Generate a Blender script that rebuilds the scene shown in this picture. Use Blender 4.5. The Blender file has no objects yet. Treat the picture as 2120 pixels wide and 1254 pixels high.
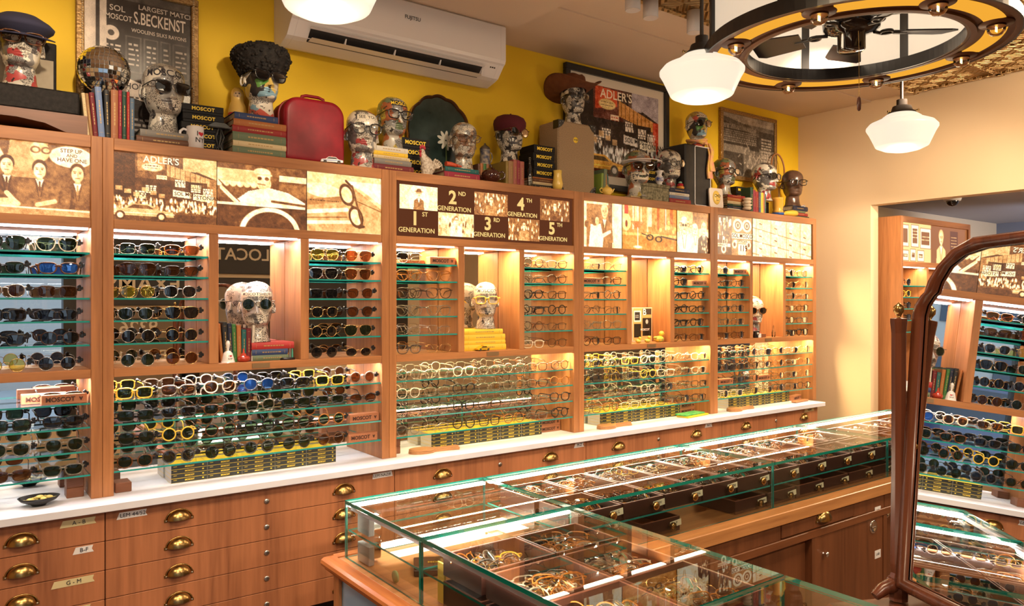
import bpy, math, random
import numpy as np
from mathutils import Vector, Matrix
random.seed(7)
PI = math.pi
SC = bpy.context.scene
COL = SC.collection
H = 1.5                                   # eye height
# ---------------- camera ----------------
cam_d = bpy.data.cameras.new('camera'); cam = bpy.data.objects.new('camera', cam_d); COL.objects.link(cam)
FPX = 1580.0; AZ = math.atan(2114 / 1580)
cam_d.sensor_width = 36; cam_d.lens = 36 * FPX / 2120; cam_d.shift_y = -3.5 / 2120
cam_d.clip_start = .02; cam_d.clip_end = 60
cam.location = (0, 0, H); cam.rotation_euler = (PI / 2, 0, AZ - PI / 2)
SC.camera = cam
# ---------------- world, exposure ----------------
w = bpy.data.worlds.new('world'); SC.world = w; w.use_nodes = True
wb = w.node_tree.nodes['Background']; wb.inputs[0].default_value = (.62, .78, 1, 1); wb.inputs[1].default_value = 1.3
SC.view_settings.view_transform = 'Standard'; SC.view_settings.look = 'None'
SC.view_settings.gamma = 1; SC.view_settings.use_curve_mapping = False; SC.view_settings.exposure = 0.7
SC.cycles.transparent_max_bounces = 24; SC.cycles.max_bounces = 14; SC.cycles.glossy_bounces = 6; SC.cycles.sample_clamp_indirect = 6

def lamp(name, kind, loc, energy, color, size=.2, aim=None, size_y=None, spot=None, blend=.5):
    d = bpy.data.lights.new(name, kind); d.energy = energy; d.color = color
    if kind == 'AREA':
        d.size = size
        if size_y: d.shape = 'RECTANGLE'; d.size_y = size_y
    else: d.shadow_soft_size = size
    if kind == 'SPOT': d.spot_size = spot; d.spot_blend = blend
    o = bpy.data.objects.new(name, d); COL.objects.link(o); o.location = loc
    if aim is not None:
        o.rotation_euler = (Vector(aim) - Vector(loc)).to_track_quat('-Z', 'Y').to_euler()
    return o
WARM = (1, .74, .46); WARM2 = (1, .80, .56)
for lx, ly in ((-.6, .9), (1.2, .9), (3.9, .9)):
    lamp('ceiling_fill', 'AREA', (lx, ly, 2.84), 20, WARM, .5, (lx, ly + .25, 0))  # added warm fill under the ceiling, no fixture belongs to it
for sx, tx, en, tz in ((.35, .2, 50, 2.2), (1.0, .95, 34, 2.12), (1.7, 1.7, 24, 2.02), (2.5, 2.5, 26, 2.05), (3.3, 3.2, 36, 2.12), (4.05, 4.1, 40, 2.15), (4.5, 4.75, 36, 2.15)):
    lamp('track_beam', 'SPOT', (sx, 1.75, 2.66), en, WARM2, .03, (tx, 3.2, tz), spot=math.radians(48), blend=.9)
for sx, ax_ in ((.2, 1.2), (1.9, 2.3), (3.4, 3.4)):
    lamp('counter_fill', 'SPOT', (sx, -.9, 2.55), 75, WARM2, .06, (ax_, 1.9, .8), spot=math.radians(62), blend=.9)  # added fill spots behind the camera, brightening counter fronts and tray labels
for sy, ty, tz in ((1.3, 2.55, 1.7), (.5, 1.6, 2.4)):
    lamp('wall_fill', 'SPOT', (4.1, sy, 2.7), 48, WARM2, .05, (5.1, ty, tz), spot=math.radians(75), blend=.95)  # fill spots without fixtures, added to brighten the beige end wall
for sx in (.4, 1.6, 2.8, 4.0):
    lamp('drawer_beam', 'SPOT', (sx, .7, 2.7), 36, WARM2, .05, (sx + .1, 2.93, .5), spot=math.radians(60), blend=.9)

# ---------------- helpers ----------------
def srgb(r, g, b):
    f = lambda c: ((c / 255 + .055) / 1.055) ** 2.4 if c > 10 else c / 255 / 12.92
    return (f(r), f(g), f(b), 1)
def tag(o, label=None, cat=None, group=None, kind=None):
    if label: o['label'] = label
    if cat: o['category'] = cat
    if group: o['group'] = group
    if kind: o['kind'] = kind
    return o
def wloc(o):
    v = Vector((0, 0, 0))
    while o is not None: v += o.location; o = o.parent
    return v
class MB:
    """collects shapes; build() links them as one mesh object"""
    def __init__(s): s.v = []; s.f = []; s.m = []; s.s = []
    def add(s, vs, fs, m=0, sm=False):
        n = len(s.v); s.v += [tuple(p) for p in vs]
        for f in fs: s.f.append(tuple(i + n for i in f)); s.m.append(m); s.s.append(sm)
        return s
    def box(s, x0, x1, y0, y1, z0, z1, m=0, c=0.0):
        if x1 < x0: x0, x1 = x1, x0
        if y1 < y0: y0, y1 = y1, y0
        if z1 < z0: z0, z1 = z1, z0
        if c <= 0:
            vs = [(x, y, z) for z in (z0, z1) for y in (y0, y1) for x in (x0, x1)]
            return s.add(vs, [(0, 2, 3, 1), (4, 5, 7, 6), (0, 1, 5, 4), (2, 6, 7, 3), (0, 4, 6, 2), (1, 3, 7, 5)], m)
        c = min(c, (x1 - x0) / 2.01, (y1 - y0) / 2.01, (z1 - z0) / 2.01)
        vs = []; idx = {}
        for i, (xa, xs) in enumerate(((x0, 1), (x1, -1))):
            for j, (ya, ys) in enumerate(((y0, 1), (y1, -1))):
                for k, (za, zs) in enumerate(((z0, 1), (z1, -1))):
                    for ax in range(3):
                        p = [xa + c * xs, ya + c * ys, za + c * zs]
                        p[ax] = (xa, ya, za)[ax]
                        idx[i, j, k, ax] = len(vs); vs.append(p)
        fs = []
        for ax in range(3):
            o = [a for a in range(3) if a != ax]
            for side in (0, 1):
                q = []
                for a, b in ((0, 0), (1, 0), (1, 1), (0, 1)):
                    k = [0, 0, 0]; k[ax] = side; k[o[0]] = a; k[o[1]] = b; q.append(idx[k[0], k[1], k[2], ax])
                if (side == 0) == (ax != 1): q = q[::-1]
                fs.append(q)
        for ax in range(3):
            o = [a for a in range(3) if a != ax]
            for a in (0, 1):
                for b in (0, 1):
                    k0 = [0, 0, 0]; k1 = [0, 0, 0]; k1[ax] = 1
                    k0[o[0]] = k1[o[0]] = a; k0[o[1]] = k1[o[1]] = b
                    q = [idx[(*k0, o[0])], idx[(*k1, o[0])], idx[(*k1, o[1])], idx[(*k0, o[1])]]
                    fs.append(q)
        for i in (0, 1):
            for j in (0, 1):
                for k in (0, 1): fs.append([idx[i, j, k, a] for a in range(3)])
        return s.add(vs, fs, m)
    def prism(s, pts, a0, a1, axis='y', m=0, sm=False):
        """2D outline extruded along an axis; pts are (x,z) for y, (y,z) for x, (x,y) for z"""
        n = len(pts)
        def P(p, a): return {'y': (p[0], a, p[1]), 'x': (a, p[0], p[1]), 'z': (p[0], p[1], a)}[axis]
        vs = [P(p, a0) for p in pts] + [P(p, a1) for p in pts]
        s.add(vs, [tuple(range(n))[::-1], tuple(range(n, 2 * n))], m)
        return s.add(vs, [(i, (i + 1) % n, n + (i + 1) % n, n + i) for i in range(n)], m, sm)
    def tube(s, path, r, n=8, m=0, closed=False, sy=1.0, cap=True):
        P = [Vector(p) for p in path]; N = len(P); vs = []; up = Vector((0, 0, 1)); prev = None
        for i in range(N):
            if closed: t = P[(i + 1) % N] - P[i - 1]
            else: t = P[min(i + 1, N - 1)] - P[max(i - 1, 0)]
            t.normalize()
            if prev is None:
                a = t.cross(up)
                if a.length < 1e-3: a = t.cross(Vector((0, 1, 0)))
            else: a = prev - t * prev.dot(t)
            a.normalize(); prev = a; b = t.cross(a)
            rr = r[i] if isinstance(r, (list, tuple)) else r
            for k in range(n):
                th = 2 * PI * k / n; vs.append(P[i] + (a * math.cos(th) + b * math.sin(th) * sy) * rr)
        fs = [(i * n + k, i * n + (k + 1) % n, ((i + 1) % N) * n + (k + 1) % n, ((i + 1) % N) * n + k) for i in range(N if closed else N - 1) for k in range(n)]
        if not closed and cap: s.add(vs, [tuple(range(n))[::-1], tuple(range((N - 1) * n, N * n))], m)
        return s.add(vs, fs, m, True)
    def lathe(s, prof, n=24, m=0, c=(0, 0, 0), sm=True, ax='z', sx=1, sy=1, mats=None):
        """prof: list of (r, z)"""
        vs = []
        for r, z in prof:
            for k in range(n):
                th = 2 * PI * k / n; x, y = r * math.cos(th) * sx, r * math.sin(th) * sy
                p = (x, y, z) if ax == 'z' else ((x, z, y) if ax == 'y' else (z, x, y))
                vs.append((p[0] + c[0], p[1] + c[1], p[2] + c[2]))
        L = len(prof); base = len(s.v); s.v += vs
        for i in range(L - 1):
            for k in range(n):
                s.f.append(tuple(base + q for q in (i * n + k, i * n + (k + 1) % n, (i + 1) * n + (k + 1) % n, (i + 1) * n + k))); s.m.append(mats[i] if mats else m); s.s.append(sm)
        for e, i0 in ((0, 0), (-1, (L - 1) * n)):
            if prof[e][0] > 1e-4: s.f.append(tuple(base + q for q in range(i0, i0 + n))); s.m.append(mats[e] if mats else m); s.s.append(False)
        return s
    def ball(s, c, rx, ry=None, rz=None, n=16, k=10, m=0):
        ry = ry or rx; rz = rz or rx
        pr = [(math.sin(PI * i / k), -math.cos(PI * i / k)) for i in range(k + 1)]
        pr = [(max(r, 1e-5), z) for r, z in pr]
        vs = [(c[0] + r * rx * math.cos(2 * PI * j / n), c[1] + r * ry * math.sin(2 * PI * j / n), c[2] + z * rz) for r, z in pr for j in range(n)]
        return s.add(vs, [(i * n + j, i * n + (j + 1) % n, (i + 1) * n + (j + 1) % n, (i + 1) * n + j) for i in range(k) for j in range(n)], m, True)
    def rot(s, ang, axis='z', c=(0, 0, 0), start=0):
        R = Matrix.Rotation(ang, 3, axis.upper()); c = Vector(c)
        for i in range(start, len(s.v)): s.v[i] = tuple(R @ (Vector(s.v[i]) - c) + c)
        return s
    def mesh(s, name, mats, off=None):
        me = bpy.data.meshes.new(name)
        v = s.v if off is None else [(a - off[0], b - off[1], c - off[2]) for a, b, c in s.v]
        me.from_pydata(v, [], s.f)
        me.polygons.foreach_set('material_index', s.m); me.polygons.foreach_set('use_smooth', s.s)
        for m in (mats if isinstance(mats, (list, tuple)) else [mats]): me.materials.append(m)
        me.update()
        return me
    def build(s, name, mats, parent=None, world=True):
        off = wloc(parent) if (parent is not None and world) else None
        return obj(name, s.mesh(name, mats, off), parent)
def obj(name, me, parent=None, loc=None, rz=0):
    o = bpy.data.objects.new(name, me); COL.objects.link(o); o.parent = parent
    if loc: o.location = loc
    if rz: o.rotation_euler[2] = rz
    return o
def thing(name, label, cat, loc=(0, 0, 0), rz=0, group=None):
    o = bpy.data.objects.new(name, None); COL.objects.link(o); o.location = loc; o.rotation_euler[2] = rz
    o.empty_display_size = .05
    return tag(o, label, cat, group)
KIDS = {}
def kids(o):
    return [c for c in bpy.data.objects if c.parent == o]
def copy_tree(o, tree, parent=None):
    """tree = [(child, [grandchildren])]"""
    c = o.copy(); COL.objects.link(c); c.parent = parent
    for ch, g in tree:
        d = ch.copy(); COL.objects.link(d); d.parent = c
        for e in g:
            h = e.copy(); COL.objects.link(h); h.parent = d
    return c
def struct(name, mb, m):
    return tag(mb.build(name, m), kind='structure')
TXT = {}
def text_mesh(s, size, mat, depth=.001, bold=.0, spacing=1.0):
    """flat lettering mesh centred on origin, in XZ, facing -Y"""
    key = (s, size, mat.name, depth, bold, spacing)
    if key in TXT: return TXT[key]
    cu = bpy.data.curves.new('t', 'FONT'); cu.body = s; cu.size = size; cu.extrude = depth; cu.offset = bold * size
    cu.align_x = 'CENTER'; cu.align_y = 'CENTER'; cu.space_character = spacing; cu.resolution_u = 3
    o = bpy.data.objects.new('t', cu); COL.objects.link(o)
    dg = bpy.context.evaluated_depsgraph_get(); me = bpy.data.meshes.new_from_object(o.evaluated_get(dg))
    bpy.data.objects.remove(o)
    me.transform(Matrix.Rotation(PI / 2, 4, 'X')); me.materials.clear(); me.materials.append(mat)
    TXT[key] = me; me.name = 'lettering'
    return me
def text(s, size, mat, parent, loc, rz=0, depth=.001, bold=0, spacing=1.0, rot=None, name='lettering'):
    o = obj(name, text_mesh(s, size, mat, depth, bold, spacing), parent, loc, rz)
    if rot: o.rotation_euler = rot
    return o

# ---------------- materials ----------------
MATS = {}
def mat(name, col=(.8, .8, .8, 1), rough=.5, metal=0, spec=.5, emit=None, es=0, coat=0, trans=0, bump=None):
    if name in MATS: return MATS[name]
    m = bpy.data.materials.new(name); m.use_nodes = True; b = m.node_tree.nodes['Principled BSDF']
    b.inputs['Base Color'].default_value = col; b.inputs['Roughness'].default_value = rough; b.inputs['Metallic'].default_value = metal
    b.inputs['Specular IOR Level'].default_value = spec; b.inputs['Coat Weight'].default_value = coat
    b.inputs['Transmission Weight'].default_value = trans
    if emit: b.inputs['Emission Color'].default_value = emit; b.inputs['Emission Strength'].default_value = es
    if bump:
        nt = m.node_tree; tc = nt.nodes.new('ShaderNodeTexCoord'); n = nt.nodes.new('ShaderNodeTexNoise'); bp = nt.nodes.new('ShaderNodeBump')
        n.inputs['Scale'].default_value = bump[0]; bp.inputs['Strength'].default_value = bump[1]; bp.inputs['Distance'].default_value = bump[2]
        nt.links.new(tc.outputs['Object'], n.inputs['Vector']); nt.links.new(n.outputs['Fac'], bp.inputs['Height']); nt.links.new(bp.outputs['Normal'], b.inputs['Normal'])
    MATS[name] = m; return m
def ramp(nt, stops, interp='LINEAR'):
    r = nt.nodes.new('ShaderNodeValToRGB'); e = r.color_ramp; e.interpolation = interp
    while len(e.elements) < len(stops): e.elements.new(.5)
    for el, (p, c) in zip(e.elements, stops): el.position = p; el.color = c
    return r
def wood(name, c0, c1, axis='z', rough=.42, freq=1.0, spec=.4):
    m = mat(name, c0, rough, spec=spec); nt = m.node_tree; b = nt.nodes['Principled BSDF']; L = nt.links.new
    tc = nt.nodes.new('ShaderNodeTexCoord'); mp = nt.nodes.new('ShaderNodeMapping')
    sc = {'z': (9, 9, .55), 'x': (.55, 9, 9), 'y': (9, .55, 9)}[axis]
    mp.inputs['Scale'].default_value = tuple(k * freq for k in sc)
    n1 = nt.nodes.new('ShaderNodeTexNoise'); n1.inputs['Scale'].default_value = 1.3; n1.inputs['Detail'].default_value = 3; n1.inputs['Distortion'].default_value = .6
    mu = nt.nodes.new('ShaderNodeMath'); mu.operation = 'MULTIPLY'; mu.inputs[1].default_value = 7
    fr = nt.nodes.new('ShaderNodeMath'); fr.operation = 'PINGPONG'; fr.inputs[1].default_value = 1
    mp2 = nt.nodes.new('ShaderNodeMapping'); mp2.inputs['Scale'].default_value = tuple(k * 14 * freq for k in sc)
    n2 = nt.nodes.new('ShaderNodeTexNoise'); n2.inputs['Scale'].default_value = 1; n2.inputs['Detail'].default_value = 2
    mix = nt.nodes.new('ShaderNodeMath'); mix.operation = 'MULTIPLY_ADD'; mix.inputs[1].default_value = .55
    r = ramp(nt, [(0, c1), (.45, tuple((a * .35 + d * .65) for a, d in zip(c1, c0))), (.8, c0), (1, tuple(min(1, k * 1.12) for k in c0))])
    L(tc.outputs['Object'], mp.inputs['Vector']); L(tc.outputs['Object'], mp2.inputs['Vector'])
    L(mp.outputs['Vector'], n1.inputs['Vector']); L(mp2.outputs['Vector'], n2.inputs['Vector'])
    L(n1.outputs['Fac'], mu.inputs[0]); L(mu.outputs[0], fr.inputs[0]); L(fr.outputs[0], mix.inputs[0])
    h = nt.nodes.new('ShaderNodeMath'); h.operation = 'MULTIPLY'; h.inputs[1].default_value = .8
    L(n2.outputs['Fac'], h.inputs[0]); L(h.outputs[0], mix.inputs[2]); L(mix.outputs[0], r.inputs['Fac']); L(r.outputs['Color'], b.inputs['Base Color'])
    return m
def noisy(name, c0, c1, scale=3, rough=.8, spec=.3, bump=0.0, detail=3, metal=0):
    m = mat(name, c0, rough, spec=spec, metal=metal); nt = m.node_tree; b = nt.nodes['Principled BSDF']; L = nt.links.new
    tc = nt.nodes.new('ShaderNodeTexCoord'); n = nt.nodes.new('ShaderNodeTexNoise'); n.inputs['Scale'].default_value = scale; n.inputs['Detail'].default_value = detail
    r = ramp(nt, [(.35, c0), (.65, c1)]); L(tc.outputs['Object'], n.inputs['Vector']); L(n.outputs['Fac'], r.inputs['Fac']); L(r.outputs['Color'], b.inputs['Base Color'])
    if bump:
        bp = nt.nodes.new('ShaderNodeBump'); bp.inputs['Strength'].default_value = bump; bp.inputs['Distance'].default_value = .01
        L(n.outputs['Fac'], bp.inputs['Height']); L(bp.outputs['Normal'], b.inputs['Normal'])
    return m
def pane(name, tint=(1, 1, 1, 1), ior=1.5, clear=1.0, body=(0, 0, 0, 1), rough=0.0, gl=(1, 1, 1, 1)):
    """thin sheet of glass: Fresnel gloss over a see-through (optionally partly dark) body"""
    if name in MATS: return MATS[name]
    m = bpy.data.materials.new(name); m.use_nodes = True; nt = m.node_tree; nt.nodes.clear(); L = nt.links.new
    out = nt.nodes.new('ShaderNodeOutputMaterial'); tr = nt.nodes.new('ShaderNodeBsdfTransparent'); tr.inputs[0].default_value = tint
    g = nt.nodes.new('ShaderNodeBsdfGlossy'); g.inputs['Roughness'].default_value = rough; g.inputs['Color'].default_value = gl
    fr = nt.nodes.new('ShaderNodeFresnel'); fr.inputs['IOR'].default_value = ior
    mx = nt.nodes.new('ShaderNodeMixShader'); L(fr.outputs[0], mx.inputs[0])
    src = tr
    if clear < 1:
        d = nt.nodes.new('ShaderNodeBsdfDiffuse'); d.inputs[0].default_value = body
        m2 = nt.nodes.new('ShaderNodeMixShader'); m2.inputs[0].default_value = clear
        L(d.outputs[0], m2.inputs[1]); L(tr.outputs[0], m2.inputs[2]); src = m2
    L(src.outputs[0], mx.inputs[1]); L(g.outputs[0], mx.inputs[2]); L(mx.outputs[0], out.inputs[0])
    MATS[name] = m; return m
def glow(name, col, s):
    if name in MATS: return MATS[name]
    m = bpy.data.materials.new(name); m.use_nodes = True; nt = m.node_tree; nt.nodes.clear()
    out = nt.nodes.new('ShaderNodeOutputMaterial'); e = nt.nodes.new('ShaderNodeEmission'); e.inputs[0].default_value = col; e.inputs[1].default_value = s
    nt.links.new(e.outputs[0], out.inputs[0]); MATS[name] = m; return m
WC0 = (.41, .170, .062, 1); WC1 = (.20, .070, .025, 1)
wood_v = wood('walnut_laminate_vertical', WC0, WC1, 'z')
wood_h = wood('walnut_laminate_lengthwise', WC0, WC1, 'x')
wood_y = wood('walnut_laminate_depthwise', WC0, WC1, 'y')
drawer_wood = wood('drawer_laminate', (.40, .155, .07, 1), (.12, .038, .018, 1), 'z', freq=.55)
oak_ledge = wood('ledge_wood', (.46, .21, .075, 1), (.25, .09, .03, 1), 'x', .3)
base_wood = wood('counter_wood', (.15, .052, .021, 1), (.060, .019, .008, 1), 'z', .4, .6)
base_wood_x = wood('counter_wood_lengthwise', (.16, .056, .022, 1), (.065, .021, .009, 1), 'x', .35)
rail_wood = wood('polished_edge_wood', (.50, .17, .05, 1), (.30, .08, .02, 1), 'y', .22)
mahog = wood('mahogany', (.105, .030, .014, 1), (.035, .009, .004, 1), 'z', .25)
block_wood = wood('dark_block_wood', (.20, .075, .035, 1), (.09, .03, .014, 1), 'x', .4, 2)
pale_block = wood('stamped_block_wood', (.40, .16, .08, 1), (.26, .09, .045, 1), 'x', .4, 2)
mirror_m = mat('mirror_glass', (.92, .93, .92, 1), 0.0, 1)
glazing_m = pane('picture_glazing', (1, 1, 1, 1), 1.22)
glass = pane('clear_glass', (.97, 1, .985, 1), 1.45)

case_glass = pane('case_glass', (.95, .985, .965, 1), 1.5)
edge = mat('green_glass_edge', (.02, .29, .265, 1), .12, spec=.8)
edge_dk = mat('deep_green_glass_edge', (.004, .16, .12, 1), .08, spec=.8)
white_q = noisy('white_quartz', (.76, .77, .86, 1), (.68, .69, .80, 1), 6, .35, .4)
yellow_p = noisy('yellow_wall_paint', (.80, .53, .022, 1), (.76, .49, .018, 1), 1.5, .6, .3, .03)
beige_p = noisy('beige_plaster', (.74, .57, .38, 1), (.71, .54, .35, 1), 1.2, .85, .2, .03)
ceil_p = noisy('ceiling_plaster', (.60, .47, .36, 1), (.56, .43, .32, 1), 1.2, .9, .2, .03)
grey_p = noisy('grey_ceiling_paint', (.5, .5, .54, 1), (.46, .46, .5, 1), 1, .8)
floor_m = wood('floor_boards', (.16, .08, .045, 1), (.07, .035, .02, 1), 'x', .35)
led = glow('led_strip_light', (1, .93, .95, 1), 9)
led_w = glow('warm_led_light', (1, .82, .58, 1), 7)
led_case = glow('case_led_light', (1, .86, .70, 1), 9)
black_p = mat('black_plastic', (.012, .011, .012, 1), .3)
black_m = mat('matte_black', (.014, .012, .012, 1), .55)
brass = mat('antique_brass', (.40, .25, .09, 1), .25, 1)
steel = mat('brushed_steel', (.55, .54, .53, 1), .3, 1)
chrome = mat('chrome', (.8, .8, .8, 1), .08, 1)
bronze = mat('dark_bronze', (.045, .035, .03, 1), .45, .3)
white_p = mat('white_plastic', (.80, .78, .80, 1), .3)
paper_w = mat('paper_tape', (.72, .70, .72, 1), .7)
paper_y = mat('masking_tape', (.62, .53, .30, 1), .7)
ink = mat('black_ink', (.02, .02, .03, 1), .6)
yel_ink = mat('yellow_ink', (.95, .68, .05, 1), .5)
brand_ink = mat('burnt_ink', (.05, .015, .008, 1), .6)
# ================= the room =================
YW = 3.27; XE = 5.10; ZC = 2.872
b = MB().box(-2.6, 8.6, -1.8, 3.5, -.06, 0); struct('floor', b, floor_m)
b = MB().box(-2.6, XE, YW, YW + .12, 0, ZC + .02); struct('wall_back', b, yellow_p)
b = MB().box(4.925, XE, YW - .012, YW, 0, 2.06); struct('trim_1', b, beige_p)      # beige strip beside the unit
b = MB()
OY, OZ = 2.718, 2.16
b.box(XE, XE + .1, OY, YW + .12, 0, ZC + .02); b.box(XE, XE + .1, .3, OY, OZ, ZC + .02); b.box(XE, XE + .1, -1.8, .3, 0, ZC + .02)
struct('wall_right', b, beige_p)
b = MB(); b.box(-2.6, XE, 2.43, YW + .1, ZC, ZC + .1); b.box(-2.6, XE, -1.8, 2.43, ZC + .03, ZC + .12); struct('ceiling', b, ceil_p)
b = MB(); b.box(-2.6, XE, 2.715, YW, ZC - .008, ZC + .004); struct('trim_2', b, ceil_p)
b = MB(); b.box(-2.6, 2.228, 1.95, 2.953, 2.825, ZC + .01); struct('trim_3', b, ceil_p)
tin = noisy('pressed_tin', (.42, .24, .09, 1), (.62, .42, .2, 1), 9, .35, .5, 0, metal=.75)
def tin_setup(m):
    nt = m.node_tree; L = nt.links.new; b = nt.nodes['Principled BSDF']
    tc = nt.nodes.new('ShaderNodeTexCoord'); sep = nt.nodes.new('ShaderNodeSeparateXYZ'); L(tc.outputs['Object'], sep.inputs[0])
    hs = []
    for k in (0, 1):
        mu = nt.nodes.new('ShaderNodeMath'); mu.operation = 'MULTIPLY'; mu.inputs[1].default_value = 1 / .16; L(sep.outputs[k], mu.inputs[0])
        pp = nt.nodes.new('ShaderNodeMath'); pp.operation = 'PINGPONG'; pp.inputs[1].default_value = .5; L(mu.outputs[0], pp.inputs[0]); hs.append(pp)
    ad = nt.nodes.new('ShaderNodeMath'); ad.operation = 'ADD'; L(hs[0].outputs[0], ad.inputs[0]); L(hs[1].outputs[0], ad.inputs[1])
    si = nt.nodes.new('ShaderNodeMath'); si.operation = 'MULTIPLY'; si.inputs[1].default_value = 26; L(ad.outputs[0], si.inputs[0])
    s2 = nt.nodes.new('ShaderNodeMath'); s2.operation = 'SINE'; L(si.outputs[0], s2.inputs[0])
    bp = nt.nodes.new('ShaderNodeBump'); bp.inputs['Strength'].default_value = 1; bp.inputs['Distance'].default_value = .02
    L(s2.outputs[0], bp.inputs['Height']); L(bp.outputs['Normal'], b.inputs['Normal'])
tin_setup(tin)
b = MB(); b.box(1.5, XE, -1.8, 2.425, ZC - .012, ZC + .03)
for k in range(9): b.box(1.5, XE, 2.425 - k * .5 - .03, 2.425 - k * .5, ZC - .022, ZC - .012)
for k in range(8): b.box(1.53 + k * .5, 1.56 + k * .5, -1.8, 2.395, ZC - .022, ZC - .012)
struct('trim_4', b, tin)
b = MB().box(-2.7, -2.6, -1.8, 3.4, 0, 3); struct('wall_left', b, beige_p)
# shop front behind the camera: black sign panels, mullions and windows to the street
YF = -1.6
dark_wall = mat('dark_shopfront_paint', (.03, .022, .018, 1), .5)
tan_p = mat('tan_stall_board', (.22, .15, .09, 1), .6)
b = MB(); b.box(.95, XE, YF - .1, YF, .0, 3.0); b.box(-2.6, .95, YF - .1, YF, 2.5, 3.0); b.box(-2.6, .95, YF - .1, YF, 0, .35)
struct('wall_front', b, beige_p)
sign_ink = mat('cream_sign_paint', (.75, .62, .45, 1), .6)
def sign(x0, x1, z0, z1, label, lines, m=dark_wall):
    r = MB().box(x0, x1, YF, YF + .03, z0, z1, 0, .004).build('sign_board', m)
    tag(r, label, 'sign')
    for s, x, z, size in lines:
        text(s, size, sign_ink, r, (x, YF + .032, z), PI, .002, .012)
    return r
sign(1.98, 3.05, 1.78, 2.62, 'black board on the front wall reading LOCATED AT, seen mirrored in the first niche', [('LOCATED', 2.37, 1.975, .17), ('BY APPT IN', 2.5, 2.25, .14)])
sign(1.98, 3.05, .55, 1.74, 'black lower board with a white letter B, seen mirrored behind the first niche head', [('ED', 2.7, 1.42, .30)])
r = MB().box(2.08, 2.24, YF + .03, YF + .04, 1.35, 1.62).build('poster', mat('white_poster', (.7, .68, .62, 1), .6))
tag(r, 'small white poster with a black letter on the dark front-wall board', 'poster'); text('B', .24, ink, r, (2.16, YF + .043, 1.48), PI, .001, .03)
sign(1.0, 1.92, 1.46, 1.88, 'black board reading EYE EXAMS, seen mirrored behind the upper left sunglasses', [('EXAMS', 1.55, 1.66, .21)])
sign(1.0, 1.92, 1.92, 2.62, 'black board with large cream lettering, seen mirrored above the upper left sunglasses', [('SOL & CO', 1.46, 2.15, .18)])
sign(1.0, 1.92, .6, 1.42, 'tan board with cream street numbers, seen mirrored behind the left sunglasses', [('9326', 1.5, 1.25, .17), ('EST 1915', 1.5, .98, .13)], tan_p)
sign(3.15, 4.4, .9, 2.5, 'black board with a cream hashtag line, seen mirrored in the second niche', [('SHELFIE', 3.75, 1.95, .18)])
for i, x in enumerate((-2.55, -1.5, -.45, .25, .88)):
    struct('window_%d' % (i + 1), MB().box(x, x + (.16 if i != 3 else .1), YF - .12, YF + .03, .35, 2.5, 0), [dark_wall, white_p][i == 3])
struct('window_6', MB().box(-2.5, .95, YF - .05, YF - .045, .35, 2.5), glass)
# the street outside the windows: pavement, parked car, facing buildings
b = MB().box(-9, 6, -12, YF - .1, -.06, 0); struct('pavement', b, mat('pavement', (.35, .36, .38, 1), .8))
b = MB().box(-9, -1.2, -9.3, -9, 0, 9); b.box(0.2, 6, -9.3, -9, 0, 7)
for k in range(7):
    for j in range(5): b.box(-8.6 + k * 1.05, -8.1 + k * 1.05, -9.0, -8.97, 1 + j * 1.6, 2.1 + j * 1.6, 1)
o = b.build('building', [mat('pale_stone', (.45, .42, .40, 1), .8), mat('dark_windows', (.03, .05, .08, 1), .1)]); tag(o, 'stone buildings across the street, seen only in the mirrors', 'building')
car_b = mat('blue_car_paint', (.03, .06, .16, 1), .15, coat=1)
t = thing('car', 'blue car parked outside the shop windows, seen only in the mirrors', 'car', (-.6, -4.2, 0)); CAR = t
b = MB().prism([(-2.3, .35), (-2.25, .75), (-1.3, .88), (-.7, 1.4), (.7, 1.42), (1.4, .9), (2.2, .8), (2.3, .35)], -5.0, -3.4, 'y'); b.v = [(x - .6, y, z) for x, y, z in b.v]; b.build('body', car_b, t)
b = MB().prism([(-1.15, .92), (-.62, 1.34), (.62, 1.36), (1.2, .93)], -3.4, -3.39, 'y'); b.v = [(x - .6, y, z) for x, y, z in b.v]; b.build('side_window', mat('dark_windows'), t)
for x in (-1.45, 1.45):
    for y in (-4.98, -3.45): MB().lathe([(.33, -.1), (.33, .1)], 20, ax='y', c=(x - .6, y, .33)).build('wheel', black_m, t)
t.location = (-2.2, -5.6, 0)

# ================= next room through the opening =================
b = MB().box(XE, 8.6, YW, YW + .12, 0, 2.4); struct('wall_far', b, beige_p)
b = MB().box(XE + .1, 8.6, -1.8, YW, 2.29, 2.39); struct('ceiling_next_room', b, grey_p)
b = MB().box(XE + .1, 8.6, -1.9, -1.8, 0, 2.5); struct('wall_side', b, beige_p)
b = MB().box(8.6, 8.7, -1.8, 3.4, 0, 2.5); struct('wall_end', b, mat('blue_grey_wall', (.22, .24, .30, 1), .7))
b = MB().box(6.45, 8.6, 1.2, 1.3, 2.12, 2.29); struct('trim_5', b, mat('dark_soffit', (.12, .12, .14, 1), .7))
lamp('next_room_lamp', 'AREA', (6.2, 1.2, 2.27), 50, (1, .78, .5), .5, (6.2, 2.2, 0))
lamp('next_room_unit_fill', 'SPOT', (4.6, 1.9, 2.1), 30, WARM2, .05, (5.23, 2.9, 1.5), spot=1.2)  # added fill from this side of the opening, brightens the unit's side panel
lamp('next_room_cool_lamp', 'SPOT', (7.6, 1.2, 2.0), 60, (.75, .82, 1), .1, (8.2, 2.2, 2.6), spot=2.2)
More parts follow.
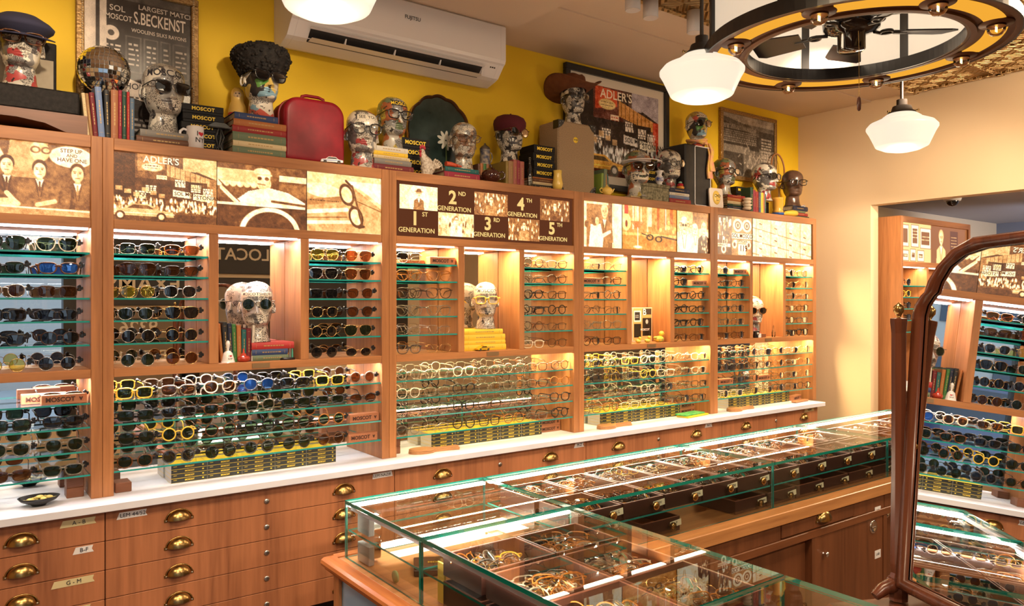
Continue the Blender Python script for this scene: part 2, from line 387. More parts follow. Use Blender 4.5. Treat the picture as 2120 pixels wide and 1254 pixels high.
# ================= small raster painter for printed pictures (baked to colour attributes) =================
class Pic:
    def __init__(s, w, h, n=150, bg=.5, seed=1):
        s.w = w; s.h = h; s.nx = n; s.ny = max(8, int(n * h / w)); s.a = w / h
        X, Y = np.meshgrid(np.linspace(0, s.a, s.nx), np.linspace(0, 1, s.ny)); s.X = X; s.Y = Y
        s.c = np.zeros((s.ny, s.nx, 3)) + (np.array(bg) if np.ndim(bg) else bg)
        s.r = np.random.RandomState(seed); s.words = []
    def put(s, mask, col, al=1.0):
        m = np.clip(mask, 0, 1)[..., None] * al; s.c = s.c * (1 - m) + np.array(col if np.ndim(col) else (col,) * 3) * m; return s
    def el(s, x, y, rx, ry, col, rot=0, al=1):
        dx, dy = s.X - x, s.Y - y; c, q = math.cos(rot), math.sin(rot); u, v = dx * c + dy * q, -dx * q + dy * c
        d = np.sqrt((u / rx) ** 2 + (v / ry) ** 2); return s.put((1 - d) * min(rx, ry) * s.ny / 1.2 + .5, col, al)
    def ring(s, x, y, rx, ry, t, col, a0=-10, a1=10, rot=0):
        dx, dy = s.X - x, s.Y - y; c, q = math.cos(rot), math.sin(rot); u, v = dx * c + dy * q, -dx * q + dy * c
        d = np.abs(np.sqrt((u / rx) ** 2 + (v / ry) ** 2) - 1) * min(rx, ry); return s.put((t - d) * s.ny + .5, col)
    def rc(s, x0, y0, x1, y1, col, al=1):
        return s.put(((s.X >= x0) & (s.X <= x1) & (s.Y >= y0) & (s.Y <= y1)).astype(float), col, al)
    def po(s, pts, col, al=1):
        m = np.zeros_like(s.X, bool); n = len(pts)
        for i in range(n):
            (x0, y0), (x1, y1) = pts[i], pts[(i + 1) % n]
            if y0 == y1: continue
            k = ((s.Y >= min(y0, y1)) & (s.Y < max(y0, y1))); xx = x0 + (s.Y - y0) * (x1 - x0) / (y1 - y0); m ^= k & (s.X < xx)
        return s.put(m.astype(float), col, al)
    def ln(s, x0, y0, x1, y1, t, col, al=1):
        L = math.hypot(x1 - x0, y1 - y0) + 1e-9; u = ((s.X - x0) * (x1 - x0) + (s.Y - y0) * (y1 - y0)) / L / L; u = np.clip(u, 0, 1)
        d = np.hypot(s.X - x0 - u * (x1 - x0), s.Y - y0 - u * (y1 - y0)); return s.put((t - d) * s.ny + .5, col, al)
    def crowd(s, x0, y0, x1, y1, n, sz=.02, lo=.15, hi=1.0):
        for _ in range(n):
            x, y = s.r.uniform(x0, x1), s.r.uniform(y0, y1); k = s.r.choice([lo, hi, (lo + hi) / 2, hi]); s.el(x, y, sz * .5, sz * .5, k * .8); s.el(x, y + sz * 1.5, sz * .7, sz * 1.3, k)
        return s
    def scrib(s, x0, y0, x1, y1, n, col, t=.006):
        """lines of illegible print"""
        for i in range(n):
            y = y0 + (i + .5) * (y1 - y0) / n; x = x0
            while x < x1:
                L = s.r.uniform(.015, .05); s.rc(x, y - t, min(x + L, x1), y + t, col); x += L + .012
        return s
    def tx(s, st, x, y, h, col, wf=1.0):
        """lettering of the print, set as real letters when the sheet is built"""
        s.words.append((st, x, y, h, col, wf)); return s
    def grain(s, k=.03):
        """film grain and soft blotches of an old print"""
        for f, a in ((6, .035), (14, .045), (34, .05)):
            g = s.r.normal(0, 1, (f + 2, int(f * s.a) + 3)); yy = np.linspace(0, f, s.ny); xx = np.linspace(0, g.shape[1] - 2, s.nx); yi, xi = yy.astype(int), xx.astype(int); fy, fx = (yy - yi)[:, None], (xx - xi)[None]
            G = (g[np.ix_(yi, xi)] * (1 - fx) + g[np.ix_(yi, xi + 1)] * fx) * (1 - fy) + (g[np.ix_(yi + 1, xi)] * (1 - fx) + g[np.ix_(yi + 1, xi + 1)] * fx) * fy; s.c += (G * a)[..., None]
        s.c += s.r.normal(0, k * 1.3, s.c.shape[:2])[..., None]; return s
def SEPIA(c):
    L = np.clip(c.mean(2), 0, 1); st = [0, .25, .5, .75, 1]; v = np.array([srgb(62, 28, 14), srgb(120, 66, 32), srgb(196, 128, 66), srgb(246, 200, 128), srgb(255, 242, 206)])[:, :3]
    return np.stack([np.interp(L, st, v[:, i]) for i in range(3)], 2)
def TONE(a, b):
    def f(c):
        L = np.clip(c.mean(2), 0, 1)[..., None] ** 2.2; return np.array(a[:3]) * (1 - L) + np.array(b[:3]) * L
    return f
def RGB(c): return np.clip(c, 0, 1) ** 2.2
def pic_mat(name, es, rough=.3):
    if name in MATS: return MATS[name]
    m = mat(name, (0, 0, 0, 1), rough); nt = m.node_tree; b = nt.nodes['Principled BSDF']
    a = nt.nodes.new('ShaderNodeAttribute'); a.attribute_name = 'print'
    if es: nt.links.new(a.outputs['Color'], b.inputs['Emission Color']); b.inputs['Emission Strength'].default_value = es; b.inputs['Base Color'].default_value = (.02, .02, .02, 1)
    else: nt.links.new(a.outputs['Color'], b.inputs['Base Color'])
    return m
def print_sheet(name, pic, cmap, x0, z1, y, parent, m):
    """vertical printed sheet facing -Y with its upper left corner at (x0, y, z1)"""
    col = cmap(pic.c); ny, nx = pic.ny, pic.nx
    xs = np.linspace(x0, x0 + pic.w, nx); zs = np.linspace(z1, z1 - pic.h, ny); off = wloc(parent) if parent else Vector((0, 0, 0))
    V = np.zeros((ny, nx, 3)); V[..., 0] = xs[None] - off[0]; V[..., 1] = y - off[1]; V[..., 2] = zs[:, None] - off[2]
    i = np.arange(ny * nx).reshape(ny, nx); F = np.stack([i[:-1, :-1], i[1:, :-1], i[1:, 1:], i[:-1, 1:]], -1).reshape(-1, 4)
    me = bpy.data.meshes.new(name); me.from_pydata(V.reshape(-1, 3).tolist(), [], F.tolist())
    at = me.color_attributes.new('print', 'FLOAT_COLOR', 'POINT')
    at.data.foreach_set('color', np.concatenate([col, np.ones((ny, nx, 1))], 2).astype(np.float32).ravel())
    me.materials.append(m); o = obj(name, me, parent); k = pic.h
    for st, x, yy, h, c, wf in pic.words:
        cc = cmap(np.array(c if np.ndim(c) else (c,) * 3, float).reshape(1, 1, 3))[0, 0]; lit = m.name == 'backlit_print'; nm = ('lit_ink_%02d%02d%02d' if lit else 'print_ink_%02d%02d%02d') % tuple(int(q * 99) for q in cc)
        mt = glow(nm, (*cc, 1), .98) if lit else mat(nm, (*cc, 1), .5)
        t = text(st, h * k * 1.38, mt, o, (x0 - off[0] + (x + h * len(st) * .43 * wf) * k, y - off[1] - .0006, z1 - off[2] - (yy + h * .5) * k), 0, .0001, .012); t.scale = (wf, 1, 1)
    return o
def person(p, x, y, s, face=.85, hair=.15, coat=.3, hat=None, tie=None, shades=False, coatw=1.0):
    p.po([(x - 1.5 * s * coatw, y + 4.6 * s), (x - 1.25 * s * coatw, y + 1.7 * s), (x - .4 * s, y + 1.15 * s), (x + .4 * s, y + 1.15 * s), (x + 1.25 * s * coatw, y + 1.7 * s), (x + 1.5 * s * coatw, y + 4.6 * s)], coat)
    p.po([(x - .38 * s, y + 1.1 * s), (x + .38 * s, y + 1.1 * s), (x, y + 2.3 * s)], .95)
    if tie is not None: p.ln(x, y + 1.4 * s, x, y + 2.3 * s, .09 * s, tie)
    p.ln(x - .4 * s, y + 1.3 * s, x - .1 * s, y + 3 * s, .05 * s, coat * .5); p.ln(x + .4 * s, y + 1.3 * s, x + .1 * s, y + 3 * s, .05 * s, coat * .5)
    p.rc(x - .25 * s, y + .7 * s, x + .25 * s, y + 1.2 * s, face * .8)
    p.el(x, y - .25 * s, .72 * s, .85 * s, hair); p.el(x, y + .12 * s, .58 * s, .85 * s, face); p.el(x + .25 * s, y + .15 * s, .3 * s, .7 * s, face * .86, al=.7)
    for k in (-1, 1):
        if shades: p.el(x + k * .26 * s, y, .2 * s, .17 * s, .05)
        else: p.el(x + k * .24 * s, y + .0 * s, .1 * s, .06 * s, .2); p.ln(x + k * .12 * s, y - .16 * s, x + k * .38 * s, y - .16 * s, .03 * s, .25)
    p.ln(x, y, x + .05 * s, y + .3 * s, .04 * s, face * .7); p.ln(x - .18 * s, y + .55 * s, x + .18 * s, y + .55 * s, .04 * s, .35)
    if hat is not None: p.el(x, y - .45 * s, .95 * s, .18 * s, hat); p.el(x, y - .72 * s, .6 * s, .4 * s, hat)
def car(p, x, y, L, col):
    p.po([(x, y), (x + .02 * L, y - .09 * L), (x + .22 * L, y - .11 * L), (x + .34 * L, y - .2 * L), (x + .62 * L, y - .2 * L), (x + .78 * L, y - .11 * L), (x + .98 * L, y - .09 * L), (x + L, y)], col)
    p.po([(x + .28 * L, y - .12 * L), (x + .36 * L, y - .18 * L), (x + .6 * L, y - .18 * L), (x + .7 * L, y - .12 * L)], np.array(col) * .35)
    p.ln(x, y - .05 * L, x + L, y - .05 * L, .006 * L, np.array(col) * 1.4)
    for k in (.18, .8): p.el(x + k * L, y, .075 * L, .075 * L, .1); p.el(x + k * L, y, .045 * L, .045 * L, .85)
def street(p, colour=False):
    a = p.a; O = (lambda *c: np.array(c)) if colour else (lambda *c: np.array([np.mean(c)] * 3))
    p.rc(0, 0, a, 1, O(.35, .25, .22)); p.rc(a * .66, 0, a, .3, O(.72, .68, .72)); p.po([(a * .66, .22), (a * .8, .2), (a, .3), (a, .4), (a * .6, .4)], O(.2, .15, .15))
    p.rc(0, 0, a * .2, .66, O(.08, .06, .06)); p.rc(a * .2, 0, a * .55, .4, O(.42, .22, .18))
    for i in range(5): p.rc(a * (.3 + .07 * i), .04, a * (.335 + .07 * i), .17, O(.15, .1, .1))
    p.po([(a * .22, 0), (a * .48, .02), (a * .48, .2), (a * .22, .26)], O(.85, .35, .2)); p.tx("ADLER'S", a * .24, .03, .1, O(1, .95, .85)); p.el(a * .36, .19, a * .1, .06, O(.95, .85, .6)); p.scrib(a * .29, .15, a * .43, .22, 2, O(.3, .1, .1))
    p.po([(a * .5, .12), (a * .95, .3), (a * .95, .42), (a * .5, .3)], O(.85, .62, .35))
    for i in range(9): p.ln(a * (.53 + .05 * i), .14 + .02 * i, a * (.53 + .05 * i), .3 + .015 * i, .004, O(.35, .2, .1))
    p.rc(a * .4, .3, a * .5, .42, O(.95, .85, .75)); p.scrib(a * .41, .31, a * .49, .41, 3, O(.7, .2, .1))
    p.rc(a * .93, .3, a, .75, O(.8, .3, .2))
    p.rc(a * .2, .36, a * .9, .66, O(.14, .1, .1))
    for x, y in ((.58, .34), (.74, .4), (.86, .44), (.3, .46), (.2, .55)): p.scrib(a * x, y, a * (x + .1), y + .12, 4, O(.9, .85, .8), .012)
    p.po([(a * .56, .5), (a * .74, .53), (a * .74, .62), (a * .56, .6)], O(.9, .87, .85)); p.tx('SOL MOS', a * .565, .53, .055, O(.1, .1, .1))
    p.po([(a * .76, .53), (a * .97, .57), (a * .97, .67), (a * .76, .63)], O(.9, .87, .8)); p.tx('STONIAN', a * .79, .565, .06, O(.15, .1, .1))
    for i in range(6): p.rc(a * (.02 + .08 * i), .5 + (i % 3) * .04, a * (.08 + .08 * i), .56 + (i % 3) * .04, O(.85, .7, .5), .8)
    p.po([(a * .78, .68), (a * .97, .72), (a, .78), (a * .82, .76)], O(.75, .5, .4)); p.ln(a * .73, .3, a * .73, .84, .005, O(.05, .05, .05))
    p.rc(0, .8, a, 1, O(.42, .25, .16)); p.crowd(0, .64, a, .8, 260, .02, .1, .95 if colour else 1.0)
    p.rc(0, .88, a, 1, O(.35, .14, .08)); car(p, a * -.05, .93, a * .62, O(.92, .7, .3) if colour else (.66,) * 3); p.grain(.05); return p
# ================= wall units =================
YU = 3.0; YB = 3.182
BAYS = [  # x0, x1, openings of the upper columns, words for the picture above
    (-.31, .45, [(-.274, .05), (.086, .414)], 'the three men picture'),
    (.452, 1.57, [(.486, .811), (.846, 1.17), (1.205, 1.534)], 'the street picture bay'),
    (1.572, 2.681, [(1.606, 1.93), (1.964, 2.289), (2.32, 2.645)], 'the generations panel'),
    (2.683, 3.785, [(2.718, 3.04), (3.074, 3.391), (3.427, 3.75)], 'the cocktail picture'),
    (3.787, 4.898, [(3.821, 4.145), (4.175, 4.505), (4.535, 4.862)], 'the drawer-front picture')]
BWORD = ['leftmost bay', 'street picture bay', 'generations panel bay', 'cocktail picture bay', 'rightmost bay']
Z_TOP = 2.077; Z_PT = 2.035; Z_PB = 1.79; Z_RB = 1.756; Z_LT = 1.263; Z_LB = 1.232; Z_C = .813
UPZ = [1.67, 1.592, 1.512, 1.432, 1.35]; LOZ = [1.147, 1.064, .981, .898]
SEP = pic_mat('backlit_print', .98)
def shelf_mesh(x0, x1, z, y0=3.008, y1=YB):
    b = MB(); b.add([(x0, y0, z - .006), (x1, y0, z - .006), (x1, y1, z - .006), (x0, y1, z - .006), (x0, y0, z), (x1, y0, z), (x1, y1, z), (x0, y1, z)],
                    [(4, 5, 6, 7)], 0)
    b.add([(x0, y0, z - .006), (x1, y0, z - .006), (x1, y1, z - .006), (x0, y1, z - .006), (x0, y0, z), (x1, y0, z), (x1, y1, z), (x0, y1, z)],
          [(0, 1, 5, 4), (1, 2, 6, 5), (2, 3, 7, 6), (3, 0, 4, 7)], 1); return b
unit_roots = []
for bi, (x0, x1, ops, word) in enumerate(BAYS):
    lab = ['wooden wall unit of glass shelves at the far left under the three men picture', 'wooden wall unit with lit street, driver and spectacles pictures along its top',
           'wooden wall unit topped by the brown generations panel', 'wooden wall unit topped by the lit couple, cocktail and crowd pictures', 'rightmost wooden wall unit, with sign collage and drawer-front pictures'][bi]
    r = thing('wall_shelving_unit', lab, 'shelving', (x0, YU, Z_C), 0, 'wooden wall units with glass shelves'); unit_roots.append(r)
    for xa in (x0, x1 - (.034 if bi < 4 else .036)):
        MB().box(xa, xa + .035, YU, YB + .02, Z_C, Z_TOP - .001, 0, .0012).build('side_panel', wood_v, r)
    a, c = x0 + .0355, x1 - .0345
    MB().box(a, c, YU + .001, YB + .075, Z_PT, Z_TOP, 0, .0012).build('top_board', wood_h, r)
    MB().box(a, c, YU + .001, YB - .002, Z_RB, Z_PB, 0, .0012).build('rail', wood_h, r)
    MB().box(a, c, YU + .001, YU + .02, Z_LB, Z_LT, 0, .0012).box(a, c, YU + .02, YB - .002, Z_LB + .011, Z_LT, 0).build('rail', wood_h, r)
    MB().box(a, c, YB, YB + .012, Z_C + .001, Z_PT).build('back_mirror', mirror_m, r)
    for j in range(len(ops) - 1):
        MB().box(ops[j][1], ops[j + 1][0], YU, YB - .002, Z_LT + .0005, Z_RB - .0005, 0, .0012).build('divider', wood_v, r)
    for j, (xa, xb) in enumerate(ops):
        for k, (ys, wd) in enumerate(((YU + .03, .008), (YU + .05, .006))):
            MB().box(xa + .003, xb - .003, ys, ys + wd, Z_RB - .005, Z_RB - .0005).build('led_strip', led if bi < 2 else led_w, r)
        if j != 1 or bi == 0:
            if bi == 0 and j == 0: continue
            for z in UPZ: shelf_mesh(xa + .001, xb - .001, z).build('glass_shelf', [glass, edge], r)
    for k in range(1): MB().box(a + .003, c - .003, YU + .023, YU + .035, Z_LB + .004, Z_LB + .0105).build('led_strip', led if bi < 2 else led_w, r)
    for z in LOZ: shelf_mesh(a + .001, c - .001, z).build('glass_shelf', [glass, edge], r)
    if bi: MB().box((ops[1][0] + ops[1][1]) / 2 - .035, (ops[1][0] + ops[1][1]) / 2 + .035, YU - .002, YU + .001, Z_LB + .006, Z_LT - .006).build('name_plate', mat('bronze_plate', (.30, .19, .10, 1), .4, .6), r)
for bi in range(5):      # light of the strips, one lamp per opening
    x0, x1, ops, _ = BAYS[bi]
    cc = (1, .84, .78) if bi < 2 else (1, .73, .36)
    for j, (xa, xb) in enumerate(ops):
        lamp('niche_strip_lamp', 'AREA', ((xa + xb) / 2, YU + .045, Z_RB - .008), [1.3, 1.9, 3.4, 4.8, 5.0][bi], cc, xb - xa - .03, ((xa + xb) / 2, YU + .09, 1), .03)
    lamp('shelf_strip_lamp', 'AREA', ((x0 + x1) / 2, YU + .03, Z_LB + .002), [3.4, 4.6, 8.0, 11.0, 11.0][bi], cc, x1 - x0 - .1, ((x0 + x1) / 2, YU + .09, .6), .03)

# lit pictures
def pic_three_men():
    p = Pic(.31, .243, 170, .42, 1); a = p.a
    p.rc(0, 0, a, .6, .32); p.po([(a * .25, .0), (a * .6, .0), (a * .5, .5), (a * .2, .5)], .6); p.ln(a * .1, .02, a * .2, .3, .03, .8)
    p.el(a * .82, .16, .27, .15, .93); p.tx('STEP UP', a * .69, .05, .055, .3); p.tx('AND', a * .78, .12, .045, .3); p.tx('HAVE ONE', a * .68, .18, .055, .3)
    p.el(a * .52, .12, .12, .14, .75); p.ring(a * .48, .10, .05, .04, .01, .3); p.ring(a * .58, .10, .05, .04, .01, .3)
    person(p, a * .22, .34, .125, .85, .1, .27, tie=.2, coatw=1.5); person(p, a * .52, .37, .125, .9, .12, .36, tie=.25, coatw=1.6); person(p, a * .88, .38, .13, .85, .2, .3, tie=.5, coatw=1.3)
    p.ln(a * .12, .6, a * .22, .72, .02, .1); p.ln(a * .22, .72, a * .3, .84, .03, .8); p.ln(a * .5, .86, a * .66, .8, .03, .75)
    p.po([(a * .82, .62), (a * .84, .62), (a * .86, .92), (a * .8, .92)], .15)
    p.el(a * .22, .86, .16, .07, .8); p.rc(0, .9, a, 1, .55); p.ln(0, .9, a, .92, .01, .9); p.grain(); return p
def pic_driver():
    p = Pic(.3555, .243, 150, .22, 2); a = p.a; p.rc(0, 0, a, .55, .28)
    for i in range(8): p.el(a * (.02 + .075 * i), .28, a * .045, .09, .85)
    p.rc(0, .08, a * .58, .28, .72); p.rc(a * .68, .12, a, .22, .85); p.rc(a * .68, .26, a, .5, .35)
    p.po([(a * .18, .6), (a * .34, .42), (a * .55, .34), (a * .78, .4), (a * .98, .55), (a * .98, .66), (a * .3, .66)], .95)
    p.el(a * .5, .22, .1, .15, .82); p.el(a * .49, .1, .14, .07, .9); p.rc(a * .41, .12, a * .6, .15, .75); p.el(a * .46, .2, .035, .03, .15); p.el(a * .54, .2, .035, .03, .15); p.ln(a * .44, .29, a * .52, .3, .008, .3)
    p.ln(a * .2, .6, a * .05, .4, .03, .9); p.ln(0, .3, a * .2, .62, .012, .8); p.ln(a * .02, .28, a * .24, .6, .008, .2)
    p.rc(0, .62, a * .42, .66, .9); p.rc(0, .66, a, 1, .13); p.ln(a * .6, .56, a, .6, .02, .25)
    p.ring(a * .58, 1.08, .46, .38, .035, .93); p.grain(); return p
def pic_specs():
    p = Pic(.3555, .243, 170, .78, 3); a = p.a
    p.po([(0, .35), (a * .6, .22), (a, .6), (a, 1), (0, 1)], .6); p.po([(a * .45, .1), (a * .7, .25), (a, .52), (a, .1)], .95); p.el(a * .2, .3, .35, .12, .9, .1)
    p.ln(0, .52, a * .45, .42, .05, .48); p.scrib(a * .04, .45, a * .4, .5, 1, .2); p.ln(0, .68, a * .5, .6, .035, .93); p.ln(0, .78, a * .5, .73, .01, .35); p.ln(0, .86, a * .7, .8, .03, .9); p.ln(a * .55, .4, a, .62, .008, .3)
    for (x, y, r_) in ((a * .5, .34, .15), (a * .62, .72, .15)):
        p.el(x, y, .11, .16, .84, -.35); p.ring(x, y, .115, .17, .018, .15, rot=-.35)
    p.ln(a * .49, .1, a * .57, .2, .02, .15); p.ln(a * .57, .18, a * .7, .86, .018, .22); p.ln(a * .54, .5, a * .6, .56, .018, .15); p.ln(a * .66, .9, a * .72, .88, .022, .12); p.grain(.02); return p
def pic_couple():
    p = Pic(.29, .243, 110, .85, 4); a = p.a; p.rc(a * .1, .05, a * .75, 1, .45); p.rc(a * .65, 0, a * .75, 1, .3); p.rc(a * .8, 0, a, 1, .9)
    person(p, a * .55, .2, .15, .75, .8, .42, tie=.8, coatw=1.2); p.po([(a * .15, 1), (a * .2, .5), (a * .45, .48), (a * .52, .8), (a * .5, 1)], .97); p.el(a * .3, .4, .1, .13, .35); p.el(a * .36, .42, .06, .09, .8); p.el(a * .1, .5, .06, .08, .3)
    p.po([(a * .45, .72), (a * .7, .6), (a * .72, .66), (a * .48, .8)], .9); p.grain(); return p
def pic_bar():
    p = Pic(.45, .243, 150, (.8, .55, .25), 5); a = p.a; C = lambda *c: np.array(c)
    for i in range(16): x = p.r.uniform(0, a); p.rc(x, 0, x + p.r.uniform(.04, .12), p.r.uniform(.35, .6), C(*[[1, .85, .6], [.9, .5, .15], [.75, .3, .1], [1, .9, .75]][i % 4]), .75)
    for i in range(9): p.el(p.r.uniform(.3, a), p.r.uniform(.3, .55), .05, .05, C(1, .85, .45), al=.6)
    p.rc(0, .6, a, 1, C(.85, .52, .2)); p.rc(0, .62, a, .68, C(.95, .7, .35))
    p.el(a * .08, .38, .14, .2, C(.98, .88, .5)); p.el(a * .08, .42, .04, .08, C(.5, .15, .02)); p.rc(a * .05, .0, a * .11, .2, C(.8, .2, .1))
    p.po([(a * .15, .35), (a * .4, .35), (a * .31, .52), (a * .25, .52)], C(.85, .45, .2)); p.ln(a * .28, .5, a * .28, .9, .012, C(1, .95, .8)); p.el(a * .28, .94, .14, .03, C(1, .9, .7))
    p.ring(a * .5, .7, .1, .06, .014, C(.2, .08, .02)); p.ring(a * .66, .73, .1, .06, .014, C(.2, .08, .02)); p.ln(a * .7, .66, a, .72, .016, C(.25, .1, .03)); p.ln(a * .35, .62, a * .5, .68, .012, C(.25, .1, .03)); p.grain(.02); return p
def pic_crowd():
    p = Pic(.29, .243, 110, .7, 6); a = p.a; p.rc(a * .5, 0, a, .4, .4)
    for i in range(7): person(p, a * p.r.uniform(.02, .98), p.r.uniform(.25, .45), .1, .9, .5, .85)
    person(p, a * .24, .34, .19, .85, .3, .92, hat=.9, shades=True); person(p, a * .58, .42, .13, .95, .9, .9); person(p, a * .85, .35, .17, .85, .5, .12, tie=.1); p.crowd(a * .75, .65, a, .95, 14, .02, .9, .9); p.grain(); return p
def pic_signs():
    p = Pic(.36, .243, 130, .2, 7); a = p.a
    for i in range(30): x, y = p.r.uniform(0, a * .4), p.r.uniform(0, .6); p.rc(x, y, x + p.r.uniform(.02, .1), y + p.r.uniform(.03, .2), p.r.choice([.9, .15, .5]))
    p.rc(a * .42, 0, a, 1, .45); 
    for k in (-1, 1): p.el(a * .72 + k * .19, .22, .2, .17, .92); p.ring(a * .72 + k * .19, .22, .1, .09, .02, .3); p.el(a * .72 + k * .19, .22, .04, .05, .2)
    p.rc(a * .42, .42, a, .56, .92); p.tx('SOL MOSCO', a * .43, .44, .11, .15); p.rc(a * .5, .6, a * .95, .68, .85); p.tx('OPTICIAN', a * .55, .6, .07, .2); p.rc(a * .6, .7, a * .82, .98, .9); p.tx('119', a * .61, .74, .16, .15)
    for x, y in ((.5, .72), (.9, .72), (.2, .86)): p.el(a * x, y, .1, .11, .9); p.el(a * x, y, .05, .055, .2)
    p.tx('119', a * .12, .6, .12, .9); p.rc(0, .72, a * .38, .8, .9); p.tx('SHIPHOLTZ', 0.01, .73, .06, .2); p.grain(); return p
def pic_drawers():
    p = Pic(.67, .243, 170, .85, 8); a = p.a
    for i in range(1, 4): p.ln(0, i * .34 - .1, a, i * .34 + .25, .008, .25)
    for x in (.06, .3, .56, .8): p.ln(a * x, 0, a * x, 1, .008, .3)
    for i in range(5):
        for j in range(4):
            x, y = a * (.17 + .25 * i - .04), .02 + .33 * j + .09 * i; p.ln(x - .05, y + .1, x + .05, y + .12, .014, .2); p.rc(x - .06, y - .06, x + .08, y, .98)
    p.grain(.03); return p
PICS = [(0, .1035, pic_three_men), (1, .4875, 'street'), (1, .843, pic_driver), (1, 1.1985, pic_specs), (3, 2.718, pic_couple), (3, 3.008, pic_bar), (3, 3.458, pic_crowd), (4, 3.822, pic_signs), (4, 4.184, pic_drawers)]
PL = {'-0.276': '', }
PNAMES = {0: 'backlit sepia picture of three young men in coats', 1: 'backlit sepia picture of a crowded street and a car', 2: 'backlit sepia picture of a man in a cap at a steering wheel', 3: 'backlit sepia picture of black spectacles on old books',
          4: 'backlit sepia picture of a couple', 5: 'backlit orange picture of a cocktail glass and spectacles on a bar', 6: 'backlit sepia picture of a group in sunglasses', 7: 'backlit collage of old optician signs', 8: 'backlit picture of wooden drawer fronts'}
for i, (bi, x, fn) in enumerate(PICS):
    p = street(Pic(.3545, .243, 190, .4, 11)) if fn == 'street' else fn()
    o = print_sheet('picture_panel', p, RGB if fn is pic_bar else SEPIA, x, Z_PT - .001, YU + .012, unit_roots[bi], SEP); o['label'] = PNAMES[i]
    if fn is not pic_three_men: MB().box(x + p.w - .0005, x + p.w + .001, YU + .008, YU + .014, Z_PB, Z_PT).build('picture_joint', black_m, unit_roots[bi])
# brown generations panel
g = unit_roots[2]; X0 = 1.607; GW = 1.037
MB().box(X0, X0 + GW, YU + .012, YU + .02, Z_PB + .001, Z_PT - .001).build('picture_panel', glow('brown_backlit_panel', srgb(92, 50, 30), .7), g)['label'] = 'brown backlit panel of five generations'
gold = glow('lit_gold_lettering', srgb(244, 205, 125), .7)
cw = .196
def mini(k):
    p = Pic(cw, .108, 70, [.85, .8, .35, .35, .3][k], 20 + k); a = p.a
    if k == 0: p.el(a * .5, .6, .5, .7, .95); person(p, a * .5, .32, .18, .95, .2, .4, hat=.25)
    else:
        p.crowd(0, 0, a, .9, 60, .05, .2, 1); person(p, a * .5, .3, .17, .95, .3, [0, .98, .5, .55, .25][k], tie=.3, coatw=1.3)
    return p.grain(.04)
for k in range(5):
    xx = X0 + .02 + k * .2; up = k % 2 == 0
    print_sheet('portrait', mini(k), SEPIA, xx, Z_PT - (.014 if up else .125), YU + .010, g, SEP)
    n, suf = '12345'[k], ['ST', 'ND', 'RD', 'TH', 'TH'][k]; zc = Z_PT - (.17 if up else .06); cx = xx + cw * .45
    for s, dx, dz, sz, bo in ((n, -.01, .005, .085, .03), (suf, .042, .028, .028, .01), ('GENERATION', 0, -.046, .030, .008)):
        text(s, sz, gold, g, (cx + dx - g.location.x, YU + .0105 - g.location.y, zc + dz - g.location.z), 0, .0005, bo)

# countertop and drawer cabinets
b = MB().box(-.35, 4.83, 2.89, YB + .03, .786, Z_C, 0, .002); o = b.build('countertop', white_q); tag(o, 'long white stone countertop under the glass shelves', 'countertop')
DX = [-.30, .449, 1.56, 2.668, 3.77, 4.80]
DL = ['leftmost', 'second from left', 'middle', 'second from right', 'rightmost']
def cup_pull(x, z, y, parent, s=.042):
    b = MB(); n = 14; rows = 7; vs = []
    for i in range(rows + 1):
        ph = PI / 2 * i / rows
        for k in range(n + 1):
            th = PI * k / n; vs.append((x + s * math.cos(th), y - .0285 * math.sin(th) * math.sin(ph) - .0008, z + s * .86 * math.sin(th) * math.cos(ph) - .012))
    b.add(vs, [(i * (n + 1) + k, i * (n + 1) + k + 1, (i + 1) * (n + 1) + k + 1, (i + 1) * (n + 1) + k) for i in range(rows) for k in range(n)], 0, True)
    rim = [(x + s * 1.08 * math.cos(PI * k / n), y - .003, z + s * .86 * math.sin(PI * k / n) - .012) for k in range(n + 1)]
    b.tube(rim, .0028, 6); b.box(x - s * 1.2, x - s * .93, y - .003, y, z - .018, z - .006, 0, .001); b.box(x + s * .93, x + s * 1.2, y - .003, y, z - .018, z - .006, 0, .001)
    for k in (-1, 1): b.ball((x + k * s * 1.05, y - .004, z - .012), .003, m=1, n=8, k=6)
    return b.build('cup_pull', [brass, steel], parent)
PULL = [[.207], [.687, 1.326], [1.801, 2.428], [2.901, 3.535], [4.006, 4.636]]
LOCK = [None, 1.006, 2.119, 3.214, 4.32]
TAPES = {(0, 0): (.37, .757, .1, 'A - B', paper_y), (0, 1): (.385, .662, .055, 'B-F', paper_w), (0, 2): (.355, .56, .12, 'G - M', paper_y), (0, 3): (.37, .462, .07, 'N-S', paper_y), (1, 0): (.535, .757, .09, 'LEM 44/52', paper_w),
         (1, 9): 0, (2, 0): (2.62, .763, .06, 'M-Z', paper_w), (3, 0): (3.647, .765, .06, 'A-C', paper_w), (4, 0): (4.70, .767, .11, 'NEW', paper_y)}
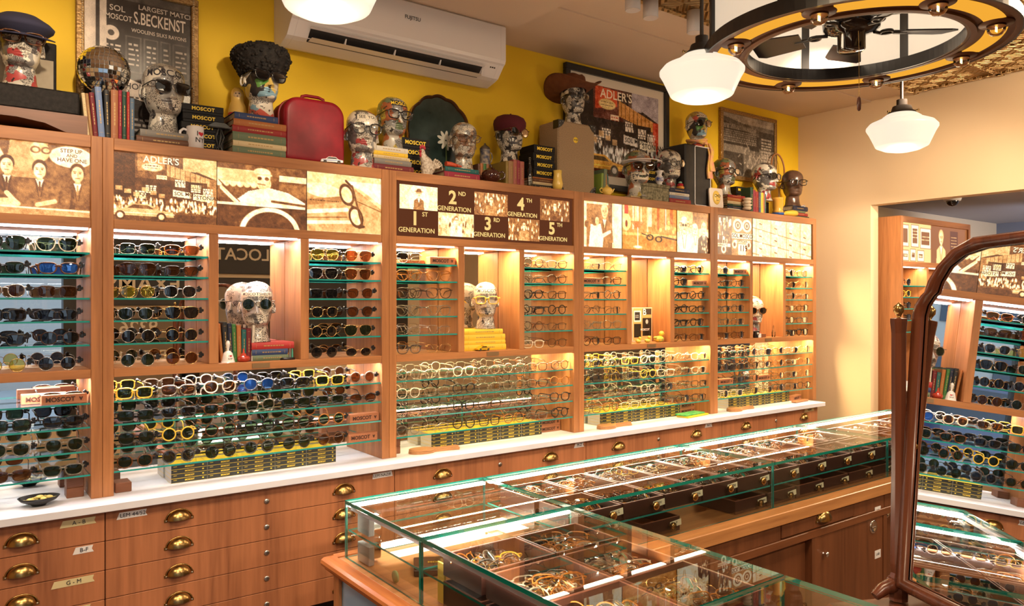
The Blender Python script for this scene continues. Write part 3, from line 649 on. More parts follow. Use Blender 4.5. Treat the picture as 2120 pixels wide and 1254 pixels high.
for i in range(5):
    xa, xb = DX[i], DX[i + 1]
    r = thing('drawer_cabinet', '%s drawer cabinet with brass cup pulls under the white countertop' % DL[i], 'drawer cabinet', (xa, 2.93, .0), 0, 'drawer cabinets under the countertop')
    MB().box(xa + .001, xb - .001, 2.948, YB + .02, .27, .7855).build('cabinet_body', mat('dark_carcass', (.05, .02, .01, 1), .6), r)
    MB().box(xa + .001, xb - .001, 2.99, YB + .02, .001, .27).build('plinth', black_m, r)
    for k in range(5):
        z1 = .776 - .0995 * k; d = MB().box(xa + .0015, xb - .0015, 2.93, 2.9475, z1 - .0975, z1, 0, .0015).build('drawer', drawer_wood, r)
        for px in PULL[i]: cup_pull(px, z1 - .05, 2.93, d)
        if LOCK[i]: MB().lathe([(.0001, -.0045), (.006, -.004), (.0105, -.003), (.0105, .001)], 16, ax='y', c=(LOCK[i], 2.93, z1 - .048)).build('lock', steel, d)
        t = TAPES.get((i, k))
        if i == 1 and k == 0:
            o = MB().prism([(1.455, .750), (1.458, .772), (1.545, .774), (1.55, .752)], 2.929, 2.9297).build('tape_label', paper_w, d); text('LEM NAZIR', .017, ink, d, (1.50 - xa, -.0025, .762), 0, .0003)
        if t:
            x, z, L, s, m = t
            MB().prism([(x - L / 2 - .006, z - .012), (x - L / 2 + .003, z + .011), (x + L / 2, z + .012), (x + L / 2 - .004, z), (x + L / 2 + .002, z - .011)], 2.9285, 2.9297).build('tape_label', m, d)
            text(s, .019, ink, d, (x - xa, -.003, z), 0, .0003)
# ================= L-shaped glass counter =================
ZG = .86; ZW = .677; ZM = .768; YF0, YF1 = 1.81, 2.29; XL, XR = 1.04, 1.57
def pane_box(b, x0, x1, y0, y1, z0, z1, thin):
    """thin axis index; big faces material 0, edge faces material 1"""
    t = MB().box(x0, x1, y0, y1, z0, z1); order = [2, 2, 1, 1, 0, 0]; keep = {2: 1, 1: 2, 0: 4}[thin]
    fs = [(f, 0 if i == keep else 1) for i, f in enumerate(t.f) if order[i] != thin or i == keep]
    for f, m in fs: b.add(t.v, [f], m)
    return b
T = .011
gc = thing('glass_display_counter', 'L-shaped lit glass display case on a wooden base in front of the drawers', 'display counter', (XL, 1.0, 0))
segs = [(XL, 1.58), (1.585, 2.65), (2.655, 3.55), (3.555, 4.5)]
for xa, xb in segs: pane_box(MB(), xa, xb, YF0 - .006, YF1, ZG - T, ZG, 2).build('glass_top', [case_glass, edge_dk], gc)
for ya, yb in ((1.05, YF0 - .008), (.32, 1.046)): pane_box(MB(), XL, XR + .01, ya, yb, ZG - T, ZG, 2).build('glass_top', [case_glass, edge_dk], gc)
for xa, xb in segs[1:]: pane_box(MB(), xa, xb, YF0, YF0 + .006, ZW, ZG - T - .0005, 1).build('glass_front', [case_glass, edge], gc)
for xa, xb in segs: pane_box(MB(), xa, xb, YF1 - .006, YF1, ZW, ZG - T - .0005, 1).build('glass_back', [case_glass, edge], gc)
for ya, yb in ((YF0 + .004, YF1 - .008), (1.05, YF0 - .004), (.32, 1.046)): pane_box(MB(), XL, XL + .006, ya, yb, ZW, ZG - T - .0005, 0).build('glass_side', [case_glass, edge_dk], gc)
for ya, yb in ((1.05, YF0 - .004), (.32, 1.046)): pane_box(MB(), XR, XR + .006, ya, yb, ZW, ZG - T - .0005, 0).build('glass_side', [case_glass, edge_dk], gc)
for xx in (2.65, 3.55): pane_box(MB(), xx, xx + .005, YF0 + .008, YF1 - .01, ZW, ZG - T - .0005, 0).build('glass_divider', [case_glass, edge], gc)
pane_box(MB(), XL + .01, XR - .002, 1.048, 1.053, ZW, ZG - T - .0005, 1).build('glass_divider', [case_glass, edge], gc)
for xa, xb in segs: pane_box(MB(), xa + .008, xb - .006, YF0 + .01, YF1 - .01, ZM - .006, ZM, 2).build('glass_shelf', [case_glass, edge], gc)
for ya, yb in ((1.06, YF0 + .002), (.33, 1.04)): pane_box(MB(), XL + .008, XR - .006, ya, yb, ZM - .006, ZM, 2).build('glass_shelf', [case_glass, edge_dk], gc)
MB().box(XL - .001, XL + .01, YF0 - .005, YF0 + .005, ZW, ZG - T, 0, .002).build('corner_post', edge_dk, gc)
# led channels under the top glass
al = mat('aluminium_channel', (.58, .58, .72, 1), .35, .2)
for (xa, xb) in segs:
    MB().box(xa + .01, xb - .008, YF1 - .026, YF1 - .007, ZG - T - .010, ZG - T - .001).build('led_strip', led_case, gc)
MB().box(XL + .012, XR, YF0 - .012, YF0 + .0, ZG - T - .010, ZG - T - .001).build('led_strip', led_case, gc)
MB().box(XL + .007, XL + .024, .33, YF1 - .03, ZG - T - .016, ZG - T - .001, 0).build('led_channel', al, gc)
lamp('counter_strip_lamp', 'AREA', (2.9, YF1 - .03, ZG - .022), 8, (1, .80, .55), 3.1, (2.9, YF0 + .1, .6), .02)
lamp('counter_strip_lamp', 'AREA', (1.3, YF1 - .03, ZG - .022), 1.6, (1, .84, .62), .5, (1.3, YF0 + .1, .6), .02)
lamp('counter_strip_lamp', 'AREA', (XL + .035, 1.2, ZG - .024), 3.0, (1, .82, .6), 1.1, (XR - .1, 1.2, .6), .02)
# wooden base
MB().box(XL - .02, 4.5, YF0 - .06, YF1 + .01, ZW - .05, ZW - .001, 0, .003).build('ledge', oak_ledge, gc)
MB().box(XL - .0, XR + .03, .32, YF0 - .061, ZW - .05, ZW - .001, 0, .003).build('ledge', oak_ledge, gc)
prof = [(-.035, 0), (-.044, -.006), (-.047, -.015), (-.044, -.024), (-.034, -.03), (-.030, -.04), (-.02, -.045), (0, -.045), (0, 0)]
MB().prism([(XL - .02 + a, ZW + z) for a, z in prof], .32, YF1 + .04, 'y', sm=False).build('rounded_moulding', rail_wood, gc)
MB().prism([(YF1 + .01 - a - .04 + .045, ZW + z) for a, z in prof], XL - .02, 4.5, 'x').build('rounded_moulding', rail_wood, gc)
bx0, by0 = XL - .035, YF0 - .04
MB().box(XL + .0, 4.5, by0 + .06, YF1 - .0, .001, ZW - .05).build('counter_body', mat('dark_interior_wood', (.035, .013, .006, 1), .6), gc)
MB().box(XL + .0, XR, .34, by0 + .058, .001, ZW - .05).build('counter_body', base_wood, gc)
blue_pan = mat('frosted_blue_panel', (.30, .44, .62, 1), .12, spec=.6)
MB().box(XL - .022, XL - .002, .34, YF1, .03, ZW - .052).build('side_panel', blue_pan, gc)
MB().box(XL - .035, XL - .0225, YF1 - .03, YF1 + .01, .02, ZW - .046, 0, .002).build('corner_board', wood_v, gc)
# front of the far arm: fascia boards, a drawer, rail and doors
fz0, fz1 = .565, ZW - .052; fy = YF0 - .045
xs = [XR + .03, 2.06, 2.165, 2.635]
for xa, xb in zip(xs, xs[1:]): MB().box(xa + .001, xb - .001, fy, fy + .02, fz0, fz1, 0, .001).build('fascia_board', base_wood, gc)
d = MB().box(2.637, 3.165, fy - .002, fy + .02, fz0 + .004, fz1 - .004, 0, .0015).build('drawer', base_wood, gc); cup_pull(2.93, .606, fy - .002, d, .048)
for xa, xb in ((3.167, 3.43), (3.432, 4.0), (4.002, 4.5)): MB().box(xa + .001, xb - .001, fy, fy + .02, fz0, fz1, 0, .001).build('fascia_board', base_wood, gc)
MB().box(XR + .03, 4.5, fy - .006, fy + .02, fz0 - .033, fz0 - .001, 0, .002).build('rail', base_wood_x, gc)
MB().box(2.21, 2.245, fy + .005, fy + .03, .02, fz0 - .034, 0, .001).build('upright', base_wood, gc); MB().box(2.845, 2.885, fy - .004, fy + .03, .02, fz0 - .034, 0, .001).build('upright', base_wood, gc)
def ring_pull(x, z, y, parent):
    b = MB(); b.lathe([(.0001, -.001), (.020, -.002), (.026, -.006), (.029, -.002), (.029, .001)], 24, ax='y', c=(x, y, z)); b.box(x - .012, x + .012, y - .009, y - .004, z - .006, z + .002, 0, .002); return b.build('door_lock', chrome, parent)
for xa, xb, yy, lx, lz in ((XR + .03, 2.21, fy + .024, None, 0), (2.246, 2.845, fy + .026, 2.29, .42), (2.886, 3.415, fy - .001, 3.33, .495), (3.45, 4.5, fy + .024, 3.5, .53)):
    dd = MB().box(xa + .001, xb - .001, yy, yy + .016, .03, fz0 - .035, 0, .001).build('door', base_wood, gc)
    if lx: ring_pull(lx, lz, yy, dd)
    if xa > 2.8 and xa < 3:
        MB().lathe([(.004, 0), (.004, -.012), (.010, -.015), (.011, -.022), (.0001, -.026)], 14, ax='y', c=(2.93, yy, .455)).build('knob', chrome, dd)
        for lz2, s in ((.56, 'R03'), (.365, 'LAB')):
            MB().box(3.345, 3.395, yy - .0012, yy - .0002, lz2 - .018, lz2 + .018).build('paper_label', paper_w, dd); text(s, .016, ink, dd, (3.37 - XL, yy - .0016 - 1.0, lz2), 0, .0002)
MB().box(3.418, 3.449, fy - .004, fy + .03, .02, fz0 - .034, 0, .001).build('upright', base_wood, gc)

# trays standing on the shelf and base of the case
tray_m = mat('dark_tray_leather', (.045, .017, .013, 1), .35); tray_rim = mat('tray_rim_wood', (.20, .075, .05, 1), .35); tray_in = mat('tray_lining', (.50, .26, .10, 1), .7)
def make_tray(w, d, h, name='display_tray'):
    b = MB(); t = .005
    b.box(0, w, 0, d, 0, .004); b.box(0, w, 0, t, .004, h - .002); b.box(0, w, d - t, d, .004, h - .002); b.box(0, t, t, d - t, .004, h - .002); b.box(w - t, w, t, d - t, .004, h - .002)
    b.box(0, w, 0, t, h - .002, h, 1); b.box(0, w, d - t, d, h - .002, h, 1); b.box(0, t, t, d - t, h - .002, h, 1); b.box(w - t, w, t, d - t, h - .002, h, 1)
    b.box(t, w - t, t, d - t, .004, .006, 2)
    return b.mesh('tray_body', [tray_m, tray_rim, tray_in])
TRAYS = []
TW, TD = .2, .205
tm = make_tray(TW - .006, TD - .006, .052)
knob_me = MB().lathe([(.004, 0), (.004, -.010), (.0135, -.013), (.015, -.020), (.010, -.024), (.0001, -.024)], 14, ax='y').mesh('knob', brass)
tape_me = MB().prism([(-.028, -.012), (-.03, .009), (.028, .014), (.03, -.008)], -.0008, 0).mesh('tape_label', mat('tray_label_tape', (.78, .74, .54, 1), .7))
NUM = ['LG', 'AV', 'M46', 'MINI', 'R49', 'T 80', 'S 52', 'K-L', 'N', 'Q-R', 'V', 'W44', 'Z', 'P']
ORD = ['first', 'second', 'third', 'fourth', 'fifth', 'sixth', 'seventh', 'eighth', 'ninth', 'tenth', 'eleventh', 'twelfth', 'thirteenth', 'fourteenth']
k = 0
for i in range(14):
    x = 1.63 + i * .2045
    for row in (0, 1):
        t = thing('display_tray', 'dark tray of folded eyeglasses, %s from left, %s row of the far glass case' % (ORD[i], 'front' if row == 0 else 'back'), 'tray', (x, YF0 + .018 + row * .225, ZM + .0005), 0, 'trays in the far glass case')
        obj('tray_body', tm, t)
        if row == 0:
            obj('knob', knob_me, t, (.14, 0, .026)); tp = obj('tape_label', tape_me, t, (.172, -.0005, .027)); text(NUM[i], .014, ink, tp, (.004, -.0012, .002), 0, .0002)
        TRAYS.append((x, YF0 + .018 + row * .225, ZM + .007, row, i))
lower = make_tray(TW - .006, .2, .052)
for n, i in enumerate((1, 2, 4, 5, 6, 7, 8, 9, 10, 11)):
    x = [1.95, 0, 2.36][0] if i == 1 else 1.63 + i * .2045 + (.0 if i != 2 else .0)
    if i == 1: x = 1.835 + .1
    if i == 2: continue
    t = thing('display_tray', 'dark lower tray with taped knob, %s from left under the front tray row' % ORD[n if n < 2 else n - 1], 'tray', (x, YF0 + .03, ZW + .0005), 0, 'lower trays in the far glass case')
    obj('tray_body', lower, t); obj('knob', knob_me, t, (.14, 0, .026)); tp = obj('tape_label', tape_me, t, (.172, -.0005, .027)); text(NUM[13 - n], .014, ink, tp, (.004, -.0012, .002), 0, .0002)
# big trays in the near arm
ARM = []
for i, (ya, yb) in enumerate(((1.565, 1.745), (1.345, 1.545), (1.08, 1.325))):
    for j, (xa, xb) in enumerate(((1.075, 1.315), (1.32, 1.545))):
        me = make_tray(xb - xa, yb - ya, .058)
        t = thing('display_tray', 'dark wooden tray of spectacles, %s row, %s side of the near glass case' % (['back', 'middle', 'front'][i], ['left', 'right'][j]), 'tray', (xa, ya, ZM + .0005), 0, 'trays in the near glass case')
        obj('tray_body', me, t); ARM.append((xa, xb, ya, yb, ZM + .007, i, j))
        if i < 2:
            me2 = make_tray(xb - xa, yb - ya, .075); t = thing('display_tray', 'dark tray underneath the %s %s tray in the near glass case' % (['back', 'middle'][i], ['left', 'right'][j]), 'tray', (xa, ya, ZW + .0005), 0, 'lower trays in the near glass case'); obj('tray_body', me2, t)
# ================= spectacles =================
def tort(name, a, b, sc=90):
    return noisy(name, a, b, sc, .18, .6)
FR = {'black': mat('black_acetate', (.008, .007, .008, 1), .15, spec=.7), 'dark brown': mat('brown_acetate', (.05, .02, .01, 1), .15, spec=.6),
      'tortoiseshell': tort('tortoiseshell', (.025, .010, .005, 1), (.17, .055, .012, 1)), 'amber': tort('amber_acetate', (.46, .17, .02, 1), (.24, .07, .01, 1), 60),
      'yellow': mat('yellow_acetate', (.85, .55, .06, 1), .2, spec=.6), 'white': mat('ivory_acetate', (.75, .66, .52, 1), .2, spec=.6),
      'crystal': pane('crystal_acetate', (.88, .85, .80, 1), 1.5, .70, (.42, .36, .28, 1), .05), 'grey': pane('smoky_acetate', (.5, .5, .52, 1), 1.6, .5, (.12, .12, .13, 1), .05),
      'gold wire': mat('gold_wire', (.75, .5, .2, 1), .2, 1), 'silver wire': mat('silver_wire', (.7, .68, .66, 1), .2, 1), 'black wire': mat('black_wire', (.02, .02, .02, 1), .3, .5)}
LN = {'dark green': pane('green_sun_lens', (.07, .11, .06, 1), 1.5, .4, (.008, .013, .007, 1)), 'brown': pane('brown_sun_lens', (.36, .14, .05, 1), 1.5, .5, (.04, .014, .005, 1)),
      'black': pane('grey_sun_lens', (.10, .10, .11, 1), 1.6, .4, (.006, .006, .007, 1)), 'blue': pane('blue_mirror_lens', (.05, .15, .5, 1), 2.6, .3, (.01, .06, .30, 1), .02, (.25, .5, 1, 1)),
      'yellow': pane('yellow_sun_lens', (.85, .75, .25, 1), 1.5, .8, (.3, .25, .03, 1)), 'clear': pane('demo_lens', (.97, .98, .98, 1), 1.35)}
def outline(shape, N=26):
    P = []
    a, b, n, tp = {'round': (.0222, .0222, 2, 0), 'panto': (.0235, .0212, 2.3, .06), 'square': (.0250, .0188, 3.6, .05), 'wide': (.0262, .0185, 2.9, .13), 'aviator': (.0268, .0232, 2.5, .2), 'oval': (.0235, .0175, 2.2, 0)}[shape]
    for k in range(N):
        th = 2 * PI * k / N; c, s_ = math.cos(th), math.sin(th)
        x = math.copysign(abs(c) ** (2 / n), c) * a; z = math.copysign(abs(s_) ** (2 / n), s_) * b
        x *= 1 + tp * z / b
        P.append((x, z))
    return P, b
TH = {'thick': (.0027, .0042), 'mid': (.0019, .0034), 'thin': (.0010, .0010)}
GC = {}
def glasses_meshes(shape, th, fcol, lcol, folded=False):
    key = (shape, th, fcol, lcol, folded)
    if key in GC: return GC[key]
    P, bz = outline(shape); r, dr = TH[th]; cz = bz + r; cx = .0325
    def curve(x): return .0026 * (x / .06) ** 2      # slight wrap
    b = MB()
    for sd in (-1, 1):
        pts = [(sd * cx + sd * x, curve(sd * cx + sd * x), cz + z) for x, z in P]
        b.tube(pts, r, 6, 0, True)
        zt = cz + bz * .55
        b.tube([(sd * (cx + .0225), curve(.056), zt), (sd * .0635, .003, zt + .001), (sd * .0665, .006, zt + .001)], r * 1.15 if th != 'thin' else .0014, 6)
        b.tube([(sd * .0115, .001, cz - .002), (sd * .0095, .006, cz - .007)], .0014, 5)
    zb = cz + bz * (.35 if shape != 'aviator' else .62)
    b.tube([(-cx + .0215, 0, zb - .001), (-.005, -.001, zb + .003), (.005, -.001, zb + .003), (cx - .0215, 0, zb - .001)], r, 6)
    if shape == 'aviator': b.tube([(-cx + .01, 0, cz + bz * .93), (0, -.001, cz + bz * .98), (cx - .01, 0, cz + bz * .93)], r * .8, 6)
    zt = cz + bz * .55; tr = r * .85 if th != 'thin' else .0011
    tm = []
    for sd in (-1, 1):
        t = MB()
        if folded: t.tube([(sd * .0665, .006, zt), (sd * .062, .010 + .003 * (sd > 0), zt), (0, .012 + .004 * (sd > 0), zt - .002), (-sd * .045, .012 + .004 * (sd > 0), zt - .010), (-sd * .058, .012, zt - .022)], tr, 5, sy=1.2)
        else: t.tube([(sd * .0665, .006, zt + .001), (sd * .0675, .05, zt), (sd * .067, .092, zt - .002), (sd * .065, .108, zt - .009), (sd * .063, .126, zt - .026)], tr, 5, sy=1.2)
        tm.append(t)
    ln = []
    for sd in (-1, 1):
        l = MB(); c = (sd * cx, curve(cx) - .0012, cz); ring = [(sd * cx + sd * x * .98, curve(sd * cx + sd * x), cz + z * .98) for x, z in P]
        mid = [(sd * cx + sd * x * .5, curve(sd * cx + sd * x * .5) - .001, cz + z * .5) for x, z in P]; n = len(P)
        l.add([c] + mid + ring, [(0, 1 + (k + 1) % n, 1 + k) for k in range(n)] + [(1 + k, 1 + (k + 1) % n, 1 + n + (k + 1) % n, 1 + n + k) for k in range(n)], 0, True); ln.append(l)
    F, Lm = FR[fcol], LN[lcol]
    if folded:
        for t in tm: b.add(t.v, t.f, 0, True)
        l = MB(); l.add(ln[0].v, ln[0].f, 0, True); l.add(ln[1].v, ln[1].f, 0, True)
        res = (b.mesh('frame', F), l.mesh('lens', Lm))
    else: res = (b.mesh('frame', F), [t.mesh('temple', F) for t in tm], [l.mesh('lens', Lm) for l in ln])
    GC[key] = res; return res
tag_me = MB().box(-.006, .006, -.004, .008, -.010, .010, 0, .002).box(.004, .012, -.003, .010, -.005, .006, 0, .002).box(-.003, .004, -.008, .0, .004, .013, 0, .002).mesh('security_tag', black_p)
GLASSES_ROOTS = []
def glasses(loc, rz, shape, th, fcol, lcol, label, cat, group=None, sc=1.0, sect=False, rot=None, name=None):
    fm, tms, lms = glasses_meshes(shape, th, fcol, lcol)
    t = thing(name or cat, label, cat, loc, rz, group); t.scale = (sc,) * 3
    if rot: t.rotation_euler = rot
    obj('frame', fm, t)
    for m in lms: obj('lens', m, t)
    for m in tms: obj('temple', m, t)
    if sect: obj('security_tag', tag_me, t, (.066, .006, .033))
    return t
SUN_ROWS = {  # (bay, column) -> rows of (frame, shape, thickness, lens)
    (0, 1): [[('black', 'aviator', 'mid', 'dark green'), ('white', 'aviator', 'mid', 'dark green')], [('black', 'wide', 'mid', 'dark green'), ('tortoiseshell', 'wide', 'thick', 'blue')], [('silver wire', 'panto', 'mid', 'brown'), ('dark brown', 'square', 'mid', 'brown')],
             [('black', 'square', 'thick', 'black'), ('black', 'wide', 'mid', 'black')], [('black', 'wide', 'thick', 'black'), ('dark brown', 'panto', 'mid', 'black')], [('gold wire', 'round', 'thin', 'yellow'), ('silver wire', 'round', 'thin', 'black')]],
    (1, 0): [[('silver wire', 'square', 'thin', 'dark green'), ('amber', 'wide', 'mid', 'brown')], [('dark brown', 'aviator', 'thin', 'brown'), ('black', 'wide', 'mid', 'brown')], [('gold wire', 'panto', 'thin', 'yellow'), ('silver wire', 'panto', 'mid', 'black')],
             [('silver wire', 'panto', 'thin', 'dark green'), ('gold wire', 'aviator', 'thin', 'black')], [('silver wire', 'round', 'thin', 'black'), ('gold wire', 'round', 'thin', 'black')], [('silver wire', 'round', 'thin', 'dark green'), ('gold wire', 'round', 'thin', 'brown')]],
    (1, 2): [[('gold wire', 'aviator', 'mid', 'yellow'), ('gold wire', 'aviator', 'thin', 'brown')], [('silver wire', 'aviator', 'thin', 'black'), ('gold wire', 'aviator', 'thin', 'brown')], [('black', 'square', 'thin', 'black'), ('black', 'panto', 'thin', 'brown')],
             [('gold wire', 'panto', 'thin', 'black'), ('black', 'panto', 'mid', 'brown')], [('gold wire', 'round', 'thin', 'black'), ('gold wire', 'aviator', 'thin', 'dark green')], [('dark brown', 'round', 'thin', 'black'), ('gold wire', 'oval', 'thin', 'black')]]}
SHP = ['panto', 'square', 'round', 'wide']
def S(f, s, t='thick', l='dark green'): return (f, s, t, l)
LONG = {0: [[None, S('black', 'wide')], [S('black', 'square'), S('black', 'wide', l='black')], [S('crystal', 'panto'), S('crystal', 'panto')], [S('dark brown', 'wide', 'mid', 'brown'), S('crystal', 'wide', l='dark green')]],
        1: [[S('yellow', 'square'), S('crystal', 'wide', l='brown'), S('white', 'panto', l='brown'), S('grey', 'panto', l='blue'), S('black', 'square', l='black'), S('yellow', 'square'), S('crystal', 'round', l='brown')],
            [S('black', 'square'), S('grey', 'wide', l='black'), S('tortoiseshell', 'wide'), S('crystal', 'panto'), S('black', 'square'), S('grey', 'wide'), S('black', 'oval', 'mid', 'brown')],
            [S('black', 'panto'), S('yellow', 'round'), S('tortoiseshell', 'round'), S('black', 'round'), S('dark brown', 'panto'), S('amber', 'round'), None],
            [S('tortoiseshell', 'panto', l='dark green'), S('grey', 'round', l='black'), S('black', 'round', 'mid'), S('grey', 'round'), S('black', 'round', 'mid'), S('tortoiseshell', 'round', l='brown'), None]]}
PALETTE = {2: ['crystal', 'silver wire', 'crystal', 'black', 'white', 'dark brown', 'black'], 3: ['black wire', 'grey', 'crystal', 'white', 'white', 'crystal', 'crystal'], 4: ['dark brown', 'black', 'tortoiseshell', 'tortoiseshell', 'amber', 'crystal', 'gold wire']}
RW = ['top', 'second', 'third', 'fourth', 'fifth', 'bottom']; RW4 = ['top long', 'second long', 'third long', 'lowest long']
NTH = ['first', 'second', 'third', 'fourth', 'fifth', 'sixth', 'last']
def colr(s): return s
def yaw(): return random.uniform(-.10, .06) - .05
for (bi, cj), rows in SUN_ROWS.items():
    x0, x1 = BAYS[bi][2][cj]; wd = x1 - x0
    for ri, row in enumerate(rows):
        z = (UPZ + [Z_LT])[ri] + .0005
        for k, (f, s, th, l) in enumerate(row):
            x = x0 + wd * (.25 if k == 0 else .72) + random.uniform(-.006, .006)
            glasses((x, YU + .028 + random.uniform(0, .006), z), yaw(), s, th, f, l, '%s %s sunglasses, %s pair on the %s shelf, %s column, %s' % (f, s, ['left', 'right'][k], RW[ri], ['left', 'right'][cj > 0] if bi else 'right', BWORD[bi]), 'sunglasses', 'sunglasses on the small shelves', 1.0, True)
for bi, rows in LONG.items():
    x0, x1 = (BAYS[1][0] + .035, BAYS[1][1] - .035) if bi else (.10, .414)
    for ri, row in enumerate(rows):
        for k, g in enumerate(row):
            if g is None: continue
            f, s, th, l = g; n = 7 if bi else 2; x = x0 + (k + .5) * (x1 - x0) / n
            glasses((x + random.uniform(-.004, .004), YU + .026, LOZ[ri] + .0005), yaw(), s, th, f, l, '%s %s sunglasses, %s from left on the %s shelf, %s' % (f, s, NTH[k], RW4[ri], BWORD[bi]), 'sunglasses', 'sunglasses on the long shelves', 1.0, True)
BLOCKS = {(2, 0, 0, 1), (3, 0, 1, 0), (3, 2, 1, 1), (4, 0, 0, 1)}
UPC = {(2, 0): ['silver wire', 'amber', 'dark brown', 'crystal', 'silver wire', 'grey'], (2, 2): ['dark brown', 'crystal', 'black', 'black', 'tortoiseshell', 'white'],
       (3, 0): ['black wire', 'gold wire', 'black wire', 'black wire', 'crystal', 'dark brown'], (3, 2): ['black', 'black', 'black', 'black', 'black', 'tortoiseshell'],
       (4, 0): ['grey', 'black', 'black', 'grey', 'crystal', 'tortoiseshell'], (4, 2): ['crystal', 'gold wire', 'crystal', 'tortoiseshell', 'dark brown', 'black']}
for (bi, cj), cols in UPC.items():
    x0, x1 = BAYS[bi][2][cj]; wd = x1 - x0
    for ri, f in enumerate(cols):
        z = (UPZ + [Z_LT])[ri] + .0005
        for k in (0, 1):
            if (bi, cj, ri, k) in BLOCKS: continue
            ff = f if k == 0 or random.random() < .6 else random.choice(['dark brown', 'grey', 'gold wire', 'black wire'])
            s = SHP[(ri + k + bi) % 4] if bi != 2 or cj else ['aviator', 'aviator', 'aviator', 'aviator', 'square', 'wide'][ri]
            th = 'thin' if 'wire' in ff else ('thick' if ff == 'black' and bi > 1 and cj == 2 else 'mid')
            glasses((x0 + wd * (.25 if k == 0 else .73), YU + .03, z), yaw() * 1.5, s, th, ff, 'clear', '%s %s eyeglasses, %s pair on the %s shelf, %s column, %s' % (ff, s, ['left', 'right'][k], RW[ri], ['left', 'right'][cj > 0], BWORD[bi]), 'eyeglasses', 'clear eyeglasses on the small shelves')
for bi in (2, 3, 4):
    x0, x1 = BAYS[bi][0] + .035, BAYS[bi][1] - .035
    for ri in range(4):
        for k in range(7):
            if bi == 4 and ri == 2 and k in (0, 3): continue
            f = PALETTE[bi][k]
            if bi == 2: f = [['crystal', 'crystal', 'white', 'crystal', 'crystal', 'tortoiseshell', 'dark brown'], ['white', 'crystal', 'black', 'crystal', 'crystal', 'dark brown', 'amber'], ['silver wire', 'silver wire', 'black', 'dark brown', 'crystal', 'crystal', 'black'], ['crystal', 'silver wire', 'black', 'black', 'amber', 'crystal', 'black']][ri][k]
            if bi == 3: f = [['grey', 'crystal', 'yellow', 'white', 'crystal', 'crystal', 'white'], ['black', 'dark brown', 'grey', 'yellow', 'white', 'crystal', 'white'], ['black wire', 'crystal', 'crystal', 'white', 'grey', 'crystal', 'dark brown'], ['crystal', 'amber', 'white', 'white', 'grey', 'dark brown', 'dark brown']][ri][k]
            if bi == 4 and ri == 3: f = ['white', 'white', 'crystal', 'crystal', 'grey', 'crystal', 'dark brown'][k]
            s = SHP[(k * 3 + ri * 2 + bi) % 4]; th = 'thin' if 'wire' in f else ('thick' if f in ('black', 'yellow') and k % 2 == 0 else 'mid')
            glasses((x0 + (k + .5) * (x1 - x0) / 7, YU + .026, LOZ[ri] + .0005), yaw() * 1.5, s, th, f, 'clear', '%s %s eyeglasses, %s from left on the %s shelf, %s' % (f, s, NTH[k], RW4[ri], BWORD[bi]), 'eyeglasses', 'clear eyeglasses on the long shelves')
# folded spectacles lying in the trays
FCOL = ['black', 'tortoiseshell', 'dark brown', 'crystal', 'amber', 'grey', 'gold wire', 'black', 'dark brown', 'white', 'tortoiseshell']
def folded(loc, rz, tilt, f, s, l, label, cat, group, sc=1.0):
    th = 'thin' if 'wire' in f else 'mid'; fm, lm = glasses_meshes(s, th, f, l, True)
    t = thing(cat, label, cat, loc, 0, group); t.rotation_euler = (tilt, 0, rz); t.scale = (sc,) * 3
    obj('frame', fm, t); obj('lens', lm, t); return t
n = 0
for (x, y, z, row, i) in TRAYS:
    if i > 12: continue
    cnt = 5 if i < 4 else 4
    for k in range(cnt):
        f = FCOL[(n * 7 + k) % len(FCOL)]; n += 1
        folded((x + TW / 2 - .004 + random.uniform(-.012, .012), y + .035 + k * (.145 / cnt), z + .004), random.uniform(-.12, .12), -1.15 + random.uniform(-.1, .1), f, SHP[(n + k) % 4], 'clear',
               'folded %s eyeglasses, %s from front, %s tray of the %s row, far case' % (f, NTH[k], ORD[i], ['front', 'back'][row]), 'eyeglasses', 'folded eyeglasses in the far case trays', 1.15)
for (xa, xb, ya, yb, z, i, j) in ARM:
    sun = (i == 2)
    for k in range(7):
        f = [['amber', 'crystal', 'amber', 'white', 'yellow', 'amber', 'crystal'], ['crystal', 'white', 'crystal', 'grey', 'amber', 'white', 'black'], ['black', 'tortoiseshell', 'gold wire', 'grey', 'black', 'silver wire', 'tortoiseshell']][i][(k + 3 * j) % 7]
        folded(((xa + xb) / 2 + random.uniform(-.03, .03), ya + .03 + k * (yb - ya - .055) / 7, z + .003 + .0035 * (k % 3)), random.uniform(-.5, .5), -1.25 + random.uniform(-.15, .15), f, SHP[(k + i) % 4], ['dark green', 'brown', 'clear'][k % 3] if sun else 'clear',
               'folded %s spectacles, %s from the front in %s %s tray, near glass case' % (f, NTH[k], ['back', 'middle', 'front'][i], ['left', 'right'][j]), 'sunglasses' if sun else 'eyeglasses', 'folded spectacles in the near case trays', 1.2)

# the remaining folded spectacles in the trays, beyond the counted ones: one heap object
rest = MB(); heap_mats = [FR[c] for c in FCOL[:8]] + [LN['clear']]
def bake(mb, fm, lm, loc, rz, tilt, sc, mi):
    R = Matrix.Rotation(rz, 3, 'Z') @ Matrix.Rotation(tilt, 3, 'X')
    for me, m_ in ((fm, mi), (lm, 8)): mb.add([tuple(R @ (v.co * sc) + Vector(loc)) for v in me.vertices], [tuple(p.vertices) for p in me.polygons], m_, True)
hr = random.Random(5)
for (x, y, z, row, i) in TRAYS:
    for k in range(6 if i < 9 else 5):
        c = hr.randrange(8); fm, lm = glasses_meshes(SHP[hr.randrange(4)], 'thin' if 'wire' in FCOL[c] else 'mid', FCOL[c], 'clear', True)
        bake(rest, fm, lm, (x + TW / 2 + hr.uniform(-.018, .018), y + .04 + k * .024, z + .012), hr.uniform(-.3, .3), -1.0 + hr.uniform(-.2, .25), 1.12, c)
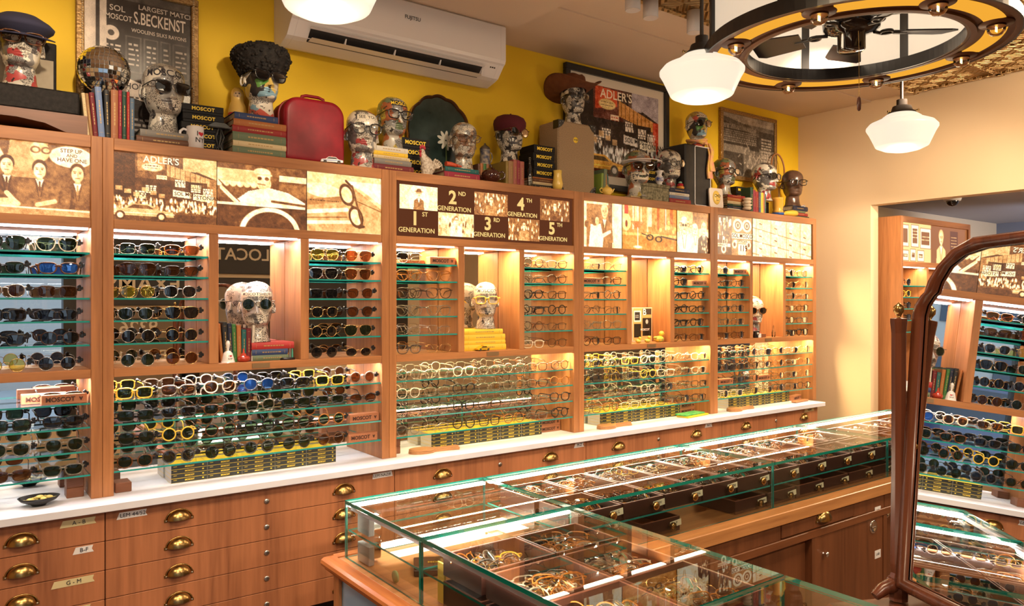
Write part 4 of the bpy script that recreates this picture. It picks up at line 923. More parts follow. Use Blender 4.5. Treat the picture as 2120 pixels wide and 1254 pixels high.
for (xa, xb, ya, yb, z, i, j) in ARM:
    for k in range(9):
        c = hr.choice([0, 1, 3, 4, 6, 3, 4]); fm, lm = glasses_meshes(SHP[hr.randrange(4)], 'mid' if 'wire' not in FCOL[c] else 'thin', FCOL[c], 'clear', True)
        bake(rest, fm, lm, ((xa + xb) / 2 + hr.uniform(-.04, .04), ya + .035 + k * (yb - ya - .06) / 9, z + .012), hr.uniform(-.7, .7), -1.1 + hr.uniform(-.3, .3), 1.12, c)
o = rest.build('folded_spectacles', heap_mats); tag(o, 'remaining folded spectacles heaped between the others in the glass case trays', 'eyeglasses', kind='stuff')
print('EYE', sum(1 for o in COL.objects if o.get('category') == 'eyeglasses'))
# ================= display heads =================
ZT = Z_TOP + .0005
def smooth(t, a, b): t = min(1, max(0, (t - a) / (b - a))); return t * t * (3 - 2 * t)
def interp(x, pts):
    xs = [p[0] for p in pts]; ys = [p[1] for p in pts]
    if x <= xs[0]: return ys[0]
    if x >= xs[-1]: return ys[-1]
    i = max(k for k in range(len(xs)) if xs[k] <= x); h = xs[i + 1] - xs[i]; t = (x - xs[i]) / h
    def sl(k):
        if k <= 0 or k >= len(xs) - 1: return 0
        a, b = (ys[k] - ys[k - 1]) / (xs[k] - xs[k - 1]), (ys[k + 1] - ys[k]) / (xs[k + 1] - xs[k]); return 0 if a * b <= 0 else 2 * a * b / (a + b)
    m0, m1 = sl(i), sl(i + 1)
    return (2 * t ** 3 - 3 * t ** 2 + 1) * ys[i] + (t ** 3 - 2 * t ** 2 + t) * h * m0 + (-2 * t ** 3 + 3 * t ** 2) * ys[i + 1] + (t ** 3 - t ** 2) * h * m1
WID = [(0, .056), (.06, .050), (.22, .045), (.27, .043), (.31, .047), (.36, .053), (.45, .058), (.55, .0615), (.66, .063), (.75, .0645), (.84, .061), (.91, .051), (.96, .036), (.985, .021), (1, .001)]
FRO = [(0, .050), (.08, .040), (.22, .036), (.262, .040), (.29, .066), (.33, .074), (.37, .0705), (.42, .0735), (.47, .072), (.55, .070), (.60, .068), (.655, .075), (.70, .0765), (.77, .075), (.86, .063), (.92, .046), (.97, .024), (1, .001)]
BAC = [(0, .050), (.1, .042), (.25, .042), (.33, .048), (.42, .062), (.52, .075), (.65, .084), (.75, .085), (.84, .078), (.91, .062), (.96, .042), (.985, .024), (1, .001)]
HH = .25
def head_pt(th, t, out=0.0):
    """th: 0 = front (-Y), positive towards +X; t: 0 neck base .. 1 crown"""
    w, f, b_ = interp(t, WID), interp(t, FRO), interp(t, BAC)
    c, s_ = math.cos(th), math.sin(th); n = 2.25 if t > .3 else 2.1
    x = math.copysign(abs(s_) ** (2 / n), s_) * w; d = f if c > 0 else b_
    y = -math.copysign(abs(c) ** (2 / n), c) * d
    if c > 0:
        # nose, brow, sockets, lips, chin
        if .44 < t < .66:
            k = (1 - smooth(t, .47, .66)) * smooth(t, .435, .475); wn = .0095 + .007 * (1 - smooth(t, .46, .55)); y -= (.0215 * k + .002) * math.exp(-(x / wn) ** 2)
        y += .0105 * math.exp(-((abs(x) - .0265) / .0145) ** 2 - ((t - .60) / .038) ** 2)
        y -= .0045 * math.exp(-((abs(x) - .0265) / .0085) ** 2 - ((t - .598) / .017) ** 2)
        y -= .0045 * math.exp(-((abs(x) - .027) / .022) ** 2 - ((t - .66) / .014) ** 2)
        for tc, am in ((.422, .0042), (.388, .0048)): y -= am * math.exp(-(x / .017) ** 2 - ((t - tc) / .0115) ** 2)
        y += .0035 * math.exp(-(x / .020) ** 2 - ((t - .405) / .006) ** 2) + .003 * math.exp(-(x / .018) ** 2 - ((t - .358) / .010) ** 2)
        y -= .004 * math.exp(-((abs(x) - .040) / .012) ** 2 - ((t - .53) / .03) ** 2)
    r = math.hypot(x, y) + 1e-9
    return (x * (1 + out / r), y * (1 + out / r), t * HH)
def head_mesh(m):
    b = MB(); N = 64; T = [i / 14 * .26 for i in range(14)] + [.26 + i / 64 * .46 for i in range(64)] + [.72 + (1 - (1 - i / 18) ** 1.6) * .28 for i in range(19)]
    ths = []
    for k in range(N): u = k / N * 2 - 1; ths.append(PI * (math.copysign(abs(u) ** 1.25, u)))
    vs = [head_pt(th, t) for t in T for th in ths]; L = len(T)
    b.add(vs, [(i * N + k, i * N + (k + 1) % N, (i + 1) * N + (k + 1) % N, (i + 1) * N + k) for i in range(L - 1) for k in range(N)] + [tuple(range(N))[::-1]], 0, True)
    for sd in (-1, 1):      # ears: curved rim, inner bowl, lobe
        rim = [(sd * (.0605 + .009 * math.sin(PI * k / 10) + .002), .012 + .014 * math.cos(-.6 + k / 10 * 3.6) * .9, HH * .565 + .021 * math.sin(-.6 + k / 10 * 3.6) - (.004 if k > 8 else 0)) for k in range(11)]
        b.tube([(sd * .064, .002 + .0, HH * .495)] + [(sd * (.066 + .006 * math.sin(PI * k / 9)), .008 + .0135 * math.sin(-.9 + k * .42), HH * .565 - .021 * math.cos(-.9 + k * .42)) for k in range(10)], [.003] + [.0042] * 9 + [.0035], 7)
        b.ball((sd * .062, .008, HH * .555), .0065, .010, .018, 12, 8); b.ball((sd * .0635, .004, HH * .487), .005, .006, .007, 10, 6)
    return b.mesh('head', m)
def collage(name, cols, dens=34, seed=0.0, ink_amt=.5):
    m = mat(name, (.6, .55, .5, 1), .28, coat=.6); nt = m.node_tree; b = nt.nodes['Principled BSDF']; L = nt.links.new
    tc = nt.nodes.new('ShaderNodeTexCoord'); mp = nt.nodes.new('ShaderNodeMapping'); mp.inputs['Location'].default_value = (seed, seed * .7, seed * .3); mp.inputs['Rotation'].default_value = (.4 + seed, .5, .3)
    L(tc.outputs['Object'], mp.inputs['Vector'])
    v = nt.nodes.new('ShaderNodeTexVoronoi'); v.distance = 'CHEBYCHEV'; v.inputs['Scale'].default_value = dens; L(mp.outputs['Vector'], v.inputs['Vector'])
    sp = nt.nodes.new('ShaderNodeSeparateColor'); L(v.outputs['Color'], sp.inputs[0])
    k = len(cols); r = ramp(nt, [(i / k, c) for i, c in enumerate(cols)], 'CONSTANT'); L(sp.outputs[0], r.inputs['Fac'])
    # rows of print: fine noise stretched in scraps
    mp2 = nt.nodes.new('ShaderNodeMapping'); mp2.inputs['Scale'].default_value = (260, 260, 520); L(mp.outputs['Vector'], mp2.inputs['Vector'])
    n = nt.nodes.new('ShaderNodeTexNoise'); n.inputs['Scale'].default_value = 1; n.inputs['Detail'].default_value = 1; L(mp2.outputs['Vector'], n.inputs['Vector'])
    n2 = nt.nodes.new('ShaderNodeTexNoise'); n2.inputs['Scale'].default_value = 55; n2.inputs['Detail'].default_value = 4; L(mp.outputs['Vector'], n2.inputs['Vector'])
    gt = nt.nodes.new('ShaderNodeMath'); gt.operation = 'GREATER_THAN'; gt.inputs[1].default_value = .54; L(n.outputs['Fac'], gt.inputs[0])
    gt2 = nt.nodes.new('ShaderNodeMath'); gt2.operation = 'GREATER_THAN'; gt2.inputs[1].default_value = .64; L(n2.outputs['Fac'], gt2.inputs[0])
    g3 = nt.nodes.new('ShaderNodeMath'); g3.operation = 'GREATER_THAN'; g3.inputs[1].default_value = 1 - ink_amt; L(sp.outputs[1], g3.inputs[0])
    a = nt.nodes.new('ShaderNodeMath'); a.operation = 'MULTIPLY'; L(gt.outputs[0], a.inputs[0]); L(g3.outputs[0], a.inputs[1])
    mx = nt.nodes.new('ShaderNodeMath'); mx.operation = 'MAXIMUM'; L(a.outputs[0], mx.inputs[0]); L(gt2.outputs[0], mx.inputs[1])
    mc = nt.nodes.new('ShaderNodeMixRGB'); mc.inputs[2].default_value = (.03, .025, .025, 1); L(mx.outputs[0], mc.inputs[0]); L(r.outputs['Color'], mc.inputs[1]); L(mc.outputs[0], b.inputs['Base Color'])
    return m
def on_head(st, size, mt, parent, th0, t0, name='lettering', out=.0012, bold=.01, spacing=1.0):
    """lettering pasted onto the curved head surface"""
    me = text_mesh(st, size, mt, .0002, bold, spacing).copy(); w = interp(t0, WID) * .95
    for v in me.vertices:
        x, y, z = v.co; v.co = head_pt(th0 + x / (w + .008), t0 + z / HH, out + (-y) * .5)
    return obj(name, me, parent)
def band(parent, mt, th0, th1, t0, t1, name='paper_band'):
    b = MB(); N = 16
    vs = [head_pt(th0 + (th1 - th0) * k / N, t0 + (t1 - t0) * j, .0006) for j in (0, .5, 1) for k in range(N + 1)]
    b.add(vs, [(j * (N + 1) + k, j * (N + 1) + k + 1, (j + 1) * (N + 1) + k + 1, (j + 1) * (N + 1) + k) for j in (0, 1) for k in range(N)], 0, True)
    return obj(name, b.mesh(name, mt), parent)
W1, W2, K1, K2, GR = (.72, .66, .56, 1), (.50, .46, .40, 1), (.03, .028, .03, 1), (.12, .11, .11, 1), (.28, .27, .26, 1)
bw = collage('newsprint_collage', [W1, W2, GR, W1, K2, W2], 30, 1.3, .6)
COLS = [collage('collage_grey', [W1, GR, W2, K2, W1, (.35, .05, .05, 1)], 28, 2.1), collage('collage_colour', [W1, (.10, .28, .06, 1), K1, (.55, .10, .07, 1), (.62, .45, .12, 1), (.2, .35, .45, 1), W2], 22, 3.7, .4),
        collage('collage_black_white', [K1, W1, K2, W2, K1, W1], 40, 5.1, .7), collage('collage_brown', [(.45, .30, .18, 1), W2, (.3, .16, .1, 1), GR, W1], 36, 6.2, .8), collage('collage_yellow', [W1, (.65, .5, .1, 1), GR, (.4, .12, .05, 1), W2, (.15, .2, .1, 1)], 26, 7.9, .5)]
head_mats = {}
def head(x, y, z, rz, m, label, sc=1.0, word=None, wcol=None, wth=0, wt=.80, wsz=.020, bandm=None):
    me = head_mats.get(m.name) or head_mesh(m); head_mats[m.name] = me
    t = thing('mannequin', label, 'mannequin head', (x, y, z), rz); t.scale = (sc,) * 3
    obj('head', me, t)
    if word:
        if bandm: band(t, bandm, wth - .085 * len(word) * wsz / .02 - .1, wth + .085 * len(word) * wsz / .02 + .1, wt - .04 * wsz / .02, wt + .045 * wsz / .02)
        on_head(word, wsz, wcol or ink, t, wth, wt)
    return t
def wear(h, shape, th, f, l, label, tilt=0, low=0):
    """spectacles resting on a head's nose and ears"""
    sc = h.scale[0]; rz = h.rotation_euler[2]; ly, lz = -.083 * sc, (HH * .603 - .021 - low) * sc
    loc = (h.location.x - math.sin(rz) * ly, h.location.y + math.cos(rz) * ly, h.location.z + lz)
    g = glasses(loc, rz, shape, th, f, l, label, 'sunglasses' if l not in ('clear',) else 'eyeglasses', 'spectacles worn by the display heads', sc * 1.02)
    g.rotation_euler = (0, tilt, rz); return g
cream_band = mat('cream_paper', (.78, .70, .56, 1), .5); dark_band = mat('black_paper', (.02, .02, .025, 1), .4)
# facing angles: 0 = straight out from the wall; negative turns towards the left end
h = head(.215, 3.09, 2.2265, 0.02, COLS[0], 'newsprint head with navy cap on the black typewriter case'); wear(h, 'wide', 'thick', 'tortoiseshell', 'clear', 'dark spectacles on the navy-capped head at far left')
HCAP = h
h = head(.672, 3.10, 2.128, 0.17, bw, 'newsprint head in dark sunglasses between leaning books and black boxes', 1.08, 'MOSCOT', None, -.25, .80, .036); wear(h, 'square', 'mid', 'black', 'black', 'dark square sunglasses on the head behind the white mug')
h = head(1.045, 3.11, 2.2405, 0.12, COLS[1], 'colourful collage head wearing black fur hat on a book stack', 1.06); wear(h, 'wide', 'thick', 'black', 'black', 'black sunglasses under the curly fur hat'); HFUR = h
h = head(1.478, 3.075, ZT, -0.18, COLS[0], 'grey collage head in round black glasses beside the red suitcase', 1.05, 'SEE YOU', None, .1, .82, .02, cream_band); wear(h, 'panto', 'thick', 'black', 'clear', 'round black glasses on the head beside the red suitcase')
h = head(1.655, 3.13, 2.187, -0.02, COLS[4], 'raised collage head with yellow lettering behind the round-spectacled head', 1.0, 'MOSCOT', yel_ink, .15, .82, .024, dark_band); wear(h, 'square', 'thick', 'black', 'clear', 'large square black glasses on the raised head')
h = head(2.03, 3.11, 2.132, -0.22, COLS[3], 'brown patterned collage head in front of the scalloped dark tray', .95, 'VERSAILLES', cream_band, 0, .80, .013); wear(h, 'wide', 'mid', 'tortoiseshell', 'clear', 'tortoiseshell glasses on the brown patterned head')
h = head(2.315, 3.12, 2.197, 0.1, COLS[2], 'speckled black and white head wearing a dark red beret', .98); wear(h, 'panto', 'mid', 'tortoiseshell', 'black', 'tortoiseshell sunglasses on the red-beret head'); HBER = h
h = head(2.745, 3.12, 2.4545, -0.08, COLS[2], 'black and white collage head under the brown cowboy hat', .92); wear(h, 'panto', 'mid', 'black', 'clear', 'black glasses on the head under the cowboy hat'); HCOW = h
h = head(3.185, 3.07, 2.095, -0.32, COLS[4], 'collage head wearing an amber visor, lettered across the mouth', 1.08, 'EYESPY', None, -.1, .40, .034, cream_band); wear(h, 'wide', 'thick', 'black', 'brown', 'dark sunglasses below the amber visor'); HVIS = h
h = head(3.515, 3.12, 2.1705, -0.12, COLS[0], 'collage head with the word LEGACY across its mouth', .98, 'LEGACY', None, -.05, .39, .028, cream_band); wear(h, 'round', 'mid', 'black', 'clear', 'round black glasses on the LEGACY head')
h = head(3.775, 3.125, 2.452, -0.22, COLS[1], 'collage head with yellow scarf high on the black speaker case', .93, 'MOSCOT', None, 0, .82, .022, cream_band); wear(h, 'round', 'mid', 'black', 'black', 'round sunglasses on the scarfed head'); HSC = h
h = head(4.03, 3.115, 2.178, 0.05, COLS[4], 'collage head in black glasses beside the gilt-framed interior photograph', .98); wear(h, 'wide', 'thick', 'black', 'clear', 'thick black glasses on the head left of the upright books')
h = head(4.47, 3.12, 2.178, 0.15, COLS[0], 'pale-faced collage head above the upright coloured books', 1.05); wear(h, 'wide', 'thick', 'black', 'black', 'black sunglasses on the head above the upright coloured books')
bronze_h = noisy('bronze_glaze', (.16, .085, .055, 1), (.07, .035, .022, 1), 14, .22, .6)
h = head(4.765, 3.10, 2.163, -0.5, bronze_h, 'glossy dark bronze head at the right end of the shelf', 1.02); wear(h, 'square', 'thick', 'black', 'clear', 'black glasses on the bronze head')
h = head(1.02, 3.088, 1.337, -0.3, bw, 'newsprint head on three books in the first lit niche', .98, 'MOSCOTSHELFIE', None, 0, .78, .017, cream_band); wear(h, 'round', 'mid', 'crystal', 'dark green', 'clear-rimmed round sunglasses on the first niche head')
h = head(2.145, 3.088, 1.366, -0.5, bw, 'newsprint head on stacked yellow books in the second lit niche', .92, 'MOSCOT', None, 0, .80, .026, cream_band); wear(h, 'square', 'thick', 'yellow', 'clear', 'yellow-framed glasses on the second niche head')
h = head(4.295, 3.09, 1.285, -0.5, COLS[0], 'small collage head in sunglasses in the rightmost lit niche', 1.0); wear(h, 'panto', 'mid', 'amber', 'black', 'amber sunglasses on the rightmost niche head')
# ---- hats ----
def shell(h, cut, out, mt, tilt=0):
    return None
def place_on(h, name, label, cat, mb, mats_, t=.72):
    o = mb.mesh(name, mats_); o = obj(name, o); o.location = (h.location.x, h.location.y, h.location.z + HH * t * h.scale[0]); o.rotation_euler = (0, 0, h.rotation_euler[2]); o.scale = h.scale; return tag(o, label, cat)
navy = mat('navy_wool', (.025, .024, .055, 1), .9); fur = noisy('black_curly_fur', (.006, .005, .005, 1), (.022, .018, .016, 1), 60, .8, .3, .6)
b = MB(); b.lathe([(.066, -.012), (.074, -.004), (.098, .016), (.102, .026), (.088, .040), (.05, .062), (.0001, .070)], 36, sy=1.2); b.lathe([(.066, -.016), (.071, -.016), (.071, .0), (.066, .0)], 36, sy=1.22)
b.add([(math.sin(a) * r * 1.0, -math.cos(a) * r * 1.15 - .01, z) for r, z in ((.066, -.008), (.115, -.018), (.115, -.022), (.066, -.012)) for a in [(-1 + k / 6) * .95 for k in range(13)]], [(j * 13 + k, j * 13 + k + 1, ((j + 1) % 4) * 13 + k + 1, ((j + 1) % 4) * 13 + k) for j in range(4) for k in range(12)], 0, True)
o = place_on(HCAP, 'cap', 'navy wool cap on the far-left display head', 'hat', b, navy, .735); o.rotation_euler[0] = .12
b = MB(); pr = [(.064, -.030), (.076, -.038), (.088, -.022), (.1, .01), (.112, .045), (.108, .07), (.085, .092), (.045, .104), (.0001, .107)]
b.lathe(pr, 40, sy=1.12)
rr = random.Random(3)
for i in range(420):
    th = rr.uniform(0, 2 * PI); u = rr.uniform(0, 7.6); k = int(u); f = u - k
    if k > 6: r_, z_ = pr[7][0] * rr.random(), .104
    else: r_ = pr[k + 1][0] * f + pr[k][0] * (1 - f); z_ = pr[k + 1][1] * f + pr[k][1] * (1 - f)
    b.ball((r_ * math.cos(th), r_ * math.sin(th) * 1.12, z_), rr.uniform(.006, .009), n=6, k=4)
o = place_on(HFUR, 'fur_hat', 'large black curly fur hat on a display head', 'hat', b, fur, .79); o.scale = (1.02, 1.02, .86)
beret = mat('burgundy_felt', (.085, .006, .012, 1), .9)
b = MB().lathe([(.066, -.024), (.070, -.022), (.074, -.005), (.0775, .012), (.076, .03), (.064, .050), (.04, .062), (.004, .066), (.004, .071), (.0001, .072)], 32, sy=1.24)
o = place_on(HBER, 'beret', 'dark red felt beret on the speckled head', 'hat', b, beret, .76); o.rotation_euler[0] = .14
brownfelt = noisy('brown_felt', (.16, .055, .022, 1), (.12, .04, .016, 1), 30, .8)
b = MB(); N = 48; rows = []
for r_, z_ in ((.066, .0), (.085, .002), (.105, .004), (.125, .008), (.13, .011), (.125, .013), (.105, .010), (.085, .008), (.070, .008), (.068, .04), (.065, .070), (.055, .084), (.03, .074), (.0001, .066)):
    k = max(0, (r_ - .07) / .06)
    rows.append([(r_ * math.sin(a) * (1 + .10 * k), -r_ * math.cos(a) * 1.12 * (1 + .12 * k), z_ + k ** 1.4 * (.062 * math.sin(a) ** 2 - .018 * math.cos(a) ** 2) + (-.010 * math.exp(-(math.sin(a) * r_ / .02) ** 2) if z_ > .04 and r_ > .04 else 0)) for a in [2 * PI * j / N for j in range(N)]])
b.add([p for r_ in rows for p in r_], [(i * N + j, i * N + (j + 1) % N, (i + 1) * N + (j + 1) % N, (i + 1) * N + j) for i in range(len(rows) - 1) for j in range(N)], 0, True)
o = place_on(HCOW, 'cowboy_hat', 'brown felt cowboy hat with upturned brim on a display head', 'hat', b, brownfelt, .77); o.scale = (1.05,) * 3; o.rotation_euler[0] = -.12
b = MB(); b.lathe([(.0665, -.008), (.070, -.008), (.070, .010), (.0665, .010)], 40, 1, sy=1.25)
b.add([(math.sin(a) * r * 1.0, -math.cos(a) * r * 1.22 - .006, z) for r, z in ((.069, .006), (.095, .004), (.122, -.006), (.121, -.009), (.095, .001), (.069, .003)) for a in [(-1 + k / 8) * 1.25 for k in range(17)]], [(j * 17 + k, j * 17 + k + 1, ((j + 1) % 6) * 17 + k + 1, ((j + 1) % 6) * 17 + k) for j in range(6) for k in range(16)], 0, True)
b.tube([(math.sin(a) * .122, -math.cos(a) * .122 * 1.22 - .006, -.0075) for a in [(-1 + k / 10) * 1.25 for k in range(21)]], .002, 6, 1)
o = place_on(HVIS, 'sun_visor', 'translucent amber sun visor with white band on the lettered head', 'hat', b, [pane('amber_visor', (.85, .55, .10, 1), 1.5, .6, (.5, .3, .03, 1)), white_p], .735)
# scarf: loops round the neck with two hanging ends
sc_m = noisy('yellow_scarf_silk', (.80, .55, .08, 1), (.75, .32, .22, 1), 26, .6)
b = MB()
for k in range(4): b.tube([(math.cos(a) * (.047 + .006 * k), math.sin(a) * (.047 + .006 * k), .030 + .009 * math.sin(a * 2 + k) + k * .006) for a in [2 * PI * j / 20 for j in range(20)]], .0085, 7, 0, True)
b.ball((.028, -.058, .028), .017, .012, .014)
for dx, L in ((.0, .24), (.018, .19)):
    n = 12; vs = []
    for i in range(n):
        u = i / (n - 1); z = .028 - L * u; ww = .010 + .014 * u + .003 * math.sin(u * 9); y = -.062 - .03 * min(1, u * 3)
        for s_, yy in ((-1, 0), (-.3, -.005), (.3, .003), (1, -.002), (.3, .007), (-.3, .001)): vs.append((.034 + dx + s_ * ww + .006 * math.sin(u * 7), y + yy, z))
    b.add(vs, [(i * 6 + k, i * 6 + (k + 1) % 6, (i + 1) * 6 + (k + 1) % 6, (i + 1) * 6 + k) for i in range(n - 1) for k in range(6)], 0, True)
o = place_on(HSC, 'scarf', 'yellow and pink silk scarf tied round the high head', 'scarf', b, sc_m, 0)
# ================= things on the top boards, in the niches and on the countertop =================
def AX(u, Y):
    """X at which a ray through photo column u meets the plane Y, for laying things out along the shelf"""
    c, s_ = math.cos(AZ), math.sin(AZ); d = u - 1060; return Y * (c * FPX + s_ * d) / (s_ * FPX - c * d)
def AZv(u, v, Y):
    c, s_ = math.cos(AZ), math.sin(AZ); return H + (623.5 - v) * Y / (s_ * FPX - c * (u - 1060))
BC = {'red': (.45, .03, .03, 1), 'dark red': (.22, .01, .02, 1), 'pale blue': (.22, .33, .62, 1), 'blue': (.04, .08, .25, 1), 'black': (.012, .012, .014, 1), 'rust': (.50, .18, .07, 1), 'crimson': (.42, .02, .06, 1), 'dark green': (.015, .08, .05, 1), 'bright red': (.65, .04, .04, 1),
      'grey blue': (.13, .22, .34, 1), 'orange': (.65, .22, .06, 1), 'sage': (.20, .27, .16, 1), 'cream': (.62, .50, .30, 1), 'grey': (.33, .31, .29, 1), 'yellow': (.80, .52, .04, 1), 'teal': (.02, .17, .17, 1), 'green': (.06, .25, .06, 1), 'salmon': (.60, .16, .12, 1),
      'tan': (.52, .28, .12, 1), 'navy': (.02, .03, .08, 1), 'white': (.65, .60, .52, 1), 'ochre': (.45, .30, .06, 1), 'brown': (.20, .08, .04, 1), 'lime': (.35, .50, .08, 1)}
for k_ in BC:
    if k_ not in ('yellow', 'white', 'cream', 'black'): BC[k_] = tuple(q * .62 for q in BC[k_][:3]) + (1,)
pages = noisy('book_pages', (.62, .50, .34, 1), (.50, .38, .24, 1), 80, .8)
gold_i = mat('gilt_stamping', (.42, .27, .10, 1), .5, .3)
def book(x, y, z, L, D, T, col, label, upright=False, lean=0, rz=0, group=None, gilt=True):
    """x,y,z = left front bottom corner. flat: L along X. upright: T along X, L tall; spine faces the room"""
    cm = mat('book_cloth_' + col.replace(' ', '_'), BC[col], .55, bump=(300, .15, .002))
    b = MB(); t = .0025
    b.box(0, L, 0, D, 0, t); b.box(0, L, 0, D, T - t, T); b.prism([(0, 0), (-.0025, T * .25), (-.0035, T * .5), (-.0025, T * .75), (0, T)], 0, L, 'x'); b.box(.003, L - .003, .002, D - .003, t, T - t, 1)
    if gilt:
        gm = .15 if gilt is True else gilt
        for f in (.1, .9): b.box(L * f, L * f + .0009, -.0040, -.0032, T * .25, T * .75, 2)
        rr = random.Random(hash(label) & 255 if False else len(label) * 7); xx = L * .28
        while xx < L * .72: w_ = rr.uniform(.004, .012); b.box(xx, xx + w_, -.0040, -.0034, T * .42, T * .58, 2); xx += w_ + .003
    if upright:
        b.v = [(T - zz, yy, xx) for xx, yy, zz in b.v]
    o = obj('book', b.mesh('book', [cm, pages, gold_i]), None, (x, y, z)); o.rotation_euler = (0, lean, rz)
    return tag(o, label, 'book', group)
def stack(x, y, z, specs, place, group, D=.13):
    """specs bottom to top: (length, thickness, colour, x shift)"""
    n = len(specs); names = {1: ['only'], 2: ['lower', 'upper'], 3: ['lowest', 'middle', 'topmost'], 4: ['lowest', 'second lowest', 'second from top', 'topmost'], 5: ['lowest', 'second lowest', 'middle', 'second from top', 'topmost'], 6: ['lowest', 'second lowest', 'third from bottom', 'third from top', 'second from top', 'topmost']}[n]
    for i, (L, T, c, dx) in enumerate(specs):
        book(x + dx, y, z, L, D, T - .0004, c, 'flat %s book, %s in stack %s' % (c, names[i], place), group=group, gilt=True); z += T
    return z
def row(x, y, z, specs, place, group, D=.12):
    for i, (L, T, c, lean) in enumerate(specs):
        lx = L * math.sin(abs(lean)) if lean else 0
        book(x, y, z + (T * math.sin(lean) if lean > 0 else 0), L, D, T - .0004, c, '%s book standing upright, %s from left %s' % (c, (NTH[:6] + ORD[6:])[i], place), True, lean, group=group)
        x += T / math.cos(lean) + .0006
    return x
# black lettered cardboard boxes
box_m = mat('black_card', (.010, .009, .010, 1), .55, spec=.25)
BOXME = {}
def card_box(x, y, z, w, d, h, label, group, rz=0):
    k = (w, d, h)
    if k not in BOXME:
        b = MB().box(0, w, 0, d, 0, h * .30, 0, .001).box(-.001, w + .001, -.001, d + .001, h * .30, h, 0, .0012); BOXME[k] = b.mesh('box_body', box_m)
    o = obj('cardboard_box', BOXME[k], None, (x, y, z), rz); tag(o, label, 'box', group)
    text('MOSCOT', h * .56, yel_ink, o, (w * .5, -.0018, h * .54), 0, .0003, .03, 1.08); return o
def box_stack(x, y, z, n, w, d, h, place, rz=0):
    nm = {2: ['lower', 'upper'], 3: ['lowest', 'middle', 'topmost'], 4: ['lowest', 'second lowest', 'second from top', 'topmost'], 5: ['lowest', 'second lowest', 'middle', 'second from top', 'topmost']}[n]
    for i in range(n): card_box(x + [0, .004, -.002, .003, .001][i], y, z, w, d, h - .0006, 'black box with yellow lettering, %s of the stack %s' % (nm[i], place), 'black boxes ' + place, rz); z += h
    return z
random.seed(11)
# --- far left: wood stand, typewriter case ---
b = MB(); b.prism([(-.32, 2.145), (-.32, 2.115), (.20, 2.115), (.28, 2.105), (.34, 2.082), (.385, ZT), (.408, ZT), (.408, 2.145)], 3.02, 3.24, 'y'); o = b.build('wooden_stand', wood('dark_stand_wood', (.16, .06, .03, 1), (.07, .025, .012, 1), 'x')); tag(o, 'dark wooden curved stand under the black typewriter case', 'stand')
case_m = noisy('black_leatherette', (.012, .010, .010, 1), (.022, .018, .017, 1), 70, .7, .2, .2)
t = thing('typewriter_case', 'black open typewriter case with grey lined lid on the wooden stand', 'case', (.05, 3.13, 2.1455))
MB().box(-.30, .385, 3.03, 3.225, 2.1455, 2.2255, 0, .006).build('case_body', case_m, t)
MB().box(-.02, .335, 3.215, 3.255, 2.226, 2.435, 0, .004).build('case_lid', case_m, t)
MB().box(-.01, .325, 3.2135, 3.216, 2.228, 2.37).build('lid_lining', noisy('grey_lining', (.42, .35, .26, 1), (.33, .27, .2, 1), 14, .9), t)
MB().box(.115, .14, 3.024, 3.03, 2.195, 2.222, 0, .002).box(.12, .135, 3.018, 3.026, 2.186, 2.2, 0, .002).build('latch', chrome, t)
# --- mirror ball on upright books ---
xb = AX(163, 3.05)
place = 'under the mirror ball'
row(.405, 3.03, ZT, [(.150, .011, 'cream', -.10), (.150, .010, 'tan', -.10), (.155, .016, 'dark red', -.09), (.178, .0205, 'pale blue', -.07), (.172, .017, 'black', -.03), (.176, .0235, 'rust', 0), (.178, .0115, 'crimson', 0), (.176, .0145, 'dark green', 0), (.176, .0095, 'bright red', 0), (.155, .015, 'grey blue', 0)], place, 'upright books under the mirror ball', .14)
t = thing('mirror_ball', 'silver mirror ball resting on upright books at the left', 'disco ball', (.475, 3.125, 2.3425))
b = MB(); R = .0865; nl = 18
for i in range(nl):
    a0, a1 = -PI / 2 + PI * i / nl, -PI / 2 + PI * (i + 1) / nl; am = (a0 + a1) / 2; nn = max(4, int(2 * PI * math.cos(am) * R / .0145))
    for k in range(nn):
        t0, t1 = 2 * PI * k / nn, 2 * PI * (k + .9) / nn; tw = random.uniform(-.04, .04); e = (a1 - a0) * .06
        P_ = [Vector((math.cos(a) * math.cos(q), math.cos(a) * math.sin(q), math.sin(a))) * R for a, q in ((a0 + e, t0), (a0 + e, t1), (a1 - e, t1), (a1 - e, t0))]
        cc = sum(P_, Vector()) / 4; R_ = Matrix.Rotation(tw, 3, 'Z') @ Matrix.Rotation(random.uniform(-.04, .04), 3, 'X'); P_ = [cc * 1.012 + R_ @ (p - cc) for p in P_]; b.add([tuple(p) for p in P_], [(0, 1, 2, 3)])
obj('mirror_tiles', b.mesh('mirror_tiles', mirror_m), t); obj('ball_core', MB().ball((0, 0, 0), R * .985, n=24, k=14).mesh('core', mat('grey_grout', (.2, .2, .2, 1), .5)), t)
# --- mug, books, boxes ---
z = stack(.565, 3.03, ZT, [(.20, .0253, 'brown', .0), (.195, .0253, 'grey', .012)], 'beneath the sunglassed head left of the mug', 'books under the sunglassed head')
xm = AX(405, 3.035)
t = thing('mug', 'white mug with black lettering and a red heart', 'mug', (xm, 3.042, ZT))
b = MB().lathe([(.0001, .002), (.028, 0), (.031, .002), (.0315, .082), (.0305, .084), (.0285, .082), (.0280, .006), (.0001, .004)], 28); obj('mug_body', b.mesh('mug_body', white_p), t)
b = MB().tube([(-.029, 0, .068), (-.042, 0, .072), (-.053, 0, .062), (-.055, 0, .044), (-.05, 0, .026), (-.04, 0, .018), (-.029, 0, .02)], .0052, 8); obj('handle', b.mesh('handle', white_p), t)
def wrap(me, R):
    me = me.copy()
    for v in me.vertices: a = v.co.x / R; v.co = (R * math.sin(a), -R * math.cos(a) + v.co.y * .3, v.co.z)
    return me
